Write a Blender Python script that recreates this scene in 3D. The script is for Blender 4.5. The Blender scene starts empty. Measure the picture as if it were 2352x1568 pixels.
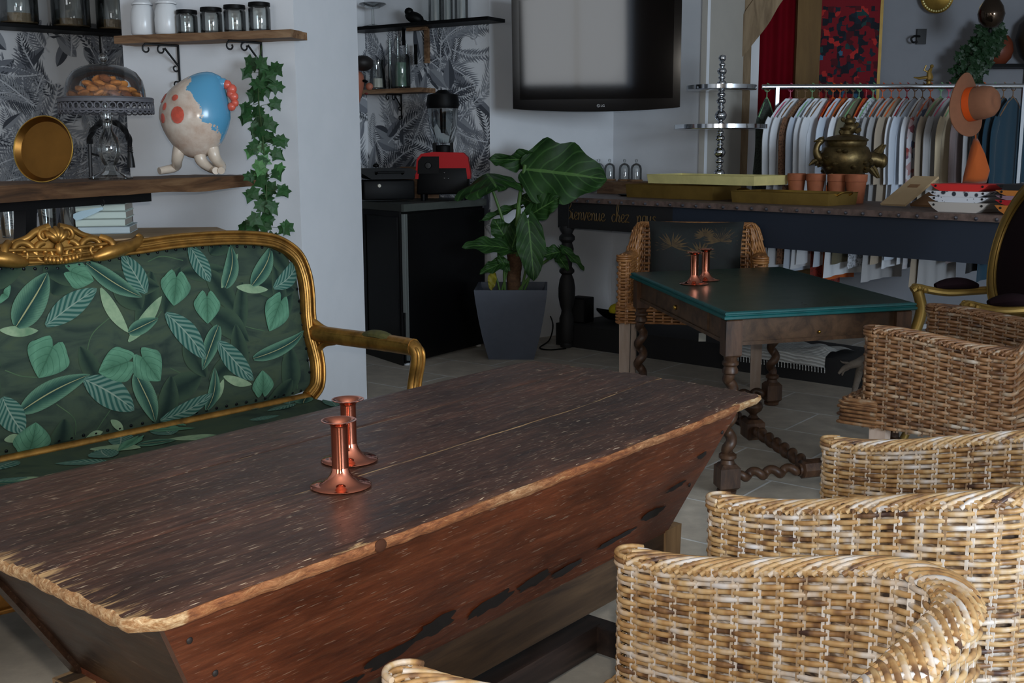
import bpy, bmesh, math, random
from mathutils import Vector, Matrix, noise
PI = math.pi
random.seed(7)
scene = bpy.context.scene
COL = scene.collection

# ---------------------------------------------------------------- camera
CF = 2550.0                                   # focal length in pixels of the 2352 px frame
TH = math.atan((784 - 345) / CF)              # pitch down
RO = math.radians(0.22)
CAM_H = 1.3
cam_d = bpy.data.cameras.new('camera')
cam_d.sensor_width = 36.0
cam_d.lens = 36.0 * CF / 2352.0
cam_d.clip_start = 0.05
cam_d.clip_end = 60
cam = bpy.data.objects.new('camera', cam_d)
COL.objects.link(cam)
cam.matrix_world = (Matrix.Translation((0, 0, CAM_H)) @ Matrix.Rotation(PI / 2 - TH, 4, 'X')
                    @ Matrix.Rotation(-RO, 4, 'Z'))
scene.camera = cam

# ---------------------------------------------------------------- world, lights, exposure
scene.view_settings.view_transform = 'Standard'
scene.view_settings.look = 'None'
scene.view_settings.gamma = 1.0
scene.view_settings.use_curve_mapping = False
scene.view_settings.exposure = 0.0
scene.cycles.max_bounces = 7
scene.cycles.diffuse_bounces = 3
scene.cycles.glossy_bounces = 3
scene.cycles.transmission_bounces = 6
scene.cycles.transparent_max_bounces = 24
scene.cycles.caustics_reflective = False
scene.cycles.caustics_refractive = False
scene.cycles.sample_clamp_indirect = 4.0
world = bpy.data.worlds.new('daylight')
world.use_nodes = True
world.node_tree.nodes['Background'].inputs[0].default_value = (0.60, 0.75, 1.0, 1)
world.node_tree.nodes['Background'].inputs[1].default_value = 1.0
scene.world = world


def area_light(name, loc, target, sx, sy, power, col):
    d = bpy.data.lights.new(name, 'AREA')
    d.shape = 'RECTANGLE'
    d.size, d.size_y = sx, sy
    d.energy = power
    d.color = col
    o = bpy.data.objects.new(name, d)
    COL.objects.link(o)
    o.location = loc
    o.rotation_euler = (Vector(target) - Vector(loc)).to_track_quat('-Z', 'Y').to_euler()
    return o


# daylight through the shop windows behind the photographer
area_light('window_daylight', (3.95, -2.25, 1.75), (0.6, 5.0, 1.1), 2.3, 1.7, 330, (0.74, 0.87, 1.0))
area_light('window_daylight', (-2.2, -2.25, 1.75), (-1.2, 5.0, 1.1), 1.5, 1.7, 34, (0.92, 0.93, 0.92))
# the camera's own flash, just above the lens
fl = bpy.data.lights.new('camera_flash', 'POINT')
fl.energy = 85
fl.shadow_soft_size = 0.018
fl.color = (1.0, 0.93, 0.84)
flo = bpy.data.objects.new('camera_flash', fl)
COL.objects.link(flo)
flo.location = (0.03, 0.02, 1.372)


# ---------------------------------------------------------------- pixel -> place helpers (layout only)
def ray(px, py):
    x, y = (px - 1176) / CF, -(py - 784) / CF
    c, s = math.cos(RO), math.sin(RO)
    x, y = c * x + s * y, -s * x + c * y
    c, s = math.cos(TH), math.sin(TH)
    return Vector((x, c + y * s, -s + y * c))


EYE = Vector((0, 0, CAM_H))


def uz(px, py, z):                            # point at height z
    r = ray(px, py)
    return EYE + r * ((z - CAM_H) / r.z)


def uy(px, py, y):                            # point at distance y into the room
    r = ray(px, py)
    return EYE + r * (y / r.y)


def upl(px, py, p, n):                        # point on a plane
    r = ray(px, py)
    n = Vector(n)
    return EYE + r * ((Vector(p) - EYE).dot(n) / r.dot(n))


# ---------------------------------------------------------------- things, parts, meshes
XF = {}


def thing(name, label, cat, loc=(0, 0, 0), rz=0.0, group=None):
    o = bpy.data.objects.new(name, None)
    COL.objects.link(o)
    o.empty_display_size = 0.05
    o.location = loc
    o.rotation_euler = (0, 0, rz)
    XF[o.name] = Matrix.Translation(loc) @ Matrix.Rotation(rz, 4, 'Z')
    tag(o, label, cat, group)
    return o


def tag(o, label, cat, group=None):
    o['label'] = label
    o['category'] = cat
    if group:
        o['group'] = group
    return o


def structure(o):
    o['kind'] = 'structure'
    return o


def copy_thing(root, loc, rz, label=None, group=None, mats=None):
    r = root.copy()
    COL.objects.link(r)
    r.location = loc
    r.rotation_euler = (0, 0, rz)
    if label:
        r['label'] = label
    if group:
        r['group'] = group
    for ch in list(root.children):
        c = ch.copy()
        COL.objects.link(c)
        c.parent = r
        for g in list(ch.children):
            d = g.copy()
            COL.objects.link(d)
            d.parent = c
    XF[r.name] = Matrix.Translation(loc) @ Matrix.Rotation(rz, 4, 'Z')
    return r


class MB:
    """collects shapes, then links them as one mesh object"""

    def __init__(s):
        s.v, s.f, s.m, s.uv, s.at = [], [], [], [], []

    def add(s, vs, fs, m=0, uv=None, at=None):
        o = len(s.v)
        s.v.extend([tuple(p) for p in vs])
        s.f.extend([tuple(i + o for i in f) for f in fs])
        if isinstance(m, (list, tuple)):
            s.m.extend(m)
        else:
            s.m.extend([m] * len(fs))
        s.uv.extend(uv if uv else [(0, 0)] * len(vs))
        s.at.extend(at if at else [0.0] * len(vs))
        return s

    def box(s, c, d, R=None, b=0.0, m=0, taper=None):
        bm = bmesh.new()
        bmesh.ops.create_cube(bm, size=1)
        for v in bm.verts:
            k = 1.0
            if taper:
                k = taper if v.co.z < 0 else 1.0
            v.co = Vector((v.co.x * d[0] * k, v.co.y * d[1] * k, v.co.z * d[2]))
        if b > 0:
            bmesh.ops.bevel(bm, geom=list(bm.edges), offset=b, segments=2, profile=0.5, affect='EDGES')
        bm.verts.index_update()
        R3 = R if R else Matrix.Identity(3)
        c = Vector(c)
        s.add([c + R3 @ v.co for v in bm.verts], [[v.index for v in f.verts] for f in bm.faces], m)
        bm.free()
        return s

    def hull8(s, bot, top, m=0):              # frustum between two quads
        n = len(bot)
        vs = list(bot) + list(top)
        fs = [tuple(range(n - 1, -1, -1)), tuple(range(n, 2 * n))]
        for i in range(n):
            j = (i + 1) % n
            fs.append((i, j, n + j, n + i))
        return s.add(vs, fs, m)

    def tube(s, pts, r, n=8, closed=False, m=0, up=None, flat=None, at=None, uvv=None, caps=True):
        P = [Vector(p) for p in pts]
        N = len(P)
        rr = r if isinstance(r, (list, tuple)) else [r] * N
        T = []
        for i in range(N):
            if closed:
                t = P[(i + 1) % N] - P[i - 1]
            else:
                t = P[min(i + 1, N - 1)] - P[max(i - 1, 0)]
            T.append(t.normalized() if t.length > 1e-9 else Vector((0, 0, 1)))
        nrm = Vector(up) if up else T[0].orthogonal()
        vs, uv, ats = [], [], []
        L = 0.0
        for i in range(N):
            nrm = (Vector(up) if up else nrm)
            nrm = nrm - T[i] * nrm.dot(T[i])
            if nrm.length < 1e-6:
                nrm = T[i].orthogonal()
            nrm.normalize()
            bn = T[i].cross(nrm)
            if i:
                L += (P[i] - P[i - 1]).length
            a, b = (flat if flat else (1, 1))
            for k in range(n):
                t = 2 * PI * k / n
                vs.append(P[i] + nrm * (math.cos(t) * rr[i] * a) + bn * (math.sin(t) * rr[i] * b))
                uv.append((L, uvv if uvv is not None else k / n))
                ats.append(at[i] if isinstance(at, list) else (at or 0.0))
        fs = []
        for i in range(N if closed else N - 1):
            j = (i + 1) % N
            for k in range(n):
                l = (k + 1) % n
                fs.append((i * n + k, i * n + l, j * n + l, j * n + k))
        if not closed and caps:
            fs.append(tuple(range(n - 1, -1, -1)))
            fs.append(tuple((N - 1) * n + k for k in range(n)))
        return s.add(vs, fs, m, uv, ats)

    def lathe(s, prof, c=(0, 0, 0), n=24, R=None, m=0, sx=1.0, sy=1.0, cap=True):
        c = Vector(c)
        R3 = R if R else Matrix.Identity(3)
        vs, fs, uv = [], [], []
        K = len(prof)
        for i, (r, z) in enumerate(prof):
            for k in range(n):
                t = 2 * PI * k / n
                vs.append(c + R3 @ Vector((r * math.cos(t) * sx, r * math.sin(t) * sy, z)))
                uv.append((k / n, z))
        for i in range(K - 1):
            for k in range(n):
                l = (k + 1) % n
                fs.append((i * n + k, i * n + l, (i + 1) * n + l, (i + 1) * n + k))
        if cap:
            if prof[0][0] > 1e-5:
                fs.append(tuple(range(n - 1, -1, -1)))
            if prof[-1][0] > 1e-5:
                fs.append(tuple((K - 1) * n + k for k in range(n)))
        return s.add(vs, fs, m, uv)

    def prism(s, poly, d, o=(0, 0, 0), ax=(1, 0, 0), ay=(0, 0, 1), m=0, b=0.0):
        """polygon in the plane (ax, ay) at o, extruded by vector d"""
        o, ax, ay, d = Vector(o), Vector(ax), Vector(ay), Vector(d)
        n = len(poly)
        p0 = [o + ax * x + ay * y for x, y in poly]
        vs = p0 + [p + d for p in p0]
        fs = [tuple(range(n - 1, -1, -1)), tuple(range(n, 2 * n))]
        for i in range(n):
            j = (i + 1) % n
            fs.append((i, j, n + j, n + i))
        return s.add(vs, fs, m)

    def grid(s, fn, nu, nv, cu=False, cv=False, m=0, at=None, u0=0, u1=1, v0=0, v1=1):
        vs, uv, ats, fs = [], [], [], []
        for i in range(nu + (0 if cu else 1)):
            for j in range(nv + (0 if cv else 1)):
                a, b = u0 + (u1 - u0) * i / nu, v0 + (v1 - v0) * j / nv
                vs.append(fn(a, b))
                uv.append((a, b))
                ats.append(at(a, b) if at else 0.0)
        W = nv + (0 if cv else 1)
        Hn = nu + (0 if cu else 1)
        for i in range(nu):
            for j in range(nv):
                i2, j2 = (i + 1) % Hn, (j + 1) % W
                fs.append((i * W + j, i2 * W + j, i2 * W + j2, i * W + j2))
        return s.add(vs, fs, m, uv, ats)

    def ell(s, c, r, R=None, n=12, m=0):
        c = Vector(c)
        R3 = R if R else Matrix.Identity(3)
        rx, ry, rz = (r, r, r) if not isinstance(r, (tuple, list)) else r
        h = max(4, n // 2)
        vs = [c + R3 @ Vector((0, 0, -rz))]
        for i in range(1, h):
            a = -PI / 2 + PI * i / h
            for k in range(n):
                t = 2 * PI * k / n
                vs.append(c + R3 @ Vector((rx * math.cos(a) * math.cos(t), ry * math.cos(a) * math.sin(t), rz * math.sin(a))))
        vs.append(c + R3 @ Vector((0, 0, rz)))
        fs = [(0, 1 + (k + 1) % n, 1 + k) for k in range(n)]
        for i in range(h - 2):
            for k in range(n):
                l = (k + 1) % n
                fs.append((1 + i * n + k, 1 + i * n + l, 1 + (i + 1) * n + l, 1 + (i + 1) * n + k))
        e = len(vs) - 1
        fs += [(e, 1 + (h - 2) * n + k, 1 + (h - 2) * n + (k + 1) % n) for k in range(n)]
        return s.add(vs, fs, m)

    def mesh(s, name, mats, M=None, smooth=True, angle=40):
        me = bpy.data.meshes.new(name)
        vs = [M @ Vector(p) for p in s.v] if M else s.v
        me.from_pydata([tuple(p) for p in vs], [], s.f)
        for mt in (mats if isinstance(mats, (list, tuple)) else [mats]):
            me.materials.append(mt)
        me.polygons.foreach_set('material_index', s.m)
        ul = me.uv_layers.new(name='UVMap')
        li = [0] * len(me.loops)
        me.loops.foreach_get('vertex_index', li)
        flat = []
        for i in li:
            flat.extend(s.uv[i])
        ul.data.foreach_set('uv', flat)
        if any(s.at):
            a = me.attributes.new('wear', 'FLOAT', 'POINT')
            a.data.foreach_set('value', s.at)
        me.update()
        if smooth:
            me.polygons.foreach_set('use_smooth', [True] * len(me.polygons))
            me.set_sharp_from_angle(angle=math.radians(angle))
        return me

    def build(s, name, mats, parent=None, world=True, smooth=True, angle=40, root=None):
        """link as an object; world: the shapes were given in world coordinates"""
        M = None
        r = root or parent
        while r is not None and r.parent is not None:
            r = r.parent
        if r is not None and world and r.name in XF:
            M = XF[r.name].inverted()
        me = s.mesh(name, mats, M, smooth, angle)
        o = bpy.data.objects.new(name, me)
        COL.objects.link(o)
        if parent is not None:
            o.parent = parent
        return o


def single(name, mb, mats, label, cat, group=None, loc=None, **k):
    """a thing that is one mesh; loc puts its origin at its base"""
    if loc is not None:
        M = Matrix.Translation(loc).inverted()
        me = mb.mesh(name, mats, M, k.get('smooth', True), k.get('angle', 40))
        o = bpy.data.objects.new(name, me)
        COL.objects.link(o)
        o.location = loc
    else:
        o = mb.build(name, mats, **k)
    return tag(o, label, cat, group)


def spline(pts, n=8, closed=False):
    """Catmull-Rom through pts"""
    P = [Vector(p) for p in pts]
    N = len(P)
    out = []
    for i in range(N if closed else N - 1):
        p0 = P[i - 1] if (closed or i > 0) else P[0] * 2 - P[1]
        p1, p2 = P[i], P[(i + 1) % N]
        p3 = P[(i + 2) % N] if (closed or i + 2 < N) else P[-1] * 2 - P[-2]
        for k in range(n):
            t = k / n
            out.append(0.5 * ((2 * p1) + (p2 - p0) * t + (2 * p0 - 5 * p1 + 4 * p2 - p3) * t * t
                              + (3 * p1 - p0 - 3 * p2 + p3) * t * t * t))
    if not closed:
        out.append(P[-1])
    return out


def rotz(a):
    return Matrix.Rotation(a, 3, 'Z')


def basis(x, y, z):
    return Matrix((x, y, z)).transposed()


# ---------------------------------------------------------------- materials
def C(r, g, b):
    f = lambda c: (c / 255 / 12.92) if c / 255 <= 0.04045 else ((c / 255 + 0.055) / 1.055) ** 2.4
    return (f(r), f(g), f(b), 1.0)


class NT:
    def __init__(s, name):
        s.mat = bpy.data.materials.new(name)
        s.mat.use_nodes = True
        s.t = s.mat.node_tree
        s.b = s.t.nodes['Principled BSDF']

    def n(s, kind, **k):
        o = s.t.nodes.new('ShaderNode' + kind)
        for a, v in k.items():
            if a.startswith('i_'):
                o.inputs[a[2:].replace('_', ' ')].default_value = v
            else:
                setattr(o, a, v)
        return o

    def l(s, a, b):
        s.t.links.new(a, b)

    def set(s, **k):
        for a, v in k.items():
            s.b.inputs[a.replace('_', ' ')].default_value = v
        return s

    def coord(s, kind='Object', scale=(1, 1, 1), rot=(0, 0, 0)):
        tc = s.n('TexCoord')
        mp = s.n('Mapping')
        mp.inputs['Scale'].default_value = scale
        mp.inputs['Rotation'].default_value = rot
        s.l(tc.outputs[kind], mp.inputs[0])
        return mp.outputs[0]

    def noise(s, co, scale, detail=4, rough=0.6, dist=0.0):
        o = s.n('TexNoise', i_Scale=scale, i_Detail=detail, i_Roughness=rough, i_Distortion=dist)
        s.l(co, o.inputs['Vector'])
        return o.outputs['Fac']

    def ramp(s, fac, stops):
        o = s.n('ValToRGB')
        cr = o.color_ramp
        while len(cr.elements) < len(stops):
            cr.elements.new(0.5)
        for e, (p, c) in zip(cr.elements, stops):
            e.position = p
            e.color = c if len(c) == 4 else (*c, 1)
        s.l(fac, o.inputs[0])
        return o.outputs[0]

    def mix(s, fac, a, b, kind='MIX'):
        o = s.n('Mix', data_type='RGBA', blend_type=kind)
        for sock, val in ((o.inputs[0], fac), (o.inputs[6], a), (o.inputs[7], b)):
            if isinstance(val, (int, float)):
                sock.default_value = val
            elif isinstance(val, tuple):
                sock.default_value = val if len(val) == 4 else (*val, 1)
            else:
                s.l(val, sock)
        return o.outputs[2]

    def math(s, op, a, b=None, c=None, clamp=False):
        o = s.n('Math', operation=op, use_clamp=clamp)
        for i, val in enumerate((a, b, c)):
            if val is None:
                continue
            if isinstance(val, (int, float)):
                o.inputs[i].default_value = val
            else:
                s.l(val, o.inputs[i])
        return o.outputs[0]

    def bump(s, h, dist, strength=1.0):
        o = s.n('Bump', i_Strength=strength, i_Distance=dist)
        s.l(h, o.inputs['Height'])
        s.l(o.outputs[0], s.b.inputs['Normal'])

    def col(s, sock):
        s.l(sock, s.b.inputs['Base Color'])
        return s


def plain(name, col, rough=0.5, metal=0.0, var=0.0, scale=20, bump=0.0, spec=0.5, sheen=0.0, coat=0.0):
    m = NT(name)
    m.set(Base_Color=col, Roughness=rough, Metallic=metal)
    m.b.inputs['Specular IOR Level'].default_value = spec
    if sheen:
        m.b.inputs['Sheen Weight'].default_value = sheen
    if coat:
        m.b.inputs['Coat Weight'].default_value = coat
        m.b.inputs['Coat Roughness'].default_value = 0.1
    if var or bump:
        f = m.noise(m.coord(), scale, 5)
        if var:
            d = tuple(c * (1 - var) for c in col[:3]) + (1,)
            e = tuple(min(1, c * (1 + var)) for c in col[:3]) + (1,)
            m.col(m.ramp(f, [(0.3, d), (0.7, e)]))
        if bump:
            m.bump(f, bump)
    return m.mat


def wood(name, cols, stretch=(2, 30, 30), rough=0.5, bump=0.0006, spec=0.4, detail=6, lo=0.3, hi=0.7, big=True):
    """grain along the axis with the small stretch value"""
    m = NT(name)
    co = m.coord('Object', stretch)
    f = m.noise(co, 1.0, detail, 0.65, 0.6)
    n = len(cols)
    c = m.ramp(f, [(lo + (hi - lo) * i / (n - 1), q) for i, q in enumerate(cols)])
    if big:
        g = m.noise(m.coord('Object', tuple(v * 0.18 for v in stretch)), 1.0, 3)
        c = m.mix(0.55, c, m.ramp(g, [(0.35, (0.25, 0.25, 0.25, 1)), (0.65, (1, 1, 1, 1))]), 'MULTIPLY')
    m.col(c)
    m.set(Roughness=rough)
    m.b.inputs['Specular IOR Level'].default_value = spec
    if bump:
        m.bump(f, bump)
    return m.mat


def glass(name, col=(1, 1, 1, 1), rough=0.02, alpha=0.75, ior=1.45):
    """thin clear glass: mostly see-through with a real gloss"""
    m = NT(name)
    t = m.t
    tr = m.n('BsdfTransparent')
    tr.inputs[0].default_value = col
    gl = m.n('BsdfGlossy')
    gl.inputs['Roughness'].default_value = rough
    fr = m.n('Fresnel')
    fr.inputs[0].default_value = ior
    k = m.math('ADD', m.math('MULTIPLY', fr.outputs[0], 0.9), 0.03, clamp=True)
    mx = m.n('MixShader')
    m.l(k, mx.inputs[0])
    m.l(tr.outputs[0], mx.inputs[1])
    m.l(gl.outputs[0], mx.inputs[2])
    m.l(mx.outputs[0], t.nodes['Material Output'].inputs[0])
    return m.mat


BLACK = plain('black_paint', C(7, 7, 8), 0.5, spec=0.12)
BLACK_METAL = plain('black_iron', C(16, 16, 18), 0.45, 0.3)
CHROME = plain('chrome', C(205, 208, 212), 0.12, 1.0)
STEEL = plain('brushed_steel', C(150, 152, 155), 0.3, 1.0)
COPPER = plain('polished_copper', C(226, 140, 112), 0.10, 1.0)
BRASS = plain('aged_brass', C(178, 142, 70), 0.28, 1.0, 0.25, 9)
GLASS = glass('clear_glass')
GLASS_THICK = glass('thick_clear_glass', (0.95, 0.965, 0.96, 1), 0.03, ior=1.6)
WHITE_CERAMIC = plain('white_porcelain', C(214, 216, 218), 0.25)
TERRACOTTA = plain('terracotta', C(150, 84, 52), 0.8, 0, 0.15, 30)
PAPER = plain('off_white_paper', C(214, 210, 196), 0.8)
# ================================================================ the room
m = NT('white_plaster')
f = m.noise(m.coord('Object'), 6, 4)
m.col(m.ramp(f, [(0.2, C(211, 214, 218)), (0.8, C(218, 220, 224))]))
m.set(Roughness=0.85)
m.bump(m.noise(m.coord('Object'), 45, 4), 0.0008, 0.5)
PLASTER = m.mat
m = NT('stone_floor_tiles')
co = m.coord('Object', (1, 1, 1), (0, 0, 0.66))
br = m.n('TexBrick', offset=0.5, squash=1.0)
br.inputs['Scale'].default_value = 1.0
br.inputs['Mortar Size'].default_value = 0.006
br.inputs['Mortar Smooth'].default_value = 0.3
br.inputs['Brick Width'].default_value = 0.60
br.inputs['Row Height'].default_value = 0.40
br.inputs['Color1'].default_value = C(206, 194, 178)
br.inputs['Color2'].default_value = C(190, 180, 165)
br.inputs['Mortar'].default_value = C(228, 226, 222)
m.l(co, br.inputs['Vector'])
n1 = m.noise(m.coord('Object'), 9, 8, 0.65)
c = m.mix(0.6, br.outputs['Color'], m.ramp(n1, [(0.3, (0.55, 0.55, 0.56, 1)), (0.52, (0.85, 0.85, 0.84, 1)), (0.75, (1.25, 1.27, 1.28, 1))]), 'MULTIPLY')
m.col(c)
m.set(Roughness=0.5)
m.bump(m.math('ADD', br.outputs['Fac'], m.math('MULTIPLY', n1, -0.8)), 0.002, 0.6)
FLOOR_MAT = m.mat


def wall(name, pts, h0, h1, t, mat, side=1):
    """a wall whose visible face runs through pts; thickness t behind it"""
    mb = MB()
    for a, b in zip(pts, pts[1:]):
        a, b = Vector((*a, 0)), Vector((*b, 0))
        d = (b - a).normalized()
        n = Vector((-d.y, d.x, 0)) * (t * side)
        q = [a, b, b + n, a + n]
        mb.hull8([p + Vector((0, 0, h0)) for p in q], [p + Vector((0, 0, h1)) for p in q])
    return structure(mb.build(name, mat, None, smooth=False))


CEIL = 2.75
structure(MB().box((0.8, 3.9, -0.05), (9.6, 12.8, 0.1)).build('floor', FLOOR_MAT, smooth=False))
structure(MB().box((0.8, 3.9, CEIL + 0.05), (9.6, 12.8, 0.1)).build('ceiling', PLASTER, smooth=False))
# behind the photographer: a wall with two shop windows
mb = MB()
for x0, x1, z0, z1 in ((-4.0, -3.1, 0, CEIL), (-1.3, 2.7, 0, CEIL), (5.2, 5.6, 0, CEIL), (-3.1, -1.3, 0, 0.8), (-3.1, -1.3, 2.6, CEIL),
                       (2.7, 5.2, 0, 0.8), (2.7, 5.2, 2.6, CEIL)):
    mb.box(((x0 + x1) / 2, -2.4, (z0 + z1) / 2), (x1 - x0, 0.2, z1 - z0))
structure(mb.build('wall_front', plain('dark_timber_wall', C(58, 46, 38), 0.8, 0, 0.2, 3), smooth=False))
FRAME_DARK = plain('dark_window_frame', C(60, 52, 46), 0.5)
for i, (x0, x1) in enumerate(((-3.1, -1.3), (2.7, 5.2))):
    mb = MB()
    for x in (x0 + 0.03, (x0 + x1) / 2, x1 - 0.03):
        mb.box((x, -2.4, 1.7), (0.06, 0.07, 1.8))
    for z in (0.83, 2.57):
        mb.box(((x0 + x1) / 2, -2.4, z), (x1 - x0, 0.07, 0.06))
    wf = structure(mb.build('window_%d' % (i + 1), FRAME_DARK, smooth=False))
    g = MB().box(((x0 + x1) / 2, -2.4, 1.7), (x1 - x0 - 0.02, 0.008, 1.78)).build('window_pane', GLASS, wf, smooth=False)
wall('wall_left', [(-3.9, 10.2), (-3.9, -2.4)], 0, CEIL, 0.15, PLASTER, -1)
wall('wall_right', [(5.5, 10.2), (5.5, -2.4)], 0, CEIL, 0.15, PLASTER, 1)
# grey wall at the far right end of the room
wall('wall_back', [(1.5, 9.2), (5.5, 9.2)], 0, CEIL, 0.15, plain('grey_white_plaster', C(138, 140, 146), 0.9, 0, 0.04, 5), 1)
# the white wall end (pillar) between the bar and the kitchen niche
PC = uz(718.5, 780, 0.55)                     # a point on its near corner, at 5 m
pc = Vector((-0.945, 5.0))
wl = Vector((-0.957, 0.29))                   # along the bar wall, going left
we = Vector((0.29, 0.957))                    # along the end face, going back
p_end = pc + we * 0.66
p_left = pc + wl * 0.875
mb = MB()
q = [pc, p_end, p_end + wl * 0.875, p_left]
mb.hull8([(*p, 0) for p in q], [(*p, CEIL) for p in q])
structure(mb.build('wall_pillar', PLASTER, smooth=False))

# palm print wallpaper: sheets of paper with the fronds printed on them
PRINT = [plain('print_pale_grey', C(150, 154, 160), 0.9), plain('print_mid_grey', C(120, 124, 132), 0.9),
         plain('print_dark_grey', C(70, 74, 82), 0.9), plain('print_soft_white', C(196, 199, 204), 0.9)]
WALLPAPER = plain('wallpaper_ground', C(218, 220, 223), 0.9, 0, 0.06, 3)


WLEN = [1.0, 0.0, 2.0]


def frond(mb, o, ax, ay, n, base, ang, L, bend, wdt, mi, lift, nl=26):
    """a printed palm frond in the plane (ax, ay)"""
    pts = []
    for i in range(nl + 1):
        t = i / nl
        a = ang + bend * t
        if i == 0:
            p = Vector(base)
        else:
            p = pts[-1] + Vector((math.cos(a), math.sin(a))) * (L / nl)
        pts.append(p)
    P = lambda q: o + ax * max(0, min(WLEN[0], q.x)) + ay * max(WLEN[1], min(WLEN[2], q.y)) + n * lift
    for i in range(2, nl):
        t = i / nl
        d = (pts[i + 1] - pts[i - 1]).normalized()
        nn = Vector((-d.y, d.x))
        ll = wdt * (math.sin(PI * min(1, t * 0.9 + 0.1)) ** 0.7) * random.uniform(0.75, 1.1)
        for sgn in (-1, 1):
            dr = (d * 0.75 + nn * sgn).normalized()
            tip = pts[i] + dr * ll + d * (ll * 0.25)
            mid = pts[i] + dr * ll * 0.5
            wq = d * (L / nl * 0.42)
            mb.add([P(pts[i]), P(mid + wq), P(tip), P(mid - wq)], [(0, 1, 2, 3)], mi)
    w0 = 0.004
    for i in range(nl):
        d = (pts[i + 1] - pts[i]).normalized()
        nn = Vector((-d.y, d.x)) * w0
        mb.add([P(pts[i] + nn), P(pts[i] - nn), P(pts[i + 1] - nn), P(pts[i + 1] + nn)], [(0, 1, 2, 3)], 3)


def bigleaf(mb, o, ax, ay, n, base, ang, L, wdt, mi, lift):
    d = Vector((math.cos(ang), math.sin(ang)))
    nn = Vector((-d.y, d.x))
    b = Vector(base)
    P = lambda q: o + ax * max(0, min(WLEN[0], q.x)) + ay * max(WLEN[1], min(WLEN[2], q.y)) + n * lift
    K = 9
    for s in (1, -1):
        row = []
        for i in range(K + 1):
            t = i / K
            w = wdt * math.sin(PI * t ** 0.8) * s
            row.append((b + d * L * t, b + d * L * t + nn * w))
        for i in range(K):
            mb.add([P(row[i][0]), P(row[i][1]), P(row[i + 1][1]), P(row[i + 1][0])], [(0, 1, 2, 3)], mi if s > 0 else (mi + 1) % 3)


def wallpaper(name, a, b, z0, z1, count, seed):
    st = random.getstate()
    random.seed(seed)
    a3, b3 = Vector((*a, 0)), Vector((*b, 0))
    ax = (b3 - a3).normalized()
    ay = Vector((0, 0, 1))
    n = ax.cross(ay)                          # faces the room when a is on its left
    L = (b3 - a3).length
    WLEN[:] = [L, z0 - 0.4, z1 + 0.1]
    mb = MB()
    bk = -n * 0.1
    q = [a3, b3, b3 + bk, a3 + bk]
    mb.hull8([p + Vector((0, 0, 0)) for p in q], [p + Vector((0, 0, CEIL)) for p in q], 4)
    lift = 0.0006
    for i in range(count):
        base = (random.uniform(0, L), random.uniform(z0 - 0.2, z1))
        kind = random.random()
        mi = random.choice((0, 0, 1, 1, 2))
        lift += 0.00002
        ang = random.choice((1, 1, 1, -0.3)) * random.uniform(0.5, 2.6)
        if kind < 0.62:
            frond(mb, a3, ax, ay, n, base, ang, random.uniform(0.25, 0.5), random.uniform(-1.3, 1.3), random.uniform(0.05, 0.11), mi, lift, 18)
        else:
            bigleaf(mb, a3, ax, ay, n, base, ang, random.uniform(0.14, 0.3), random.uniform(0.02, 0.05), mi, lift)
    random.setstate(st)
    return structure(mb.build(name, PRINT + [WALLPAPER], smooth=False))


KC = Vector((-1.02, 8.02))                    # kitchen corner, hidden behind the pillar
wallpaper('wall_kitchen_left', (-3.9, 5.66), tuple(KC), 0.95, 1.95, 420, 3)
W1 = Vector((-0.14, 7.45))
wallpaper('wall_kitchen_right', tuple(KC), tuple(W1), 0.95, 2.02, 150, 5)
# the corner where the television hangs, then the stretch behind the long counter
TC = Vector((0.735, 8.13))
TR = Vector((1.285, 7.5))
wall('wall_corner_left', [tuple(W1 - Vector((0.0, 0.0))), tuple(TC)], 0, CEIL, 0.12, PLASTER, 1)
wall('wall_corner_right', [tuple(TC), tuple(TR)], 0, CEIL, 0.03, PLASTER, 1)
BEIGE_PLASTER = plain('warm_plaster', C(176, 171, 162), 0.9, 0, 0.04, 5)
wall('wall_post_side', [tuple(TR), (1.62, 7.95)], 0, CEIL, 0.04, BEIGE_PLASTER, 1)
wall('wall_passage', [(1.765, 8.12), (1.93, 9.2)], 0, CEIL, 0.06, PLASTER, 1)
# ================================================================ the dough-trough table
DT_O = uz(320, 1425, 0.75)
DT_A = math.atan2(0.775, 0.632)
DT_W, DT_L, DT_H = 0.673, 1.615, 0.75


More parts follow.
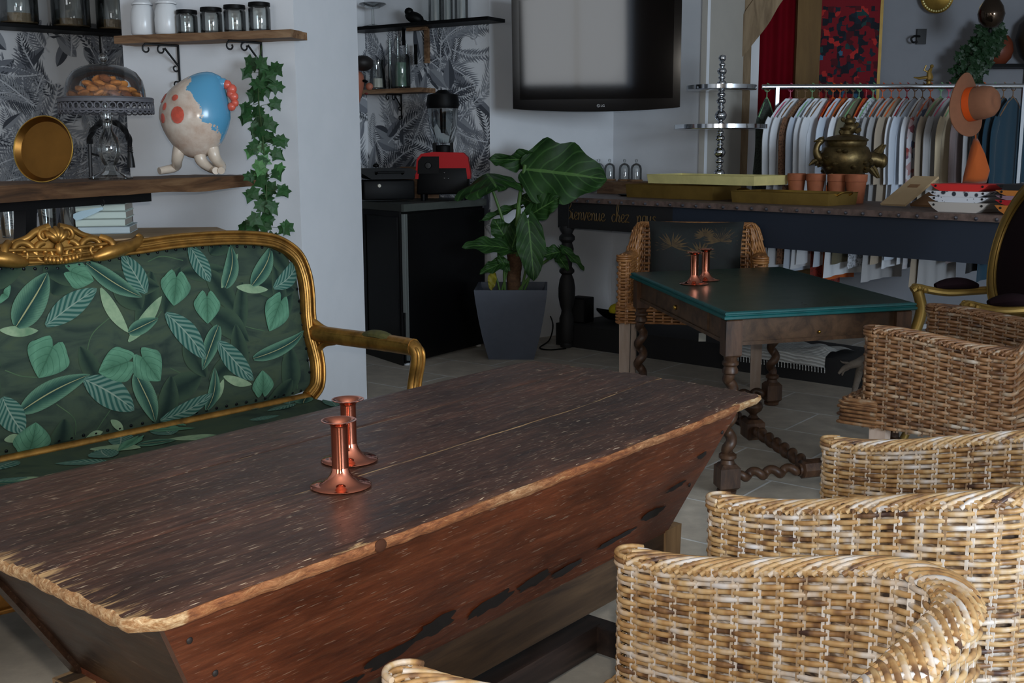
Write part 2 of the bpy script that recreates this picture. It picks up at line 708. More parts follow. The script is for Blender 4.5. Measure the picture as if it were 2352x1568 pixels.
def trough_wood(name, stretch, cols, scar, mk=0.75):
    m = NT(name)
    f = m.noise(m.coord('Object', stretch), 1.0, 8, 0.7, 0.4)
    c = m.ramp(f, [(0.32, cols[0]), (0.5, cols[1]), (0.68, cols[2])])
    g = m.noise(m.coord('Object', (1.6, 6, 6)), 1.0, 4, 0.6)
    c = m.mix(mk, c, m.ramp(g, [(0.3, (0.42, 0.4, 0.4, 1)), (0.52, (1, 1, 1, 1)), (0.72, (1.45, 1.2, 1.1, 1))]), 'MULTIPLY')
    h = m.noise(m.coord('Object', tuple(v * 3.1 for v in stretch)), 1.0, 6, 0.75)
    c = m.mix(0.7, c, m.ramp(h, [(0.3, (0.5, 0.5, 0.5, 1)), (0.5, (1, 1, 1, 1)), (0.7, (1.35, 1.33, 1.33, 1))]), 'MULTIPLY')
    # thin pale scratches along the grain
    s = m.noise(m.coord('Object', tuple(v * k for v, k in zip(stretch, (2.6, 2.6, 2.6)))), 1.0, 4, 0.7)
    s = m.math('MULTIPLY', m.ramp(s, [(0.63, (0, 0, 0, 1)), (0.70, (1, 1, 1, 1))]), scar)
    c = m.mix(s, c, C(150, 128, 108))
    q = m.noise(m.coord('Object', tuple(v * 5.0 for v in stretch)), 1.0, 2, 0.5)
    q = m.math('MULTIPLY', m.ramp(q, [(0.66, (0, 0, 0, 1)), (0.70, (1, 1, 1, 1))]), scar)
    c = m.mix(q, c, C(186, 166, 142))
    b = m.noise(m.coord('Object', (5, 14, 14)), 1.0, 6, 0.7)
    c = m.mix(0.65, c, m.ramp(b, [(0.36, (0.5, 0.48, 0.5, 1)), (0.5, (1, 1, 1, 1)), (0.66, (1.3, 1.22, 1.15, 1))]), 'MULTIPLY')
    at = m.n('Attribute', attribute_name='wear')
    k = m.math('ADD', at.outputs['Fac'], m.math('MULTIPLY', m.math('SUBTRACT', m.noise(m.coord('Object', tuple(v * 1.3 for v in stretch)), 1.0, 5, 0.7), 0.5), 1.5))
    k = m.ramp(k, [(0.52, (0, 0, 0, 1)), (0.72, (1, 1, 1, 1))])
    c = m.mix(k, c, m.ramp(f, [(0.3, C(120, 82, 46)), (0.7, C(196, 164, 118))]))
    m.col(c)
    m.l(m.ramp(f, [(0.3, (0.26, 0.26, 0.26, 1)), (0.7, (0.42, 0.42, 0.42, 1))]), m.b.inputs['Roughness'])
    m.b.inputs['Specular IOR Level'].default_value = 0.42
    m.bump(f, 0.0016, 0.7)
    return m.mat


LID_WOOD = trough_wood('worn_walnut_lid', (7.0, 75, 75), (C(50, 31, 23), C(68, 44, 34), C(88, 62, 50)), 0.75)
BODY_WOOD = trough_wood('red_brown_trough_wood', (6.0, 70, 70), (C(70, 32, 17), C(84, 41, 22), C(98, 52, 30)), 0.25, 0.5)
END_WOOD = trough_wood('dark_trough_end_wood', (40, 3.5, 34), (C(30, 19, 12), C(42, 27, 18), C(54, 36, 24)), 0.08)
END_WOOD.node_tree.nodes['Principled BSDF'].inputs['Specular IOR Level'].default_value = 0.15
m = NT('raw_worn_edge_wood')
f = m.noise(m.coord('Object', (34, 120, 120)), 1.0, 6, 0.75, 0.5)
g = m.noise(m.coord('Object', (3, 3, 3)), 1.0, 3)
at = m.n('Attribute', attribute_name='wear')
k = m.math('ADD', at.outputs['Fac'], m.math('MULTIPLY', m.math('SUBTRACT', g, 0.5), 0.9), clamp=True)
c = m.mix(k, m.ramp(f, [(0.34, C(84, 40, 16)), (0.52, C(134, 74, 32)), (0.60, C(150, 92, 46)), (0.72, C(206, 170, 118))]),
          m.ramp(f, [(0.3, C(110, 66, 32)), (0.46, C(160, 120, 76)), (0.62, C(204, 178, 138)), (0.75, C(214, 196, 166))]))
m.col(c).set(Roughness=0.7)
m.bump(f, 0.004, 0.9)
EDGE_WOOD = m.mat
RAIL_WOOD = wood('weathered_brown_rail', [C(34, 25, 18), C(66, 49, 34), C(86, 66, 46)], (3, 40, 40), 0.6)
DARK_WOOD = wood('dark_stained_wood', [C(26, 19, 16), C(44, 32, 27), C(60, 44, 36)], (3, 40, 40), 0.5)
PALE_LEG = wood('pale_leg_wood', [C(120, 92, 62), C(158, 128, 92)], (40, 40, 4), 0.6)

dt = thing('dough_trough_table', 'long low table made from an old wooden dough trough with a worn plank lid', 'table', (DT_O.x, DT_O.y, 0), DT_A)


def h2(*a):
    return noise.noise(Vector(a))


SEAMS = (0.243, 0.486)


def lid_edge(x):                              # wavy worn front edge
    return 0.004 * h2(x * 5, 0, 1) + 0.0025 * h2(x * 22, 3, 1) - 0.012 * math.sin(PI * min(1, max(0, x / DT_L)))


def lid_end(y):
    r = 0.035 * max(0, 1 - y / 0.035) ** 2 if y < 0.035 else 0
    return 0.004 * h2(y * 46, 7, 2) + 0.006 * h2(y * 9, 7, 5) + 0.004 * abs(h2(y * 110, 3, 1)) + r


def seam_off(x, s):
    return 0.003 * h2(x * 4, s, 2) + (0.03 * max(0, x - 1.2) / 0.38 if s < 0.3 else 0.0)


VP = sorted([k / 70 for k in range(71)] + [(s + o) / 0.673 for s in (0.243, 0.486) for o in (-0.0045, -0.003, -0.0015, 0, 0.0015, 0.003, 0.0045)] + [0.004, 0.009, 0.02])


mb = MB()
NU, NV = 260, len(VP) - 1


def lid_pt(a, b):
    b = VP[int(round(b * NV))]
    y = DT_W * b
    x0, x1 = lid_end(y), DT_L + lid_end(y + 9) + (0.03 * (1 - abs(2 * b - 1)) - 0.015)
    x = x0 + (x1 - x0) * a
    y0 = lid_edge(x)
    y = y0 + (DT_W - y0) * b
    ys = y
    y += sum(seam_off(x, s) * max(0, 1 - abs(y - s) / 0.06) for s in SEAMS)
    z = DT_H - 0.0015 * abs(h2(x * 3, y * 50, 0)) + 0.0012 * h2(x * 2, y * 4, 4)
    de = min(x - x0, x1 - x)
    z -= max(0, 0.05 - de) * 0.07 * (0.5 + abs(h2(x * 2, y * 90, 6)) * 2.2)     # grooved end grain
    for s in SEAMS:
        d = abs(ys - s)
        if d < 0.003:
            z -= 0.0022 * (1 - d / 0.003)
    # rounded front edge
    d = min(y - y0, DT_W - y)
    if d < 0.012:
        z -= 0.006 * (1 - d / 0.012) ** 2
    return (x, y, z)


def lid_wear(a, b):
    x, y, z = lid_pt(a, b)
    de = min(a * DT_L, (1 - a) * DT_L)
    df = y - lid_edge(x)
    w = 0.0
    if a < 0.5:
        w = max(w, 0.58 - de / 0.07 * 0.5 + 0.35 * h2(y * 70, x * 5, 9)) if de < 0.09 else w
    else:
        w = max(w, 0.45 - de / 0.03 * 0.5) if de < 0.03 else w
    w = max(w, 0.42 - df / 0.012 * 0.4 + 0.2 * h2(x * 30, 1, 4)) if df < 0.014 else w
    for i, s in enumerate(SEAMS):
        d = abs(VP[int(round(b * NV))] * DT_W - s)
        if d < 0.0022 and h2(x * 7.5, s, 8) > (-0.3 if i == 0 else -0.15) and (x > 0.3 or i):
            w = max(w, 0.72 if x > 0.45 else 0.6)
    return max(0.001, w)


mb.grid(lid_pt, NU, NV, at=lid_wear)
# the thickness of the boards, rounded and chipped
ring = [(i, 0) for i in range(NU + 1)] + [(NU, j) for j in range(1, NV + 1)] + [(i, NV) for i in range(NU - 1, -1, -1)] + [(0, j) for j in range(NV - 1, 0, -1)]
W = NV + 1
top = [Vector(mb.v[i * W + j]) for i, j in ring]
K = len(top)
cx = Vector((DT_L / 2, DT_W / 2, 0))
rows = [top]
for out, dz in ((0.004, 0.006), (0.005, 0.014), (0.001, 0.021), (-0.004, 0.026)):
    r = []
    for k, p in enumerate(top):
        t = (top[(k + 1) % K] - top[k - 1])
        n = Vector((t.y, -t.x, 0)).normalized()
        o = out + 0.002 * h2(p.x * 16, p.y * 26, dz * 60) + 0.0012 * h2(p.x * 60, p.y * 70, dz * 120)
        q = p + n * o
        r.append(Vector((q.x, q.y, DT_H - dz + 0.0015 * h2(p.x * 30, p.y * 30, 3))))
    rows.append(r)
vs = [p for r in rows for p in r]
fs = []
for i in range(len(rows) - 1):
    for k in range(K):
        l = (k + 1) % K
        fs.append((i * K + k, (i + 1) * K + k, (i + 1) * K + l, i * K + l))
mb.add(vs, fs, 1, None, [0.85 if p.x < 0.06 or p.x > DT_L - 0.12 else 0.10 + 0.75 * max(0, h2(p.x * 5, p.y * 5, 2)) for p in vs])
nb = len(vs) - K
mb.add([rows[-1][k] for k in range(K)], [tuple(range(K))], 0)
mb.build('lid', [LID_WOOD, EDGE_WOOD], dt, world=False, angle=60)
KNOTM = plain('dark_knot', C(66, 40, 28), 0.8, spec=0.1)      # dark knots in the front edge
for x, r in ((0.385, 0.012),):
    MB().ell((x, lid_edge(x) - 0.005, DT_H - 0.014), (r, 0.004, 0.010), n=14).build('knot', KNOTM, dt, world=False)

# tapering body
Tq = [(0.040, 0.020), (1.555, 0.020), (1.555, 0.650), (0.040, 0.650)]
Bq = [(0.200, 0.135), (1.430, 0.135), (1.430, 0.545), (0.200, 0.545)]
ZT, ZB, TK = 0.728, 0.435, 0.022


def board(a, b, name, mat, rows=10, cols=60, wave=0.0):
    """one inclined board between top edge a0-a1 and bottom edge b0-b1 with a thickness"""
    a0, a1, b0, b1 = (Vector(p) for p in (a[0], a[1], b[0], b[1]))
    n = (a1 - a0).cross(b0 - a0).normalized()
    mb = MB()

    def fn(u, v):
        p = (a0.lerp(a1, u)).lerp(b0.lerp(b1, u), v)
        return p + n * (0.0015 * h2(p.x * 3, p.y * 3, p.z * 14))
    mb.grid(fn, cols, rows)
    mb.grid(lambda u, v: Vector(fn(u, v)) - n * TK, cols, rows)
    for s in (lambda t: (t, 0), lambda t: (1, t), lambda t: (1 - t, 1), lambda t: (0, 1 - t)):
        mb.grid(lambda u, v: Vector(fn(*s(u))) - n * TK * v, cols if s(0.5)[1] in (0, 1) else rows, 1)
    return mb.build(name, mat, dt, world=False, angle=50)


t3 = [Vector((x, y, ZT)) for x, y in Tq]
b3 = [Vector((x, y, ZB)) for x, y in Bq]
front = board((t3[1], t3[0]), (b3[1], b3[0]), 'front_board', BODY_WOOD)
board((t3[3], t3[2]), (b3[3], b3[2]), 'back_board', END_WOOD)
ix = Vector((0.014, 0, 0))
iy = Vector((0, 0.02, 0))
board((t3[0] + ix + iy, t3[3] + ix - iy), (b3[0] + ix + iy, b3[3] + ix - iy), 'end_board', END_WOOD, 8, 20)
board((t3[2] - ix - iy, t3[1] - ix + iy), (b3[2] - ix - iy, b3[1] - ix + iy), 'end_board', END_WOOD, 8, 20)
MB().box((0.815, 0.34, ZB + 0.006), (1.22, 0.40, 0.02)).build('bottom_board', BODY_WOOD, dt, world=False)
# black burn marks and nail heads sunk into the front board
nf = (t3[0] - t3[1]).cross(b3[1] - t3[1]).normalized()
if nf.y > 0:
    nf = -nf
SCORCH = plain('black_scorch_mark', C(16, 12, 12), 0.6, 0, 0.4, 40)
mb = MB()
random.seed(11)
for u, v, a, b in ((0.27, 0.86, 0.05, 0.017), (0.36, 0.8, 0.055, 0.02), (0.47, 0.84, 0.06, 0.018), (0.575, 0.82, 0.05, 0.015), (0.66, 0.86, 0.05, 0.011),
                   (0.79, 0.80, 0.07, 0.008), (0.885, 0.72, 0.05, 0.012), (0.92, 0.55, 0.04, 0.008), (0.955, 0.35, 0.02, 0.008), (0.14, 0.9, 0.03, 0.013), (0.20, 0.93, 0.035, 0.012)):
    c0 = (t3[0].lerp(t3[1], u)).lerp(b3[0].lerp(b3[1], u), v) + nf * 0.0022
    e1 = Vector((1, 0, 0.05)).normalized()
    e2 = nf.cross(e1)
    pts = []
    for k in range(22):
        t = 2 * PI * k / 22
        rr = 1 + 0.55 * h2(math.cos(t) * 2.2 + u * 9, math.sin(t) * 2.2, v * 5)
        pts.append(c0 + e1 * (a * rr * math.cos(t)) + e2 * (b * rr * math.sin(t)))
    MB().add([c0 + nf * 0.0004] + pts, [(0, 1 + k, 1 + (k + 1) % 22) for k in range(22)]).build('scorch_mark', SCORCH, front, world=False)
NAILM = plain('rusty_nail', C(34, 27, 25), 0.6, 0.4)
for u, v in ((0.018, 0.16), (0.03, 0.42), (0.04, 0.75), (0.985, 0.2), (0.975, 0.6)):
    c0 = (t3[0].lerp(t3[1], u)).lerp(b3[0].lerp(b3[1], u), v)
    MB().ell(c0 + nf * 0.001, (0.005, 0.002, 0.005), n=10).build('nail', NAILM, front, world=False)
# trestle: rails, legs and the H of stretchers
for y in (0.155, 0.525):
    MB().box((0.815, y + (0.0 if y < .3 else 0), 0.388), (1.30, 0.035, 0.105), b=0.005).build('rail', RAIL_WOOD, dt, world=False)
for x in (0.235, 1.425):
    MB().box((x, 0.34, 0.388), (0.035, 0.36, 0.10), b=0.005).build('end_rail', RAIL_WOOD, dt, world=False)
for x, dx in ((0.20, -0.0), (1.455, 0.0)):
    for y, dy in ((0.165, -0.0), (0.515, 0.0)):
        MB().hull8([(x + dx + a * 0.026, y + dy + b * 0.026, 0.0) for a, b in ((-1, -1), (1, -1), (1, 1), (-1, 1))],
                   [(x + a * 0.034, y + b * 0.034, 0.44) for a, b in ((-1, -1), (1, -1), (1, 1), (-1, 1))]).build('leg', PALE_LEG, dt, world=False, smooth=False)
for x in (0.20, 1.455):
    MB().box((x, 0.34, 0.115), (0.05, 0.31, 0.07), b=0.004).build('stretcher', DARK_WOOD, dt, world=False)
MB().box((0.8275, 0.365, 0.115), (1.24, 0.075, 0.075), b=0.004).build('stretcher', DARK_WOOD, dt, world=False)

# ---------------------------------------------------------------- copper candlesticks
CPROF = [(0.0, 0.0), (0.048, 0.0), (0.0495, 0.0015), (0.0475, 0.003), (0.038, 0.0042), (0.029, 0.0075), (0.0215, 0.0135), (0.0165, 0.021), (0.0145, 0.027),
         (0.0135, 0.031), (0.0135, 0.0985), (0.0145, 0.1015), (0.018, 0.105), (0.026, 0.1075), (0.0282, 0.1085), (0.0282, 0.1095), (0.026, 0.1095), (0.018, 0.107), (0.0125, 0.102), (0.0115, 0.09), (0.0, 0.088)]


def candlestick(p, label, s=1.0):
    k = thing('candlestick', label, 'candlestick', p, 0, 'copper candlesticks')
    i0, i1 = 9, 10
    MB().lathe([(r * s, z * s) for r, z in CPROF[:i0 + 1]], n=48, cap=False).build('base', COPPER, k, world=False, angle=60)
    MB().lathe([(r * s, z * s) for r, z in CPROF[i0:]], n=48, cap=False).build('stem', COPPER, k, world=False, angle=60)
    return k


candlestick(uz(783, 1115, DT_H + 0.0005), 'copper candlestick on the trough table, the one nearer its front edge', 1.03)
candlestick(uz(803, 1056, DT_H + 0.0005), 'copper candlestick on the trough table, half hidden behind another one', 1.03)
# ================================================================ woven rattan armchairs
def rattan(name, stops, rough=0.42):
    m = NT(name)
    uvn = m.n('UVMap')
    mp = m.n('Mapping')
    mp.inputs['Scale'].default_value = (7.0, 41.0, 1)
    m.l(uvn.outputs[0], mp.inputs[0])
    f = m.noise(mp.outputs[0], 1.0, 2, 0.5)
    mp2 = m.n('Mapping')
    mp2.inputs['Scale'].default_value = (40.0, 97.0, 1)
    m.l(uvn.outputs[0], mp2.inputs[0])
    g = m.noise(mp2.outputs[0], 1.0, 2, 0.5)
    k = m.math('ADD', f, m.math('MULTIPLY', m.math('SUBTRACT', g, 0.5), 0.5))
    m.col(m.ramp(k, stops))
    m.set(Roughness=rough)
    m.b.inputs['Specular IOR Level'].default_value = 0.5
    m.bump(m.noise(m.coord('Object', (1, 1, 1)), 700, 2), 0.0004, 0.5)
    return m.mat


HONEY = rattan('whitewashed_honey_rattan', [(0.26, C(70, 50, 44)), (0.36, C(132, 98, 66)), (0.45, C(176, 138, 90)), (0.54, C(192, 162, 118)), (0.62, C(202, 186, 168)), (0.72, C(210, 206, 204))])
HONEY_STAKE = rattan('whitewashed_rattan_stakes', [(0.3, C(140, 112, 84)), (0.45, C(190, 170, 144)), (0.58, C(222, 216, 210))])
BROWN = rattan('brown_rattan', [(0.26, C(66, 44, 30)), (0.42, C(112, 76, 48)), (0.55, C(138, 100, 66)), (0.66, C(150, 128, 104)), (0.78, C(176, 168, 158))], 0.35)
BROWN_STAKE = rattan('brown_rattan_stakes', [(0.3, C(70, 48, 34)), (0.6, C(140, 116, 92))])
AMBER = rattan('amber_rattan', [(0.26, C(92, 58, 30)), (0.42, C(140, 92, 50)), (0.6, C(164, 114, 66))], 0.35)
m = NT('weave_gap_tones')  # weave fill: gap shade painted dark, whitewashed cane behind painted pale
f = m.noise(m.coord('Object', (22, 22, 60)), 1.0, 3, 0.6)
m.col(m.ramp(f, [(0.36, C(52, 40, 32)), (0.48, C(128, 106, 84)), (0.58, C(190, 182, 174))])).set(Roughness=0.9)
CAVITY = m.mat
DARK_CAVITY = plain('weave_gap_shade', C(70, 52, 38), 0.9, 0, 0.4, 60)  # weave fill painted dark for the shade in the gaps
LEG_PINK = wood('limed_leg_wood', [C(170, 148, 132), C(192, 172, 158)], (30, 30, 4), 0.6)


def chair_meshes(w, d, zb, rim, stake, row, thick, rad, rb, leg, mats, samp=4, sides=5, seat_out=0.05, seat_h=None, wz=None):
    """meshes of one armchair in its own frame: front towards -Y, origin on the floor.
    rim(t): height of the rim, t = 0 at the arm fronts, 1 at the middle of the back"""
    hw = w / 2 - thick / 2
    yf, yb = -d / 2, d / 2 - thick / 2
    # centre line from the left arm front round the back to the right arm front
    cl = []
    n = 14
    cl.append(Vector((-hw, yf)))
    for i in range(n + 1):
        a = PI - (PI / 2) * i / n
        cl.append(Vector((-hw + rb + rb * math.cos(a), yb - rb + rb * math.sin(a))))
    for i in range(n + 1):
        a = PI / 2 - (PI / 2) * i / n
        cl.append(Vector((hw - rb + rb * math.cos(a), yb - rb + rb * math.sin(a))))
    cl.append(Vector((hw, yf)))
    ln = [0.0]
    for a, b in zip(cl, cl[1:]):
        ln.append(ln[-1] + (b - a).length)
    LT = ln[-1]

    def at(s):
        s = max(0.0, min(LT, s))
        for i in range(len(cl) - 1):
            if s <= ln[i + 1] + 1e-9:
                t = (s - ln[i]) / max(1e-9, ln[i + 1] - ln[i])
                p = cl[i].lerp(cl[i + 1], t)
                dd = (cl[i + 1] - cl[i]).normalized()
                return p, Vector((-dd.y, dd.x))       # normal to the outside
        return cl[-1], Vector((1, 0))
    smooth_n = {}

    def loop(q):
        """position on the closed loop round the thickness; q in metres along it"""
        h = thick / 2
        cap = PI * h
        tot = 2 * LT + 2 * cap
        q %= tot
        if q < LT:
            p, nn = at(q)
            return p + nn * h, nn, q / LT
        q -= LT
        if q < cap:
            p, nn = at(LT)
            a = q / h
            dr = Vector((0, -1))
            e = nn * math.cos(a) + dr * math.sin(a)
            return p + e * h, e, 1.0
        q -= cap
        if q < LT:
            p, nn = at(LT - q)
            return p - nn * h, -nn, 1 - q / LT
        q -= LT
        p, nn = at(0)
        a = q / h
        e = -nn * math.cos(a) + Vector((0, -1)) * math.sin(a)
        return p + e * h, e, 0.0
    tot = 2 * LT + 2 * PI * thick / 2
    NS = int(round(tot / stake / 2)) * 2
    st = tot / NS
    top = lambda t: rim(1 - abs(2 * t - 1))
    NR = int(round((rim(0) - zb) / row))
    mb = MB()
    N = NS * samp
    pre = [loop(tot * i / N) for i in range(N)]
    A = rad * 0.72
    for k in range(NR):
        pts = []
        rv = random.random() * 0.5
        for i in range(N):
            p, nn, t = pre[i]
            zt = top(t)
            z = zb + (zt - zb) * (k + 0.5) / NR
            o = A * math.cos(PI * i / samp + PI * k)
            z += rad * 0.18 * h2(i * 0.11, k * 3.1, 2)
            pts.append((p.x + nn.x * o, p.y + nn.y * o, z))
        zz = (rim(0) - zb) / NR * 0.5
        mb.tube(pts, rad, sides, True, 0, up=(0, 0, 1), flat=(min(1.0, zz * 0.96 / rad), 0.8), uvv=k * 0.37 + rv)
    # stakes in pairs
    for i in range(NS):
        p, nn, t = loop(tot * (i + 0.5) / NS)
        tg = Vector((-nn.y, nn.x))
        for sg in (-1, 1):
            q = p + tg * (sg * rad * 0.75)
            zt = top(t)
            pts = [(q.x, q.y, zb - 0.004), (q.x, q.y, (zb + zt) / 2), (q.x, q.y, zt)]
            mb.tube(pts, rad * 0.7, 4, False, 1, uvv=i * 0.71 + sg, caps=False)
    # added fill inside the wall, coloured for the shade in the weave gaps
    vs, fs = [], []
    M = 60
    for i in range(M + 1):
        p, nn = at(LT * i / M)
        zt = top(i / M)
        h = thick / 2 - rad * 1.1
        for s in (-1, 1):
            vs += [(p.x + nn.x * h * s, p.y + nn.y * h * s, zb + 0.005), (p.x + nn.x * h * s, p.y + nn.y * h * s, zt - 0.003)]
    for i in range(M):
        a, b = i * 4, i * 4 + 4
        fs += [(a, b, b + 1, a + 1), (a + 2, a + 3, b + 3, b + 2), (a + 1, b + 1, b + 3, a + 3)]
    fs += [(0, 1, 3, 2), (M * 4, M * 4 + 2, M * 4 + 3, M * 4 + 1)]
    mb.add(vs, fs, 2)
    body = mb
    # plaited rim laid over the top
    rm = MB()
    RS = int(LT / (st * 0.62))
    for i in range(-1, RS + 1):
        for dirn in (1, -1):
            pts = []
            for j in range(9):
                u = j / 8
                s = (i + 0.5 + dirn * (u - 0.5) * 4.6) * LT / RS
                if s < -0.012 or s > LT + 0.012:
                    continue
                p, nn = at(s)
                q = p + nn * ((u - 0.5) * (thick + 2.4 * rad)) * 1.0
                z = top(max(0, min(1, s / LT))) + rad * (2.9 if dirn > 0 else 2.35) * math.sin(PI * u) ** 0.6 - rad * 1.6
                pts.append((q.x, q.y, z))
            if len(pts) > 3:
                rm.tube(pts, rad * 0.85, sides, False, 0, uvv=i * 0.77 + dirn, flat=(1, 1))
    for s in (0, LT):
        p, nn = at(s)
        c0 = Vector((p.x, p.y, top(s / LT)))
        for j in range(3):
            pts = [c0 + Vector((nn.x * (thick / 2 + rad) * math.cos(a), -abs(math.sin(a)) * (thick / 2 + rad * 1.2), rad * (0.5 - j * 1.6)))
                   for a in [PI * k / 10 for k in range(11)]]
            rm.tube(pts, rad * 0.9, sides, False, 0, uvv=j + s)
    # seat: strands from side to side over a rolled front, then the top
    sh = seat_h if seat_h else zb + 0.10
    ys = yf - seat_out
    prof = []
    nrow = int((sh - zb) / row)
    for i in range(nrow):
        prof.append((Vector((ys, zb + row * (i + 0.5))), Vector((-1, 0))))
    for i in range(1, 6):
        a = PI / 2 * i / 6
        prof.append((Vector((ys + 0.03 - 0.03 * math.cos(a), sh - 0.01 + 0.03 * math.sin(a))), Vector((-math.cos(a), math.sin(a)))))
    y = ys + 0.035
    while y < yb - thick / 2:
        prof.append((Vector((y, sh + 0.02)), Vector((0, 1))))
        y += row * 1.15
    se = MB()
    for k, (p, nn) in enumerate(prof):
        hx = hw - thick / 2 if p.x > yf + 0.01 else hw + thick / 2
        ns = max(2, int(round(2 * hx / st)))
        pts = []
        for i in range(ns * samp + 1):
            o = A * math.cos(PI * i / samp + PI * k)
            x = -hx + 2 * hx * i / (ns * samp)
            pts.append((x, p.x + nn.x * o, p.y + nn.y * o))
        if k < nrow + 5:
            pts = [(-hx - rad, yf + 0.03, p.y), (-hx - rad, p.x + 0.012, p.y)] + pts + [(hx + rad, p.x + 0.012, p.y), (hx + rad, yf + 0.03, p.y)]
        se.tube(pts, rad, sides, False, 0, up=(0, 0, 1), flat=(0.9, 0.85), uvv=k * 0.53 + random.random() * 0.4)
    ns = int(2 * hw / st)
    for i in range(ns):
        x = -hw + (i + 0.5) * 2 * hw / ns
        se.tube([(x, p.x, p.y) for p, nn in prof], rad * 0.9, 4, False, 1, uvv=i * 0.61)
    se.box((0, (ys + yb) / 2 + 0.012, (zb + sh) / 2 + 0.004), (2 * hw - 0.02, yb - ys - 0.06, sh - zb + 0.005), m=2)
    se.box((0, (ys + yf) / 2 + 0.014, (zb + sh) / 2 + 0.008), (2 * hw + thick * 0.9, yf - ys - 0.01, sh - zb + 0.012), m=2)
    lg = []
    for sx in (-1, 1):
        for y in (yf + 0.03, yb - 0.02):
            l = MB()
            x = sx * (hw - 0.006)
            l.hull8([(x + a * leg * 0.42, y + b * leg * 0.42, 0) for a, b in ((-1, -1), (1, -1), (1, 1), (-1, 1))],
                    [(x + a * leg * 0.5, y + b * leg * 0.5, zb + 0.03) for a, b in ((-1, -1), (1, -1), (1, 1), (-1, 1))])
            lg.append(l)
    return body, rm, se, lg


def make_chair(label, loc, rz, args, mats, legmat, group=None):
    t = thing('rattan_armchair', label, 'armchair', loc, rz, group)
    body, rm, se, lg = chair_meshes(mats=mats, **args)
    body.build('woven_back_and_arms', mats, t, world=False, angle=80)
    rm.build('plaited_rim', mats, t, world=False, angle=80)
    se.build('woven_seat', mats, t, world=False, angle=80)
    for l in lg:
        l.build('leg', legmat, t, world=False, smooth=False)
    return t


def sstep(a, b, x):
    x = max(0.0, min(1.0, (x - a) / (b - a)))
    return x * x * (3 - 2 * x)


H_MATS = [HONEY, HONEY_STAKE, CAVITY]
B_MATS = [BROWN, BROWN_STAKE, DARK_CAVITY]
A_MATS = [AMBER, AMBER, DARK_CAVITY]
near = dict(w=0.63, d=0.62, zb=0.23, rim=lambda t: 0.595 + 0.105 * sstep(0.0, 0.75, t), stake=0.039, row=0.0108, thick=0.05, rad=0.0055, rb=0.17, leg=0.05, samp=4, sides=6, seat_out=0.055, seat_h=0.325)
FA = math.atan2(0.785, 0.62)                  # the chairs stand along the trough table
u2 = Vector((0.62, 0.785))
f2 = Vector((-0.785, 0.62))


def chair_at(front_mid, d):
    """centre of a chair whose arm fronts are centred on front_mid"""
    c = front_mid - f2 * (d / 2)
    return (c.x, c.y, 0)


# local -Y must point along f2: rotate so that (0,-1) -> f2
RZ = math.atan2(f2.y, f2.x) + PI / 2
ca = make_chair('honey rattan armchair nearest the camera at the trough table', chair_at(Vector((0.035, 1.647)), 0.62), RZ, near, H_MATS, LEG_PINK, 'rattan armchairs along the trough table')
cb = copy_thing(ca, chair_at(Vector((0.611, 2.414)), 0.62), RZ, 'honey rattan armchair at the trough table, second from the camera')
mid = dict(w=0.76, d=0.62, zb=0.385, rim=lambda t: 0.715 - 0.03 * sstep(0.05, 0.45, t) + 0.21 * sstep(0.52, 0.66, t), stake=0.04, row=0.0135, thick=0.055, rad=0.0064, rb=0.09, leg=0.055, samp=4, sides=5, seat_out=0.10, seat_h=0.46)
# ================================================================ the gilded sofa
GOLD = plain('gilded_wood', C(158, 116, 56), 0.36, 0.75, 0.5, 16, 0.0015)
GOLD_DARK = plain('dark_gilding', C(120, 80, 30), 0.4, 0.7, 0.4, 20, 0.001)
m = NT('leaf_print_ground')
f = m.noise(m.coord('Object', (5, 5, 14)), 1.0, 4, 0.5, 1.5)
m.col(m.ramp(f, [(0.3, C(42, 55, 50)), (0.5, C(60, 74, 62)), (0.62, C(66, 79, 62)), (0.75, C(47, 61, 54))])).set(Roughness=0.85)
m.b.inputs['Specular IOR Level'].default_value = 0.15
SOFA_GROUND = m.mat


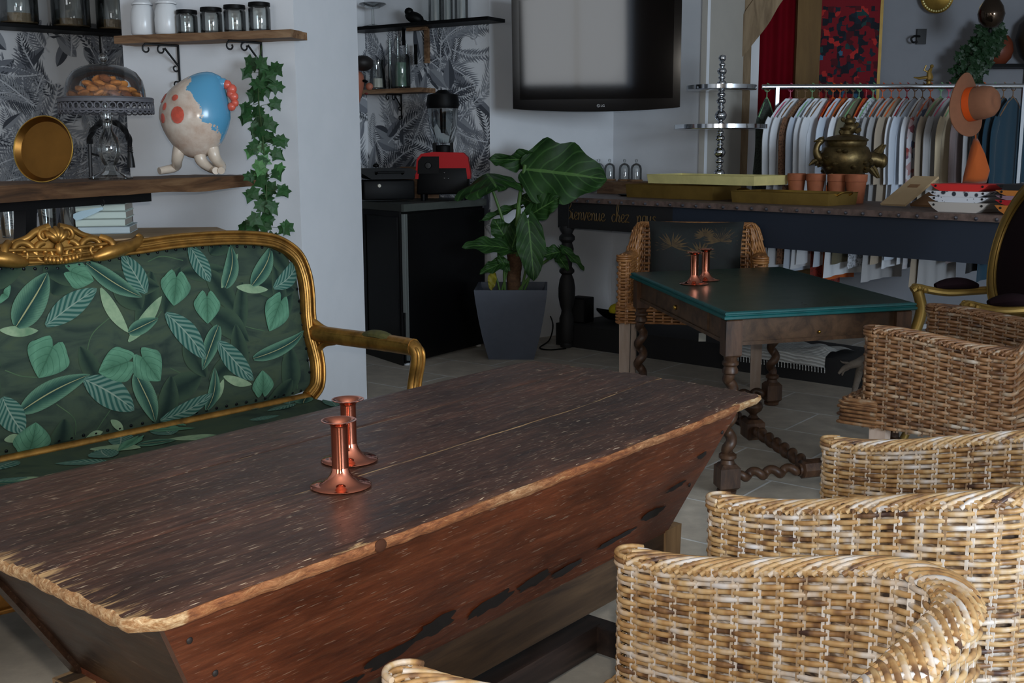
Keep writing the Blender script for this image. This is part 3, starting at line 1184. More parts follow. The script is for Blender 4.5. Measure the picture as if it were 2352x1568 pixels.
def leafmat(name, kind):
    m = NT(name)
    uv = m.n('UVMap')
    sp = m.n('SeparateXYZ')
    m.l(uv.outputs[0], sp.inputs[0])
    u, v = sp.outputs[0], sp.outputs[1]
    av = m.math('ABSOLUTE', m.math('SUBTRACT', m.math('MULTIPLY', v, 2.0), 1.0))       # 0 at the rib, 1 at the edge
    nz = m.noise(m.coord('Object', (14, 14, 14)), 1.0, 4)
    if kind == 'heart':
        c = m.ramp(m.math('ADD', m.math('MULTIPLY', av, 0.45), m.math('MULTIPLY', nz, 0.55)), [(0.25, C(66, 106, 84)), (0.55, C(92, 138, 112)), (0.8, C(72, 110, 90))])
        w = m.math('SINE', m.math('MULTIPLY', m.math('SUBTRACT', u, m.math('MULTIPLY', av, 0.55)), 30))
        c = m.mix(m.math('MULTIPLY', m.math('GREATER_THAN', w, 0.93), 0.55), c, C(50, 92, 72))
        c = m.mix(m.math('MULTIPLY', m.math('LESS_THAN', av, 0.035), 0.6), c, C(52, 90, 70))
    elif kind == 'stripe':
        w = m.math('SINE', m.math('MULTIPLY', m.math('SUBTRACT', u, m.math('MULTIPLY', av, 0.24)), 52))
        k = m.math('SMOOTH_MIN', m.math('MULTIPLY_ADD', w, 0.9, 0.5, clamp=True), 1.0, 0.1)
        c = m.mix(k, C(44, 86, 78), m.mix(nz, C(86, 118, 104), C(114, 140, 128)))
        c = m.mix(m.math('LESS_THAN', av, 0.05), c, C(128, 146, 132))
    elif kind == 'long':
        c = m.ramp(m.math('ADD', av, m.math('MULTIPLY', m.math('SUBTRACT', nz, 0.5), 0.7)), [(0.1, C(34, 62, 58)), (0.45, C(54, 88, 76)), (0.85, C(90, 126, 104))])
        w = m.math('SINE', m.math('MULTIPLY', m.math('SUBTRACT', u, m.math('MULTIPLY', av, 0.25)), 120))
        c = m.mix(m.math('MULTIPLY', m.math('GREATER_THAN', w, 0.6), 0.25), c, C(30, 66, 60))
        c = m.mix(m.math('LESS_THAN', av, 0.05), c, C(150, 152, 112))
    elif kind == 'pale':
        c = m.ramp(nz, [(0.3, C(96, 128, 100)), (0.6, C(142, 164, 132)), (0.75, C(112, 142, 112))])
    elif kind == 'shade':
        c = m.ramp(m.math('ADD', av, m.math('MULTIPLY', m.math('SUBTRACT', nz, 0.5), 0.8)), [(0.1, C(30, 46, 42)), (0.6, C(50, 68, 56)), (0.9, C(58, 76, 60))])
    else:
        c = m.ramp(nz, [(0.3, C(58, 84, 64)), (0.7, C(84, 108, 78))])
    m.col(c).set(Roughness=0.85)
    m.b.inputs['Specular IOR Level'].default_value = 0.15
    return m.mat


LEAFM = [SOFA_GROUND] + [leafmat('print_' + k + '_leaf', k) for k in ('heart', 'stripe', 'long', 'pale', 'stem', 'shade')]
SR = Vector((-0.73, 3.99, 0))
SA = math.atan2(0.75, 0.66)
su = Vector((math.cos(SA), math.sin(SA), 0))
sb = Vector((-su.y, su.x, 0))
SX0 = 0.055                                   # the crest is the middle of the sofa
so_c = SR - su * (0.95 - SX0)
REC = 0.17
sofa = thing('gilded_sofa', 'gilded carved wooden sofa upholstered in dark green leaf print fabric', 'sofa', (so_c.x, so_c.y, 0), SA)
SPN = su.cross(sb * REC + Vector((0, 0, 1))).normalized()
SP0 = SR + Vector((0, 0, 0.42))
SMI = XF[sofa.name].inverted()


def sof(px, py):                              # photo position -> (x, z) on the sofa back
    p = SMI @ upl(px, py, SP0, SPN)
    return p.x, p.z


def back_y(z):
    return REC * (z - 0.42)


TOPC = [(0.0, 0.960), (0.10, 0.967), (0.25, 0.979), (0.41, 0.989), (0.60, 0.988), (0.76, 0.973), (0.84, 0.94), (0.885, 0.896), (0.895, 0.84)]
XI = 0.893


def top_z(x):
    x = abs(x)
    for (a, za), (b, zb) in zip(TOPC, TOPC[1:]):
        if x <= b:
            t = (x - a) / (b - a)
            return za + (zb - za) * t
    return 0.84


def bot_z(x):
    x = abs(x)
    return 0.43 if x < 0.78 else 0.43 + 0.02 * ((x - 0.78) / 0.113) ** 2


def bulge(x, z):
    e = min(1, (XI - abs(x)) / 0.10, max(0, (top_z(x) - z)) / 0.10, max(0, z - bot_z(x)) / 0.10)
    e = max(0, e)
    return 0.030 * (1 - (1 - e) ** 2) + 0.004 * h2(x * 5, z * 5, 0)


def bp(x, z, lift=0.0):
    return Vector((x, back_y(z) - bulge(x, z) - lift, z))


up = MB()


def back_fn(a, b):
    s = 2 * a - 1
    x = XI * math.copysign(abs(s) ** 0.9, s)
    return bp(x, bot_z(x) + (top_z(x) - bot_z(x)) * b)


up.grid(back_fn, 60, 30)
up.grid(lambda a, b: Vector(back_fn(1 - a, b)) + Vector((0, 0.07, 0)), 20, 6)
lift = [0.0012]


def inside(x, z):
    return abs(x) < XI - 0.004 and bot_z(x) < z < top_z(x) - 0.002


def print_leaf(mb, base, tip, width, kind, surf, clampf):
    """a printed leaf lying on the cloth"""
    b, t = Vector(base), Vector(tip)
    d = t - b
    L = d.length
    d.normalize()
    n = Vector((-d.y, d.x))
    lift[0] += 0.00006
    K, J = 16, 8
    mi = {'heart': 1, 'stripe': 2, 'long': 3, 'pale': 4, 'shade': 6}[kind]
    vs, uv, fs = [], [], []
    bend = random.uniform(-0.06, 0.06) if kind != 'heart' else 0
    for i in range(K + 1):
        s = i / K
        for j in range(J + 1):
            q = 2 * j / J - 1
            if kind == 'heart':
                w = width / 2 * (math.sin(PI * min(1, (s * 0.93 + 0.07)) ** 0.62)) ** 0.85
                back = 0.24 * L * (1 - abs(2 * abs(q) - 1) ** 2) * max(0, 1 - s * 2.2)
                p = b + d * (L * s - back) + n * (q * w)
            else:
                e = 0.75 if kind == 'long' else 0.95
                w = width / 2 * max(0.0, math.sin(PI * (0.02 + 0.98 * s) ** e)) ** 0.75
                p = b + d * L * s + n * (q * w + bend * L * math.sin(PI * s))
            p = clampf(p)
            vs.append(surf(p.x, p.y, lift[0]))
            uv.append((s, j / J))
    for i in range(K):
        for j in range(J):
            a = i * (J + 1) + j
            fs.append((a, a + 1, a + J + 2, a + J + 1))
    mb.add(vs, fs, mi, uv)


def print_stem(mb, pts, surf, clampf, w=0.0028):
    P = [Vector((p[0], p[1], 0)) for p in pts]
    S = spline(P, 8)
    lift[0] += 0.00003
    vs, fs = [], []
    for i, p in enumerate(S):
        d = (S[min(i + 1, len(S) - 1)] - S[max(i - 1, 0)]).normalized()
        n = Vector((-d.y, d.x, 0)) * w * 0.5
        for q in (p + n, p - n):
            c = clampf(Vector((q.x, q.y)))
            vs.append(surf(c.x, c.y, lift[0]))
    for i in range(len(S) - 1):
        fs.append((2 * i, 2 * i + 1, 2 * i + 3, 2 * i + 2))
    mb.add(vs, fs, 5)


def bclamp(p):
    x = max(-XI + 0.004, min(XI - 0.004, p.x))
    return Vector((x, max(bot_z(x) + 0.003, min(top_z(x) - 0.003, p.y))))


def Z5(x, y):                                 # from the enlarged view back to photo pixels
    return sof(x / 2.45, 500 + y / 2.45)


random.seed(21)
sc = 1 / 2.45 * 0.00125 * 1.03
stems = [[(600, 545), (490, 650), (462, 780), (490, 870)], [(1275, 540), (1340, 600), (1460, 632)], [(0, 850), (90, 882), (185, 890)], [(930, 838), (1000, 880), (1030, 960)],
         [(1560, 770), (1640, 850), (1660, 960)], [(815, 245), (900, 215), (1010, 238)], [(290, 1040), (390, 1120), (415, 1220)], [(470, 872), (400, 930)],
         [(600, 1060), (560, 1130), (530, 1200)], [(700, 660), (820, 600), (880, 520)]]
for s in stems:
    print_stem(up, [Z5(*p) for p in s], bp, bclamp)
for i in range(46):                           # dim leaves in the background of the print
    a_ = random.uniform(0, 6.28)
    b_ = (random.uniform(-0.85, 0.85), random.uniform(0.45, 0.97))
    l_ = random.uniform(0.12, 0.22)
    print_leaf(up, b_, (b_[0] + l_ * math.cos(a_), b_[1] + l_ * math.sin(a_)), random.uniform(0.06, 0.11), 'shade', bp, bclamp)
LV = [('pale', (690, 690), (880, 435), 80), ('pale', (535, 390), (690, 640), 80), ('pale', (1300, 385), (1475, 400), 60), ('pale', (-30, 625), (185, 628), 60),
      ('pale', (1225, 885), (1385, 930), 60), ('pale', (1215, 390), (1320, 200), 60), ('pale', (1150, 1060), (1225, 900), 60), ('pale', (480, 1240), (570, 1200), 50), ('pale', (0, 1240), (110, 1235), 50), ('pale', (600, 1130), (690, 1200), 45),
      ('long', (1235, 390), (1290, 150), 110), ('long', (690, 640), (860, 560), 90), ('long', (1150, 1080), (1175, 835), 90),
      ('heart', (380, 300), (500, 350), 170), ('stripe', (225, 600), (515, 392), 135), ('stripe', (790, 420), (680, 200), 140), ('stripe', (1060, 150), (1150, 357), 130),
      ('stripe', (1505, 392), (1700, 215), 130), ('long', (60, 605), (255, 305), 170), ('long', (475, 255), (770, 442), 115), ('long', (1385, 375), (1520, 160), 115),
      ('heart', (1130, 440), (1135, 590), 190), ('heart', (960, 330), (945, 490), 205), ('long', (1195, 600), (1105, 850), 110), ('stripe', (900, 530), (1125, 790), 150), ('stripe', (1192, 688), (1392, 908), 145),
      ('heart', (1545, 465), (1480, 632), 200), ('long', (1390, 785), (1700, 630), 95), ('heart', (265, 715), (185, 892), 255), ('long', (85, 1080), (475, 872), 130),
      ('stripe', (440, 900), (725, 1075), 180), ('long', (728, 868), (862, 1148), 130), ('heart', (690, 800), (520, 862), 210), ('heart', (765, 775), (868, 910), 215),
      ('stripe', (888, 1135), (1165, 980), 115), ('stripe', (-20, 1000), (105, 1205), 150), ('heart', (1452, 975), (1440, 850), 170), ('heart', (160, 1300), (170, 1140), 220),
      ('heart', (-10, 420), (18, 440), 120), ('stripe', (-330, 700), (-120, 520), 140), ('heart', (-200, 900), (-150, 1050), 220), ('long', (-420, 760), (-180, 640), 120), ('stripe', (-380, 1000), (-230, 1180), 150),
      ('heart', (-420, 500), (-380, 620), 200)]
for k, a, b, w in LV:
    print_leaf(up, Z5(*a), Z5(*b), w * sc * (1.0 if k != 'heart' else 1.02), k, bp, bclamp)
up.build('back_upholstery', LEAFM, sofa, world=False, angle=80)
# row of dark nails along the cloth
mb = MB()
ed = [(x, top_z(x) - 0.010) for x in [XI * (i / 26) - 0.0 for i in range(-24, 25)]]
ed += [(s * (XI - 0.010), z) for s in (-1, 1) for z in [0.46 + 0.043 * i for i in range(9)]]
ed += [(XI * i / 22 * 0.98, bot_z(0) + 0.012) for i in range(-21, 22)]
for x, z in ed:
    p = bp(x, z)
    mb.ell((p.x, p.y - 0.002, p.z), (0.0055, 0.004, 0.0055), n=8)
nl = mb.build('upholstery_nails', plain('blackened_nail', C(20, 24, 28), 0.3, 0.7), sofa, world=False)
nl['kind'] = 'stuff'

# carved frame: moulded rails swept along the outline
def sweep(mb, pts, w, dpt, bead=0.006):
    """a moulded rail: a flat round core with a raised bead along both edges"""
    P = [Vector(p) for p in pts]
    yv = Vector((0, -1, REC)).normalized()
    mb.tube(P, 1.0, 10, up=yv, flat=(dpt / 2, w / 2))
    for sgn in (-1, 1):
        Q = []
        for i, p in enumerate(P):
            t = (P[min(i + 1, len(P) - 1)] - P[max(i - 1, 0)]).normalized()
            nn = t.cross(yv).normalized()
            Q.append(p + nn * (sgn * (w / 2 - bead * 0.7)) + yv * (dpt / 2 - bead * 0.35))
        mb.tube(Q, bead, 8, up=yv)
    Q = [p + yv * (dpt / 2 - 0.002) for p in P]
    mb.tube(Q, bead * 0.8, 8, up=yv)


def fp(x, z):
    return Vector((x, back_y(z) - 0.012, z))


mb = MB()
right = [(0.0, 0.985), (0.10, 0.992), (0.18, 0.995), (0.28, 0.998), (0.41, 1.006), (0.60, 1.005), (0.74, 0.993), (0.82, 0.972), (0.885, 0.925), (0.911, 0.86), (0.914, 0.79), (0.905, 0.71),
         (0.903, 0.64), (0.912, 0.58), (0.915, 0.52), (0.900, 0.455), (0.86, 0.42)]
sweep(mb, spline([fp(x, z) for x, z in right], 6), 0.046, 0.05)
sweep(mb, spline([fp(-x, z) for x, z in right], 6), 0.046, 0.05)
mb.tube([fp(-0.87, 0.418), fp(-0.45, 0.418), fp(0.45, 0.418), fp(0.87, 0.418)], 0.016, 8)
mb.build('back_frame', GOLD, sofa, world=False, angle=60)
# crest carving
mb = MB()
yv = Vector((0, -1, REC)).normalized()


def spiral(c, r0, r1, a0, turns, th, sgn=1, n=34, out=0.012):
    pts, rs = [], []
    for i in range(n):
        t = i / (n - 1)
        a = a0 + sgn * 2 * PI * turns * t
        r = r0 + (r1 - r0) * t
        p = fp(c[0] + r * math.cos(a), c[1] + r * math.sin(a)) + yv * (out + 0.012 * t)
        pts.append(p)
        rs.append(th * (1 - 0.55 * t))
    mb.tube(pts, rs, 8, up=yv)
    mb.ell(pts[-1], th * 0.7, n=8)


for s in (-1, 1):
    sp = lambda x, z: (s * x, z)
    spiral(sp(0.112, 1.000), 0.040, 0.008, PI if s > 0 else 0, 1.15, 0.012, -s)
    spiral(sp(0.040, 0.995), 0.036, 0.008, PI / 2, 1.1, 0.0115, -s)
    spiral(sp(0.036, 1.048), 0.026, 0.006, PI if s > 0 else 0, 1.0, 0.010, -s)
    # leaf that sweeps out along the rail and curls up at its end
    cv = spline([fp(s * 0.10, 0.972) + yv * 0.02, fp(s * 0.155, 0.985) + yv * 0.03, fp(s * 0.20, 0.995) + yv * 0.026, fp(s * 0.245, 1.004) + yv * 0.02, fp(s * 0.275, 1.022) + yv * 0.015, fp(s * 0.268, 1.036) + yv * 0.012], 6)
    mb.tube(cv, [0.005 + 0.019 * math.sin(PI * (0.04 + 0.9 * (i / (len(cv) - 1)) ** 0.6)) for i in range(len(cv))], 8, up=yv)
    cv = spline([fp(s * 0.145, 1.035) + yv * 0.01, fp(s * 0.165, 1.02) + yv * 0.03, fp(s * 0.170, 0.995) + yv * 0.034, fp(s * 0.150, 0.975) + yv * 0.03], 6)
    mb.tube(cv, [0.012, ] * len(cv), 8, up=yv)
    for k in range(4):
        mb.ell(fp(s * (0.013 + 0.012 * k), 0.972 + 0.002 * k) + yv * 0.03, (0.008, 0.008, 0.012), n=8)
    cv = spline([fp(s * 0.015, 1.075) + yv * 0.01, fp(s * 0.06, 1.062) + yv * 0.01, fp(s * 0.09, 1.045) + yv * 0.01, fp(s * 0.15, 1.03), fp(s * 0.20, 1.015)], 6)
    mb.tube(cv, [0.013 - 0.006 * i / (len(cv) - 1) for i in range(len(cv))], 8, up=yv)
for k in range(5):                            # shell in the middle
    a = PI / 2 + (k - 2) * 0.42
    cv = [fp(0.045 * t * math.cos(a), 1.028 + 0.045 * t * math.sin(a)) + yv * (0.016 + 0.012 * math.sin(PI * t)) for t in [i / 8 for i in range(9)]]
    mb.tube(cv, [0.004 + 0.008 * math.sin(PI * (0.15 + 0.75 * i / 8)) for i in range(9)], 8, up=yv)
mb.ell(fp(0, 1.005) + yv * 0.024, (0.014, 0.012, 0.024), n=10)
mb.ell(fp(0, 0.975) + yv * 0.024, (0.010, 0.010, 0.014), n=10)
# pierced ground behind the scrolls
g = [(-0.21, 0.985), (-0.15, 1.012), (-0.09, 1.030), (-0.045, 1.062), (0, 1.074), (0.045, 1.062), (0.09, 1.030), (0.15, 1.012), (0.21, 0.985), (0.1, 0.966), (-0.1, 0.966)]
mb.prism([(x, z) for x, z in g], (0, 0.024, 0), (0, back_y(1.0) - 0.02, 0))
mb.build('carved_crest', GOLD, sofa, world=False, angle=70)

# arms with pads, seat, apron and legs
PADM = plain('moss_brown_velvet', C(74, 72, 34), 0.9, 0, 0.4, 40)
for s in (-1, 1):
    mb = MB()
    X = s * 0.915
    cv = spline([(X - s * 0.004, back_y(0.62) - 0.01, 0.645), (X + s * 0.02, -0.10, 0.640), (X + s * 0.035, -0.25, 0.640), (X + s * 0.035, -0.40, 0.642), (X + s * 0.03, -0.485, 0.642)], 6)
    mb.tube(cv, 1.0, 12, up=(0, 0, 1), flat=(0.031, 0.028))
    for q in (-1, 1):
        mb.tube([Vector(p) + Vector((q * 0.020, 0, 0.013)) for p in cv], 0.006, 8)
    cv = spline([(X + s * 0.03, -0.455, 0.648), (X + s * 0.03, -0.492, 0.640), (X + s * 0.03, -0.500, 0.60), (X + s * 0.028, -0.485, 0.53), (X + s * 0.012, -0.49, 0.45), (X - s * 0.01, -0.52, 0.37), (X - s * 0.012, -0.54, 0.30)], 6)
    mb.tube(cv, [0.026 - 0.004 * math.sin(PI * i / (len(cv) - 1)) for i in range(len(cv))], 10, up=(0, -1, 0))
    for q in (-1, 1):
        mb.tube([Vector(p) + Vector((q * 0.012, -0.020, 0)) for p in cv], 0.006, 8)
    # bracket curve down the back stile
    cv = spline([(X - s * 0.002, back_y(0.70) - 0.012, 0.70), (X + s * 0.014, -0.02, 0.665), (X + s * 0.022, -0.07, 0.655)], 6)
    mb.tube(cv, 0.012, 8)
    cv = spline([(X + s * 0.0, back_y(0.56) - 0.012, 0.565), (X + s * 0.012, -0.03, 0.605), (X + s * 0.022, -0.08, 0.618)], 6)
    mb.tube(cv, 0.012, 8)
    a = mb.build('arm', GOLD, sofa, world=False, angle=60)
    mb = MB()
    cv = [(X + s * 0.034, -0.22 - 0.16 * i / 10, 0.655 + 0.012 * math.sin(PI * i / 10)) for i in range(11)]
    mb.tube(cv, [0.004 + 0.022 * math.sin(PI * (0.08 + 0.84 * i / 10)) ** 0.5 for i in range(11)], 10, up=(0, 0, 1), flat=(0.62, 1))
    pd = mb.build('arm_pad', PADM, a, world=False, root=sofa)
seat = MB()


def seat_front(x):                            # serpentine front edge
    t = abs(x) / 0.93
    return -0.60 - 0.09 * math.cos(PI * min(1, t) * 1.0) * (1 if t < 1 else 1) - 0.01


def seat_p(x, q, lift=0.0):
    y = 0.03 + (seat_front(x) - 0.03) * q
    e = max(0.0, min(1, (1 - q) / 0.12, (0.93 - abs(x)) / 0.08 + 0.001))
    return Vector((x, y, 0.355 + 0.062 * (1 - (1 - e) ** 2) + lift))


seat.grid(lambda a, b: seat_p(-0.93 + 1.86 * a, b), 50, 24)
seat.grid(lambda a, b: Vector((-0.93 + 1.86 * a, seat_front(-0.93 + 1.86 * a), 0.355 - 0.105 * b)), 50, 1)
sclamp = lambda p: Vector((max(-0.92, min(0.92, p.x)), max(0.02, min(0.985, p.y))))
random.seed(5)
for i in range(64):
    k = random.choice(('heart', 'stripe', 'long', 'stripe', 'long', 'pale'))
    c0 = Vector((random.uniform(-0.92, 0.92), random.uniform(0.05, 0.98)))
    a = random.uniform(0, 2 * PI)
    L = random.uniform(0.1, 0.17)
    lift[0] = 0.001 + i * 0.00004
    print_leaf(seat, (c0.x, c0.y), (c0.x + L * math.cos(a), c0.y + L * math.sin(a) * 1.5), random.uniform(0.06, 0.1), k, seat_p, sclamp)
seat.build('seat_cushion', LEAFM, sofa, world=False, angle=60)
mb = MB()
cv = [(-0.93 + 1.86 * i / 40, seat_front(-0.93 + 1.86 * i / 40) - 0.004, 0.228 - 0.018 * math.cos(4 * PI * i / 40)) for i in range(41)]
mb.tube(cv, 1.0, 10, up=(0, -1, 0), flat=(0.02, 0.036))
mb.tube([(x, y - 0.016, z + 0.024) for x, y, z in cv], 0.007, 8)
mb.tube([(x, y - 0.016, z - 0.028) for x, y, z in cv], 0.007, 8)
for s in (-1, 1):
    mb.box((s * 0.92, -0.27, 0.27), (0.04, 0.56, 0.11), b=0.012)
mb.box((0, 0.02, 0.33), (1.84, 0.05, 0.12), b=0.01)
for x in (-0.31, 0.31, -0.9, 0.9, 0):
    mb.ell((x, seat_front(x) - 0.02, 0.228), (0.035, 0.012, 0.03), n=12)
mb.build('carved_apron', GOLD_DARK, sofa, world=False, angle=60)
for x, y in ((-0.90, -0.54), (-0.31, seat_front(0.31) + 0.03), (0.31, seat_front(0.31) + 0.03), (0.90, -0.54), (-0.88, 0.03), (0.88, 0.03)):
    dy = -0.03 if y < 0 else 0.03
    cv = spline([(x, y, 0.31), (x, y + dy * 0.8, 0.23), (x, y + dy * 0.2, 0.12), (x, y, 0.05), (x, y + dy * 0.7, 0.012)], 6)
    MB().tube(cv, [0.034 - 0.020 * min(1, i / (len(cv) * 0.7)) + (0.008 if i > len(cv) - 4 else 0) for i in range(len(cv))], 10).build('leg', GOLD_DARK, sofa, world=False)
# ================================================================ brown rattan chairs by the green table
cc = Vector((1.40, 3.878)) + Vector((0.79, -0.61)) * 0.29
make_chair('brown rattan armchair at the near right corner of the green table', (cc.x, cc.y, 0), math.atan2(0.61, -0.79) + PI / 2,
           dict(mid, w=0.70, d=0.58, seat_h=0.455), B_MATS, LEG_PINK, 'rattan armchairs at the green table')
dm = Vector((0.935, 5.755))
df = Vector((-0.208, -0.978))
dc = dm - df * 0.21
make_chair('amber rattan armchair with a dark cushion, behind the green table', (dc.x, dc.y, 0), math.atan2(df.y, df.x) + PI / 2,
           dict(w=0.76, d=0.42, zb=0.395, rim=lambda t: 0.748 - 0.01 * sstep(0.05, 0.4, t) + 0.155 * sstep(0.47, 0.56, t), stake=0.044, row=0.016, thick=0.06, rad=0.0075, rb=0.08, leg=0.06, samp=4, sides=5, seat_out=0.03, seat_h=0.47),
           A_MATS, LEG_PINK, 'rattan armchairs at the green table')
# its cushion
m = NT('dark_palm_print_cloth')
f = m.noise(m.coord('Object', (7, 7, 7)), 1.0, 4, 0.6, 2.0)
m.col(m.ramp(f, [(0.45, C(8, 11, 10)), (0.60, C(10, 20, 18)), (0.70, C(22, 20, 12))])).set(Roughness=0.8)
CUSH = m.mat
GOLDPRINT = plain('gold_palm_print', C(74, 56, 28), 0.8, 0, 0.4, 30)
cu0 = uy(1597, 565, 5.98)
cush = thing('cushion', 'dark cushion with gold palm print leaning in the amber rattan armchair', 'cushion', (cu0.x, cu0.y, 0.55), math.atan2(df.y, df.x) + PI / 2)
mb = MB()


def cu_fn(sgn):
    def fn(a, b):
        x, z = (2 * a - 1), (2 * b - 1)
        th = 0.055 * (1 - x ** 4) ** 0.5 * (1 - z ** 4) ** 0.5
        return Vector((0.255 * x * (1 - 0.06 * (1 - z * z)), sgn * th - 0.02 + 0.10 * (z + 1) / 2 * 0.6, 0.185 + 0.185 * z * (1 - 0.05 * (1 - x * x))))
    return fn


mb.grid(cu_fn(-1), 18, 14)
mb.grid(lambda a, b: cu_fn(1)(1 - a, b), 18, 14)
random.seed(3)
for cx_, cz_, R_ in ((-0.13, 0.24, 0.10), (0.03, 0.20, 0.09), (0.14, 0.27, 0.10), (0.05, 0.30, 0.06)):
    for k in range(13):
        a = -0.3 + k * 0.31 + random.uniform(-0.1, 0.1)
        p0, p1 = Vector((cx_, cz_)), Vector((cx_ + R_ * math.cos(a), cz_ + R_ * 0.8 * math.sin(a)))
        nn = Vector((-math.sin(a), math.cos(a))) * 0.006
        md = (p0 + p1) / 2

        def on(p):
            aa, bb = (p.x / 0.255 + 1) / 2, ((p.y - 0.185) / 0.185 + 1) / 2
            q = cu_fn(-1)(max(0.02, min(0.98, aa)), max(0.02, min(0.98, bb)))
            return q - Vector((0, 0.0015, 0))
        mb.add([on(p0), on(md + nn), on(p1), on(md - nn)], [(0, 1, 2, 3)], 1)
mb.build('cover', [CUSH, GOLDPRINT], cush, world=False, angle=80)

# ================================================================ green-topped table with barley-twist legs
GN, GL, GR = Vector((0.781, 4.031, 0)), Vector((0.579, 5.41, 0)), Vector((1.579, 4.28, 0))
ge, gl = GR - GN, GL - GN


def gq(a, b, z):
    return GN + ge * a + gl * b + Vector((0, 0, z))


m = NT('green_table_paint')
f = m.noise(m.coord('Object', (6, 6, 6)), 1.0, 5, 0.6)
m.col(m.ramp(f, [(0.3, C(18, 42, 33)), (0.7, C(24, 50, 40))]))
m.l(m.ramp(f, [(0.3, (0.27, 0.27, 0.27, 1)), (0.7, (0.33, 0.33, 0.33, 1))]), m.b.inputs['Roughness'])
m.b.inputs['Specular IOR Level'].default_value = 0.25
GREEN_TOP = m.mat
TEAL = plain('teal_table_edge_paint', C(8, 78, 78), 0.4, 0, 0.2, 20)
OAK = wood('dark_oak', [C(46, 33, 23), C(82, 60, 42), C(104, 78, 56)], (14, 14, 14), 0.5)
OAKV = wood('turned_oak', [C(42, 28, 20), C(76, 52, 36), C(98, 70, 50)], (30, 30, 6), 0.42)
gtc = gq(0.5, 0.5, 0)
gt = thing('green_topped_table', 'old oak table with a dark green top, teal edge and barley twist legs', 'table', (gtc.x, gtc.y, 0))
mb = MB()


def ring4(o, z):
    a, b = o / ge.length, o / gl.length
    return [gq(-a, -b, z), gq(1 + a, -b, z), gq(1 + a, 1 + b, z), gq(-a, 1 + b, z)]


prof = [(-0.045, 0.680), (-0.008, 0.680), (0.0, 0.684), (0.0, 0.692), (-0.006, 0.696), (-0.006, 0.699), (-0.002, 0.702), (-0.004, 0.707), (-0.012, 0.710), (-0.016, 0.7105)]
vs, fs, ms = [], [], []
for o, z in prof:
    vs += ring4(o, z)
for i in range(len(prof) - 1):
    for k in range(4):
        l = (k + 1) % 4
        fs.append((i * 4 + k, i * 4 + l, i * 4 + 4 + l, i * 4 + 4 + k))
        ms.append(1)
e = (len(prof) - 1) * 4
fs += [(e, e + 1, e + 2, e + 3), (3, 2, 1, 0)]
ms += [0, 1]
mb.add(vs, fs, ms)
mb.build('table_top', [GREEN_TOP, TEAL], gt, smooth=False)
# aprons between the leg blocks
def gbar(a0, b0, a1, b1, z0, z1, t, name, mat, par=None):
    p, q = gq(a0, b0, 0), gq(a1, b1, 0)
    d = (q - p).normalized()
    n = Vector((-d.y, d.x, 0)) * (t / 2)
    m_ = MB()
    m_.hull8([v + Vector((0, 0, z0)) for v in (p - n, q - n, q + n, p + n)], [v + Vector((0, 0, z1)) for v in (p - n, q - n, q + n, p + n)])
    return m_.build(name, mat, par or gt, smooth=False, root=gt)


IN = 0.062
ia, ib = 0.058, 0.036
for a0, b0, a1, b1 in ((ia, ib, 1 - ia, ib), (ia, 1 - ib, 1 - ia, 1 - ib), (ia, ib, ia, 1 - ib), (1 - ia, ib, 1 - ia, 1 - ib)):
    gbar(a0, b0, a1, b1, 0.590, 0.682, 0.022, 'apron', OAK)
    gbar(a0, b0, a1, b1, 0.578, 0.592, 0.034, 'apron_moulding', OAK)
dr = gbar(ia - 0.016, 0.2, ia - 0.016, 0.82, 0.600, 0.672, 0.012, 'drawer', OAK)
kp = gq(ia - 0.03, 0.5, 0.632)
MB().ell(kp, 0.011, n=12).build('knob', BRASS, dr, root=gt)
kp = gq(0.5, ib - 0.012, 0.612)
MB().ell(kp, 0.007, n=10).build('knob', BRASS, gt)


def twist(mb, p0, p1, r=0.021, off=0.0135, pitch=0.098, ph=0.0):
    p0, p1 = Vector(p0), Vector(p1)
    d = (p1 - p0)
    L = d.length
    d.normalize()
    e1 = d.orthogonal().normalized()
    e2 = d.cross(e1)
    n = max(12, int(L / pitch * 14))
    pts = []
    for i in range(n + 1):
        s = L * i / n
        k = min(1, s / 0.03, (L - s) / 0.03)
        a = 2 * PI * s / pitch + ph
        pts.append(p0 + d * s + (e1 * math.cos(a) + e2 * math.sin(a)) * off * k)
    mb.tube(pts, r, 12)


def vblock(mb, c, z0, z1, h, ch=0.008):
    ex, ey = ge.normalized(), gl.normalized()
    prof = [(h - ch, z0), (h, z0 + ch), (h, z1 - ch), (h - ch, z1)]
    vs, fs = [], []
    for o, z in prof:
        vs += [Vector((c.x, c.y, z)) + ex * (a * o) + ey * (b * o) for a, b in ((-1, -1), (1, -1), (1, 1), (-1, 1))]
    for i in range(3):
        for k in range(4):
            l = (k + 1) % 4
            fs.append((i * 4 + k, i * 4 + l, i * 4 + 4 + l, i * 4 + 4 + k))
    fs += [(3, 2, 1, 0), (12, 13, 14, 15)]
    mb.add(vs, fs)


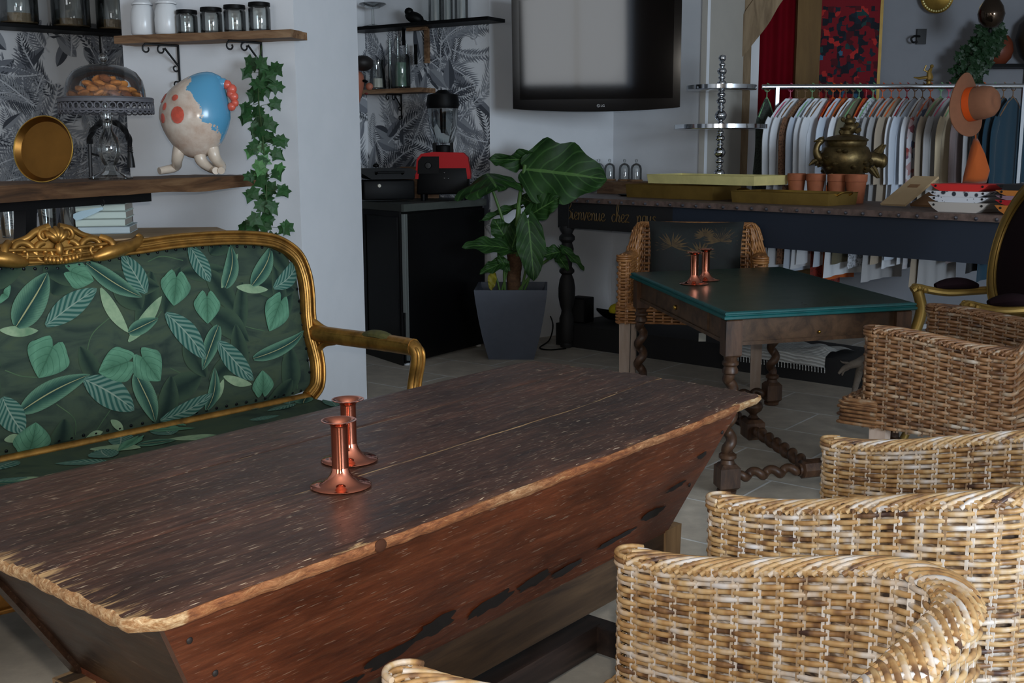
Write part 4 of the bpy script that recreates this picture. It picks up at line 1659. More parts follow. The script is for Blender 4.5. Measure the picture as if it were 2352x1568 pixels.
LG = {}
for nm, a, b in (('n', ia, ib), ('r', 1 - ia, ib), ('l', ia, 1 - ib), ('b', 1 - ia, 1 - ib)):
    c = gq(a, b, 0)
    LG[nm] = c
    mb = MB()
    vblock(mb, c, 0.535, 0.682, 0.034)
    mb.lathe([(0.028, 0.536), (0.024, 0.522), (0.032, 0.514), (0.032, 0.506), (0.024, 0.498), (0.030, 0.484), (0.030, 0.474), (0.020, 0.466)], (c.x, c.y, 0), 16)
    twist(mb, (c.x, c.y, 0.470), (c.x, c.y, 0.160), ph=a * 3)
    mb.lathe([(0.020, 0.166), (0.034, 0.156), (0.034, 0.144), (0.024, 0.136), (0.030, 0.118)], (c.x, c.y, 0), 16)
    vblock(mb, c, 0.018, 0.122, 0.042, 0.014)
    mb.lathe([(0.026, 0.0), (0.036, 0.004), (0.038, 0.016), (0.030, 0.022)], (c.x, c.y, 0), 16)
    mb.build('leg', OAKV, gt)
mids = []
for p, q in (('n', 'r'), ('l', 'b')):
    c0, c1 = LG[p], LG[q]
    mid_ = (c0 + c1) / 2
    mids.append(mid_)
    d = (c1 - c0).normalized()
    mb = MB()
    z = Vector((0, 0, 0.068))
    twist(mb, c0 + d * 0.035 + z, mid_ - d * 0.05 + z, 0.017, 0.011, 0.075)
    twist(mb, mid_ + d * 0.05 + z, c1 - d * 0.035 + z, 0.017, 0.011, 0.075)
    for s in (-1, 1):
        mb.tube([mid_ + d * s * 0.052 + z, mid_ + d * s * 0.062 + z], 0.026, 14)
    mb.tube([mid_ - d * 0.052 + z, mid_ - d * 0.045 + z, mid_ + d * 0.045 + z, mid_ + d * 0.052 + z], [0.026, 0.038, 0.038, 0.026], 8)
    mb.build('stretcher', OAKV, gt)
mb = MB()
z = Vector((0, 0, 0.068))
cm = (mids[0] + mids[1]) / 2
d = (mids[1] - mids[0]).normalized()
twist(mb, mids[0] + d * 0.035 + z, cm - d * 0.045 + z, 0.018, 0.012, 0.085)
twist(mb, cm + d * 0.045 + z, mids[1] - d * 0.035 + z, 0.018, 0.012, 0.085)
vblock(mb, cm, 0.02, 0.112, 0.044, 0.014)
mb.build('stretcher', OAKV, gt)
MB().lathe([(0.018, 0.110), (0.024, 0.118), (0.016, 0.128), (0.018, 0.136), (0.036, 0.150), (0.043, 0.168), (0.036, 0.186), (0.018, 0.198), (0.022, 0.206), (0.012, 0.218), (0.0, 0.222)], (cm.x, cm.y, 0), 18).build('finial', OAKV, gt)
candlestick(uz(1594, 652, 0.711), 'copper candlestick on the green table, the one nearer its edge', 1.3)
candlestick(uz(1620, 643, 0.711), 'copper candlestick on the green table, partly behind another one', 1.3)

# ================================================================ the long counter by the wall
CA = Vector((0.27, 7.33, 0))
CD = Vector((2.019, -2.35, 0)).normalized()
CN = Vector((-CD.y, CD.x, 0))
CZ = 1.0
CLEN, CWID = 3.35, 0.86


def con(s, t, z):
    return CA + CD * s + CN * t + Vector((0, 0, z))


def cbox(mb, s0, s1, t0, t1, z0, z1, m=0):
    q = [(s0, t0), (s1, t0), (s1, t1), (s0, t1)]
    return mb.hull8([con(s, t, z0) for s, t in q], [con(s, t, z1) for s, t in q], m)


def cpx(px, py, t):                           # photo position -> point above the line t of the counter
    return upl(px, py, con(0, t, 0), CN)


RC = math.atan2(CD.y, CD.x)
counter = thing('console_counter', 'long dark counter with a riveted leather-brown top, turned legs and handwritten board', 'counter', con(CLEN / 2, CWID / 2, 0), RC)
m = NT('worn_brown_leather')
f = m.noise(m.coord('Object'), 25, 6, 0.6)
m.col(m.ramp(f, [(0.3, C(70, 56, 50)), (0.7, C(112, 92, 84))])).set(Roughness=0.55)
m.bump(f, 0.001)
LEATHER = m.mat
BLACKBOARD = plain('matt_black_board', C(20, 19, 20), 0.7)
BLUEBLACK = plain('blue_black_panel', C(24, 33, 47), 0.7)
mb = MB()
cbox(mb, -0.20, CLEN, 0, CWID, CZ - 0.032, CZ)
mb.build('counter_top', LEATHER, counter, smooth=False)
mb = MB()
i = -0.16
while i < CLEN:
    p = con(i, -0.001, CZ - 0.020)
    mb.ell(p, (0.010, 0.010, 0.010), n=8)
    i += 0.098
mb.build('rivets', plain('steel_rivet', C(120, 120, 128), 0.3, 0.9), counter)['kind'] = 'stuff'
s_b = (cpx(1546, 500, 0.035) - CA).dot(CD)
mb = MB()
cbox(mb, 0.02, s_b, 0.03, 0.055, 0.800, CZ - 0.03)
brd = mb.build('board', BLACKBOARD, counter, smooth=False)
mb = MB()
cbox(mb, s_b, CLEN - 0.02, 0.03, 0.055, 0.770, CZ - 0.03)
cbox(mb, s_b - 0.28, s_b, 0.06, 0.08, 0.770, 0.81)
mb.build('front_panel', BLUEBLACK, counter, smooth=False)
mb = MB()
cbox(mb, 0.02, 0.045, 0.05, CWID - 0.02, 0.800, CZ - 0.03)
cbox(mb, 0.02, CLEN - 0.02, CWID - 0.045, CWID - 0.02, 0.800, CZ - 0.03)
mb.build('apron', BLACKBOARD, counter, smooth=False)
LPROF = [(0.030, 0.0), (0.040, 0.004), (0.044, 0.02), (0.036, 0.035), (0.046, 0.05), (0.048, 0.2), (0.038, 0.225), (0.034, 0.25), (0.046, 0.29), (0.055, 0.34), (0.056, 0.40), (0.048, 0.455), (0.034, 0.49),
         (0.050, 0.505), (0.050, 0.52), (0.034, 0.54), (0.038, 0.60), (0.046, 0.66), (0.034, 0.70), (0.052, 0.72), (0.052, 0.74), (0.034, 0.76), (0.05, 0.79), (0.05, 0.81)]
for s in (0.075, CLEN - 0.075):
    for t in (0.06, CWID - 0.09):
        p = con(s, t, 0)
        mb = MB().lathe(LPROF, p, 20)
        cbox(mb, s - 0.05, s + 0.05, t - 0.035, t + 0.065, 0.8, CZ - 0.032)
        mb.build('leg', BLACKBOARD, counter)
mb = MB()
plf = lambda s: 0.10 + 0.128 * (s - 0.1)      # the platform stands slightly askew
mb.hull8([con(s, t, 0.0) for s, t in ((-0.05, plf(-0.05)), (2.7, plf(2.7)), (2.7, CWID - 0.06), (-0.05, CWID - 0.12))], [con(s, t, 0.15) for s, t in ((-0.05, plf(-0.05)), (2.7, plf(2.7)), (2.7, CWID - 0.06), (-0.05, CWID - 0.12))])
mb.build('platform', BLACKBOARD, counter, smooth=False)
# handwriting on the board: Bienvenue chez nous
GLY = {'B': [[(.15, 0), (.22, .5), (.28, .95)], [(.0, .8), (.12, 1.0), (.4, 1.02), (.52, .82), (.4, .6), (.25, .5), (.48, .42), (.5, .2), (.36, .02), (.2, 0), (.05, .08)]],
       'i': [[(0, .05), (.08, .38), (.1, .1), (.16, 0), (.26, .1)], [(.13, .52), (.14, .55)]],
       'e': [[(0, .15), (.2, .22), (.24, .36), (.12, .4), (.03, .22), (.1, .02), (.24, .02), (.34, .12)]],
       'n': [[(.02, .38), (.05, .2), (.03, 0), (.1, .3), (.2, .4), (.26, .3), (.24, .08), (.3, 0), (.38, .1)]],
       'v': [[(0, .36), (.06, .38), (.1, .02), (.16, .02), (.28, .4), (.36, .36)]],
       'u': [[(.02, .4), (.03, .08), (.1, 0), (.2, .12), (.26, .4), (.24, .08), (.3, 0), (.38, .1)]],
       'c': [[(.26, .34), (.16, .4), (.03, .26), (.06, .04), (.18, 0), (.32, .1)]],
       'h': [[(0, .1), (.18, .6), (.22, .9), (.14, .98), (.08, .7), (.04, 0), (.1, .28), (.2, .38), (.26, .28), (.24, .06), (.3, 0), (.38, .1)]],
       'z': [[(0, .36), (.12, .4), (.26, .38), (.12, .18), (.02, .02), (.14, .04), (.3, .02)]],
       'o': [[(.2, .4), (.06, .36), (.02, .12), (.12, 0), (.24, .1), (.26, .32), (.18, .4), (.34, .36)]],
       's': [[(.22, .36), (.12, .4), (.05, .3), (.2, .18), (.2, .04), (.08, 0), (.0, .06)]]}
WID = {'B': .52, 'i': .24, 'e': .31, 'n': .37, 'v': .34, 'u': .37, 'c': .3, 'h': .37, 'z': .3, 'o': .33, 's': .26}


def script(mb, text, s0, z0, size, gap=0.32, t=0.0275):
    s = s0
    for ch in text:
        if ch == ' ':
            s += gap * size
            continue
        for st in GLY[ch]:
            P = [con(s + x * size, t, z0 + y * size) for x, y in st]
            if len(P) > 2:
                P = spline(P, 4)
            mb.tube(P, 0.0032, 5, up=CN, flat=(0.5, 1))
        s += WID[ch] * size
    return s


FADED = plain('faded_gold_paint', C(98, 74, 36), 0.6, 0.1)
for word, px in (('Bienvenue', 1297), ('chez', 1405), ('nous', 1463)):
    mb = MB()
    script(mb, word, (cpx(px, 500, 0.03) - CA).dot(CD), 0.858, 0.118)
    mb.build('handwritten_lettering', FADED, brd, root=counter)

# ================================================================ potted plant
POTG = plain('slate_grey_pot', C(74, 80, 92), 0.6, 0, 0.06, 25)
pl_c = Vector((0.0, 7.02, 0))
plant = thing('potted_plant', 'large leafy potted plant in a square slate grey tapered pot', 'plant', pl_c, math.radians(-2))
mb = MB()
prof = [(0.142, 0.0), (0.158, 0.06), (0.182, 0.16), (0.204, 0.28), (0.219, 0.38), (0.226, 0.445), (0.226, 0.45), (0.210, 0.45), (0.206, 0.42), (0.19, 0.40)]
vs, fs = [], []
for o, z in prof:
    vs += [(-o, -o, z), (o, -o, z), (o, o, z), (-o, o, z)]
for i in range(len(prof) - 1):
    for k in range(4):
        l = (k + 1) % 4
        fs.append((i * 4 + k, i * 4 + l, i * 4 + 4 + l, i * 4 + 4 + k))
fs.append((3, 2, 1, 0))
mb.add(vs, fs)
mb.build('pot', POTG, plant, world=False, angle=50)
MB().grid(lambda a, b: Vector((-0.2 + 0.4 * a, -0.2 + 0.4 * b, 0.385 + 0.02 * h2(a * 6, b * 6, 1))), 10, 10).build('soil', plain('potting_soil', C(40, 30, 24), 0.95, 0, 0.4, 60), plant, world=False)
m = NT('glossy_green_leaf')
uvn = m.n('UVMap')
sp = m.n('SeparateXYZ')
m.l(uvn.outputs[0], sp.inputs[0])
av = m.math('ABSOLUTE', m.math('SUBTRACT', m.math('MULTIPLY', sp.outputs[1], 2.0), 1.0))
w = m.math('SINE', m.math('MULTIPLY', m.math('SUBTRACT', sp.outputs[0], m.math('MULTIPLY', av, 0.35)), 42))
nz = m.noise(m.coord('Object', (9, 9, 9)), 1.0, 4)
c = m.ramp(nz, [(0.3, C(18, 44, 15)), (0.7, C(36, 68, 24))])
c = m.mix(m.math('MULTIPLY', m.math('GREATER_THAN', w, 0.9), 0.35), c, C(74, 112, 56))
c = m.mix(m.math('MULTIPLY', m.math('LESS_THAN', av, 0.05), 0.6), c, C(92, 128, 66))
m.col(c).set(Roughness=0.55)
m.b.inputs['Specular IOR Level'].default_value = 0.25
m.bump(w, 0.002, 0.3)
LEAF = m.mat
YLEAF = plain('yellowing_leaf', C(128, 120, 32), 0.6, 0, 0.3, 20)
STEM = plain('green_stem', C(72, 104, 44), 0.5, 0, 0.2, 20)
TRUNK = plain('plant_trunk', C(88, 62, 40), 0.9, 0, 0.4, 60, 0.004)


def big_leaf(base, tip, width, face, name='leaf', mat=LEAF, heart=0.25, droop=0.1, wave=0.012, fold=0.15, parent=None):
    """a leaf blade from base to tip (world points); face: the direction its surface looks"""
    b, t = Vector(base), Vector(tip)
    d = t - b
    L = d.length
    d.normalize()
    f_ = Vector(face)
    s_ = d.cross(f_).normalized()
    n_ = s_.cross(d).normalized()
    mb = MB()
    ph = random.uniform(0, 9)

    def fn(a, q):
        v = 2 * q - 1
        w = width / 2 * max(0.0, math.sin(PI * min(1, (a * 0.94 + 0.06)) ** 0.72)) ** 0.62 * (1 + 0.09 * math.sin(a * 17 + ph) * width / 0.3)
        bk = heart * L * (1 - abs(2 * abs(v) - 1) ** 2) * max(0, 1 - a * 2.4)
        z = droop * L * (0.25 - (a - 0.5) ** 2) + fold * abs(v) * w + wave * math.sin(a * 16 + v * 2 + ph) * abs(v)
        return b + d * (L * a - bk) + s_ * (v * w) + n_ * z
    mb.grid(fn, 18, 10)
    o = mb.build(name, mat, parent or plant, angle=80, root=plant)
    return o


P = lambda x, y, d=7.0: uy(x, y, d)
random.seed(17)
big_leaf(P(1204, 388, 6.95), P(1394, 412, 6.86), 0.40, (0.25, -1, 0.25), heart=0.06, fold=0.1, wave=0.02)
big_leaf(P(1245, 362, 7.1), P(1124, 366, 6.9), 0.15, (0, -1, -0.5), heart=0.1, fold=0.3, wave=0.03)
big_leaf(P(1118, 398, 6.95), P(1143, 436, 6.7), 0.42, (0.0, -0.6, 0.8), heart=0.05, droop=0.2, fold=-0.45, wave=0.02)
big_leaf(P(1224, 490, 6.9), P(1288, 452, 6.8), 0.16, (0, -1, 0.4), heart=0.35, fold=0.2)
big_leaf(P(1230, 470, 7.0), P(1194, 450, 7.0), 0.10, (0, -1, 0.3), heart=0.2)
big_leaf(P(1194, 474, 7.05), P(1100, 509, 6.95), 0.06, (0, -1, 0.9), heart=0.1, fold=0.5)
big_leaf(P(1162, 548, 6.9), P(1133, 502, 6.95), 0.13, (0.2, -1, 0.2), heart=0.2)
big_leaf(P(1176, 570, 6.85), P(1200, 492, 7.0), 0.15, (-0.2, -1, 0.2), heart=0.1)
big_leaf(P(1213, 505, 6.8), P(1226, 645, 6.75), 0.18, (0.1, -1, 0.15), heart=0.15, droop=0.2)
big_leaf(P(1170, 572, 6.85), P(1062, 566, 6.7), 0.13, (0.1, -0.8, 0.7), heart=0.15, droop=0.25)
big_leaf(P(1292, 572, 6.85), P(1342, 620, 6.75), 0.06, (0.3, -1, 0.6), heart=0.2, fold=0.5)
big_leaf(P(1288, 578, 6.85), P(1240, 590, 6.8), 0.10, (0, -1, 0.7), heart=0.1, fold=0.3)
big_leaf(P(1280, 585, 6.85), P(1305, 622, 6.75), 0.07, (0, -1, 0.3), heart=0.1, fold=0.3)
big_leaf(P(1162, 600, 6.85), P(1102, 628, 6.75), 0.09, (0, -1, 0.7), heart=0.1)
big_leaf(P(1166, 620, 6.85), P(1142, 580, 6.8), 0.06, (0, -1, 0.2), heart=0.1)
big_leaf(P(1132, 628, 6.85), P(1128, 668, 6.8), 0.055, (0, -1, 0.2), mat=YLEAF, heart=0.1, fold=0.4)
tk = [P(1182, 672, 6.98), P(1180, 640, 6.98), P(1183, 610, 6.98), P(1179, 582, 6.98)]
MB().tube(spline(tk, 5), [0.045 + 0.006 * h2(i * 1.3, 2, 2) for i in range(16)], 12).build('trunk', TRUNK, plant)
for pts, r in (([(1182, 590), (1190, 480), (1206, 378)], 0.012), ([(1178, 590), (1150, 490), (1118, 400)], 0.009), ([(1186, 588), (1212, 520), (1246, 435)], 0.013), ([(1190, 668), (1240, 610), (1292, 576)], 0.009),
               ([(1184, 590), (1192, 520), (1194, 476)], 0.008), ([(1180, 592), (1168, 560), (1158, 540)], 0.008), ([(1160, 668), (1158, 625), (1162, 600)], 0.008), ([(1198, 668), (1210, 600), (1214, 508)], 0.008),
               ([(1148, 668), (1140, 640), (1120, 610)], 0.007), ([(1204, 668), (1215, 640), (1222, 600)], 0.007), ([(1176, 588), (1172, 578), (1168, 570)], 0.008), ([(1152, 668), (1160, 640), (1166, 618)], 0.007)):
    MB().tube(spline([P(x, y, 6.95) for x, y in pts], 8), r, 8).build('leaf_stalk', STEM, plant)
# ================================================================ television in the corner
SCREEN = plain('tv_screen', C(5, 5, 6), 0.05, 0, 0, 1, 0, 0.5)
TVBLACK = plain('gloss_black_plastic', C(8, 8, 9), 0.08, 0, 0, 1, 0, 0.5)
TA, TB = Vector((0.012, 7.12, 0)), Vector((1.035, 6.951, 0))
td = (TB - TA).normalized()
tn = Vector((td.y, -td.x, 0))                 # faces the room
tv = thing('television', 'black flat screen television hung across the white wall corner', 'television', ((TA + TB) / 2).to_tuple(2), 0)
ZB0 = uy(1180, 250, 7.12).z
TW = (TB - TA).length
TVH = 0.70
TLT = math.radians(4)                         # tipped forward
TUP = Vector((0, 0, 1)) * math.cos(TLT) + tn * math.sin(TLT)
TNN = tn * math.cos(TLT) - Vector((0, 0, 1)) * math.sin(TLT)


def tvp(x, z, o):
    return TA + td * x + TUP * z + Vector((0, 0, ZB0)) + TNN * o


def tv_bottom(x):
    return -0.022 * math.sin(PI * x / TW) ** 0.8


mb = MB()
bot = [(TW * i / 24, tv_bottom(TW * i / 24)) for i in range(25)]
poly = bot + [(TW, TVH), (0, TVH)]
n = len(poly)
vs = [tvp(x, z, 0.0) for x, z in poly] + [tvp(x, z, -0.075) for x, z in poly]
mb.add(vs, [tuple(range(n)), tuple(range(2 * n - 1, n - 1, -1))] + [(i, n + i, n + (i + 1) % n, (i + 1) % n) for i in range(n)])
mb.build('bezel', TVBLACK, tv, smooth=False)
mb = MB()
sx0, sx1, sz0, sz1 = 0.045, TW - 0.045, 0.055, TVH - 0.05
mb.hull8([tvp(x, z, -0.002) for x, z in ((sx0, sz0), (sx1, sz0), (sx1, sz1), (sx0, sz1))], [tvp(x, z, 0.0012) for x, z in ((sx0, sz0), (sx1, sz0), (sx1, sz1), (sx0, sz1))])
mb.build('screen', SCREEN, tv, smooth=False)
mb = MB()
c0 = (TA + TB) / 2 + Vector((0, 0, ZB0 + 0.3))
mb.box(c0 - tn * 0.08, (0.2, 0.10, 0.2))
mb.tube([c0 - tn * 0.1, c0 - tn * 0.45 + td * 0.12, Vector((TC.x - 0.03, TC.y - 0.03, c0.z))], 0.025, 8)
mb.box((TC.x - 0.02, TC.y - 0.04, c0.z), (0.10, 0.05, 0.2))
mb.build('wall_mount', BLACK_METAL, tv)


def text_mesh(name, body, size, mat, M, parent, root, depth=0.0006):
    cu = bpy.data.curves.new(name, 'FONT')
    cu.body = body
    cu.size = size
    cu.extrude = depth
    o = bpy.data.objects.new(name, cu)
    COL.objects.link(o)
    dg = bpy.context.evaluated_depsgraph_get()
    me = bpy.data.meshes.new_from_object(o.evaluated_get(dg))
    bpy.data.objects.remove(o)
    me.transform(XF[root.name].inverted() @ M)
    me.materials.clear()
    me.materials.append(mat)
    q = bpy.data.objects.new(name, me)
    COL.objects.link(q)
    q.parent = parent
    return q


SILVER_PRINT = plain('silver_print', C(190, 190, 192), 0.4)
lx = TW * 0.525
lz = 0.014
M = Matrix.Translation(tvp(lx + 0.006, lz - 0.007, 0.001)) @ Matrix((td, Vector((0, 0, 1)), tn)).transposed().to_4x4()
lg_ = text_mesh('brand_lettering', 'LG', 0.021, SILVER_PRINT, M, tv, tv)
mb = MB()
c0 = tvp(lx - 0.008, lz, 0.001)
mb.tube([c0 + (td * math.cos(a) + Vector((0, 0, 1)) * math.sin(a)) * 0.0085 for a in [2 * PI * k / 20 for k in range(20)]], 0.0012, 6, True)
mb.ell(c0 + td * -0.002 + Vector((0, 0, 0.002)), (0.0022, 0.001, 0.0022), n=8)
mb.tube([c0 + Vector((0, 0, -0.004)), c0 + td * 0.004 + Vector((0, 0, -0.004)), c0 + td * 0.005], 0.001, 5)
mb.build('round_emblem', SILVER_PRINT, tv)

# ================================================================ bar behind the sofa
OLDWOOD = wood('old_rustic_wood', [C(58, 40, 26), C(104, 72, 46), C(138, 104, 72)], (3, 30, 30), 0.65, 0.003)
SHELFWOOD = wood('pale_rustic_shelf_wood', [C(88, 60, 40), C(138, 104, 74), C(168, 136, 104)], (4, 30, 30), 0.65, 0.003)
BZ = 1.2
bl, br_ = uz(-60, 428, BZ), uz(598, 401, BZ)
bd = (br_ - bl).normalized()
bn = Vector((-bd.y, bd.x, 0))
BA = math.atan2(bd.y, bd.x)
BL = (br_ - bl).length
bar = thing('bar_counter', 'rustic brown plank bar counter behind the gilded sofa', 'counter', (bl.x, bl.y, 0), BA)
mb = MB()


def bar_fn(sg):
    def fn(a, b):
        x = BL * a
        w = 0.36
        y = 0.012 * h2(x * 3, 4, 1) * (1 - b) + b * w
        z = BZ - 0.003 * abs(h2(x * 4, b * 6, 3)) if sg > 0 else BZ - 0.052 + 0.008 * h2(x * 3, 8, b)
        return Vector((x, y, z))
    return fn


mb.grid(bar_fn(1), 40, 6)
mb.grid(lambda a, b: bar_fn(-1)(1 - a, b), 40, 6)
for e in (lambda t: (t, 0), lambda t: (1, t), lambda t: (1 - t, 1), lambda t: (0, 1 - t)):
    mb.grid(lambda a, b: Vector(bar_fn(1)(*e(a))).lerp(Vector(bar_fn(-1)(*e(a))), b), 40, 3)
mb.build('plank_top', OLDWOOD, bar, world=False, angle=50)
mb = MB()
mb.box((BL * 0.31, 0.20, BZ - 0.070), (BL * 0.58, 0.22, 0.035))  # black box put in as the dark shade below the plank
mb.build('under_bar_shade', BLACK_METAL, bar, world=False)
for x0, x1 in ((0.32, 0.18),):
    MB().hull8([(x1, 0.10, 0.0), (x1 + 0.05, 0.10, 0.0), (x1 + 0.05, 0.15, 0.0), (x1, 0.15, 0.0)], [(x0, 0.10, BZ - 0.055), (x0 + 0.05, 0.10, BZ - 0.055), (x0 + 0.05, 0.15, BZ - 0.055), (x0, 0.15, BZ - 0.055)]).build('leg', BLACK_METAL, bar, world=False, smooth=False)
# lower worktop behind the bar
LZ = 0.985
w0, w1 = uz(-120, 560, LZ), uz(542, 512, LZ)
lw = thing('worktop', 'beige worktop below the bar counter, holding a stack of white books', 'worktop', (w0.x, w0.y, 0), 0)
mb = MB()
a_, b_ = Vector((-2.6, 3.95, LZ)), Vector((-1.13, 4.40, LZ))
poly = [(-2.55, 3.72), (-1.62, 3.90), (-1.17, 4.36)]
for k in range(7):
    a = -0.7 + 2.0 * k / 6
    poly.append((-1.16 + 0.05 * math.cos(a), 4.44 + 0.05 * math.sin(a)))
poly += [(-1.25, 4.72), (-2.55, 4.55)]
mb.prism(poly, (0, 0, 0.05), (0, 0, LZ - 0.05), (1, 0, 0), (0, 1, 0))
mb.build('top', plain('beige_board', C(188, 160, 126), 0.8, 0, 0.1, 14), lw, smooth=False)
mb = MB().box((-1.95, 4.25, (LZ - 0.05) / 2), (1.0, 0.3, LZ - 0.05))
mb.build('cabinet', BLACK, lw, smooth=False)
# stack of four white books
WHITEB = [plain('white_book_cover', C(206, 222, 214), 0.5), plain('pale_blue_book_cover', C(196, 214, 222), 0.5)]
PAGES = plain('book_pages', C(172, 166, 156), 0.9)
bk0, bk1 = uz(180, 538, LZ), uz(293, 536, LZ)
bw = (bk1 - bk0).length
bx = (bk1 - bk0).normalized()
bxn = Vector((-bx.y, bx.x, 0))
z = LZ + 0.0005
for i in range(4):
    h = 0.0285
    dx = (0.0, -0.002, 0.003, 0.001)[i] if i else 0.006
    W_ = bw + (0.008 if i == 0 else 0)
    o = bk0 + bx * (W_ / 2 + dx) + bxn * 0.125
    t = thing('book', ('white hardback book at the bottom of the stack under the bar', 'white hardback book, second from the bottom of the stack under the bar', 'white hardback book, second from the top of the stack under the bar', 'white hardback book on top of the stack under the bar')[i],
              'book', (o.x, o.y - 0.015, z), math.atan2(bx.y, bx.x), 'white books under the bar')
    mb = MB()
    mb.box((0, 0, 0.0015), (W_, 0.25, 0.003))
    mb.box((0, 0, h - 0.0015), (W_, 0.25, 0.003))
    mb.box((0, -0.1235, h / 2), (W_, 0.003, h))
    mb.build('cover', WHITEB[0 if i else 1], t, world=False, smooth=False)
    MB().box((0, 0.001, h / 2), (W_ - 0.006, 0.24, h - 0.006)).build('pages', PAGES, t, world=False, smooth=False)
    z += h + 0.0006
# pale paddle hanging from a wire hook under the bar front
hk = uy(236, 478, bl.y + (br_.y - bl.y) * 0.42 - 0.03)
t = thing('hanging_tag', 'pale blue paddle tag hanging from a wire hook on the bar front', 'tag', hk)
mb = MB()
cv = [hk + Vector((0.006 * math.sin(a), 0, 0.02 + 0.012 * math.cos(a))) for a in [PI * 1.4 * k / 10 for k in range(11)]]
mb.tube(cv, 0.0015, 6)
cv = [hk + Vector((-0.012 + 0.016 * math.cos(a), 0.012, 0.055 + 0.016 * math.sin(a))) for a in [PI * k / 10 for k in range(11)]]
mb.tube(cv, 0.0015, 6)
mb.build('hook', BLACK_METAL, t)
mb = MB()
tip = uy(168, 500, hk.y)
d = (tip - hk)
L = d.length
d.normalize()
pn = Vector((0, -1, 0))
ps = d.cross(pn).normalized()
vs = []
out = [(0.0, 0.004), (0.3, 0.009), (0.75, 0.014), (0.95, 0.012), (1.0, 0.0), (0.95, -0.012), (0.75, -0.014), (0.3, -0.009), (0.0, -0.004)]
mb.add([hk + d * L * a + ps * b for a, b in out] + [hk + d * L * a + ps * b + Vector((0, 0.005, 0)) for a, b in out],
       [tuple(range(9)), tuple(range(17, 8, -1))] + [(i, 9 + i, 9 + (i + 1) % 9, (i + 1) % 9) for i in range(9)])
mb.build('paddle', plain('pale_blue_paint', C(178, 204, 216), 0.6), t, smooth=False)


def tumbler(p, r, h, label, group):
    t = single('glass_tumbler', MB().lathe([(r * 0.8, 0.0), (r * 0.85, 0.002), (r, h), (r - 0.003, h), (r * 0.8, 0.008), (0.0, 0.008)], (0, 0, 0), 20), GLASS_THICK, label, 'glass', group)
    t.location = p
    return t


tumbler(uz(160, 528, LZ + 0.0005), 0.035, 0.13, 'clear glass tumbler under the bar, beside the white books', 'tumblers under the bar')
tumbler(uz(112, 536, LZ + 0.0005), 0.035, 0.11, 'clear glass tumbler under the bar, between the black leg and the tall tumbler', 'tumblers under the bar')
tumbler(uz(28, 545, LZ + 0.0005), 0.04, 0.11, 'clear glass tumbler under the bar, left of the black leg', 'tumblers under the bar')

# ---------------------------------------------------------------- cake stand with biscuits
cs = uz(255, 411, BZ)
stand = thing('cake_stand', 'glass footed cake stand with a grey lacy metal plate and clear dome', 'cake stand', (cs.x, cs.y, BZ))
MB().lathe([(0.0, 0.0), (0.078, 0.0), (0.080, 0.006), (0.060, 0.014), (0.028, 0.03), (0.020, 0.05), (0.030, 0.065), (0.040, 0.095), (0.042, 0.12), (0.034, 0.15), (0.018, 0.175), (0.016, 0.21), (0.024, 0.235), (0.018, 0.25), (0.022, 0.285), (0.0, 0.288)], n=28).build('glass_foot', GLASS_THICK, stand, world=False)
LACE = plain('grey_painted_metal', C(92, 92, 98), 0.6, 0.2)
mb = MB()
PR = 0.166
mb.lathe([(0.0, 0.288), (PR, 0.288), (PR + 0.004, 0.292), (PR, 0.296), (0.0, 0.296)], n=48)
for k in range(40):                           # pierced skirt: rings and scallops
    a = 2 * PI * k / 40
    c = Vector((PR * math.cos(a), PR * math.sin(a), 0.263))
    e1 = Vector((-math.sin(a), math.cos(a), 0))
    mb.tube([c + e1 * (0.011 * math.cos(q)) + Vector((0, 0, 0.012 * math.sin(q))) for q in [2 * PI * j / 10 for j in range(10)]], 0.003, 5, True)
    mb.tube([c + e1 * (0.013 * math.cos(q)) + Vector((0, 0, -0.014 + 0.010 * math.sin(q))) for q in [PI + PI * j / 6 for j in range(7)]], 0.003, 5)
mb.lathe([(PR - 0.001, 0.278), (PR + 0.003, 0.278), (PR + 0.003, 0.290), (PR - 0.001, 0.290)], n=48, cap=False)
mb.lathe([(PR - 0.001, 0.247), (PR + 0.002, 0.247), (PR + 0.002, 0.253), (PR - 0.001, 0.253)], n=48, cap=False)
mb.build('lace_plate', LACE, stand, world=False)
dome = MB().lathe([(0.142, 0.297), (0.140, 0.325), (0.132, 0.360), (0.112, 0.388), (0.080, 0.406), (0.040, 0.416), (0.010, 0.419), (0.0, 0.419)], n=40, cap=False).build('glass_dome', GLASS, stand, world=False)
mb = MB()
mb.ell((0, 0, 0.440), 0.017, n=14)
mb.lathe([(0.008, 0.418), (0.006, 0.428)], n=12)
mb.build('knob', GLASS_THICK, dome, world=False, root=stand)
random.seed(9)
BISC = [plain('golden_biscuit', C(172, 106, 44), 0.8, 0, 0.3, 60, 0.002), plain('brown_biscuit', C(118, 64, 28), 0.8, 0, 0.3, 60, 0.002), plain('amber_biscuit', C(190, 120, 46), 0.8, 0, 0.3, 60, 0.002)]
bi = 0
lay = []
for lvl, (R_, z_, n_) in enumerate(((0.115, 0.305, 13), (0.075, 0.307, 8), (0.03, 0.308, 3), (0.09, 0.325, 9), (0.045, 0.327, 5), (0.06, 0.345, 6), (0.015, 0.347, 2), (0.025, 0.364, 3))):
    for k in range(n_):
        a = 2 * PI * (k + 0.5 * (lvl % 2)) / n_ + random.uniform(-0.1, 0.1)
        lay.append((R_ * math.cos(a), R_ * math.sin(a), z_ + random.uniform(-0.002, 0.003), lvl))
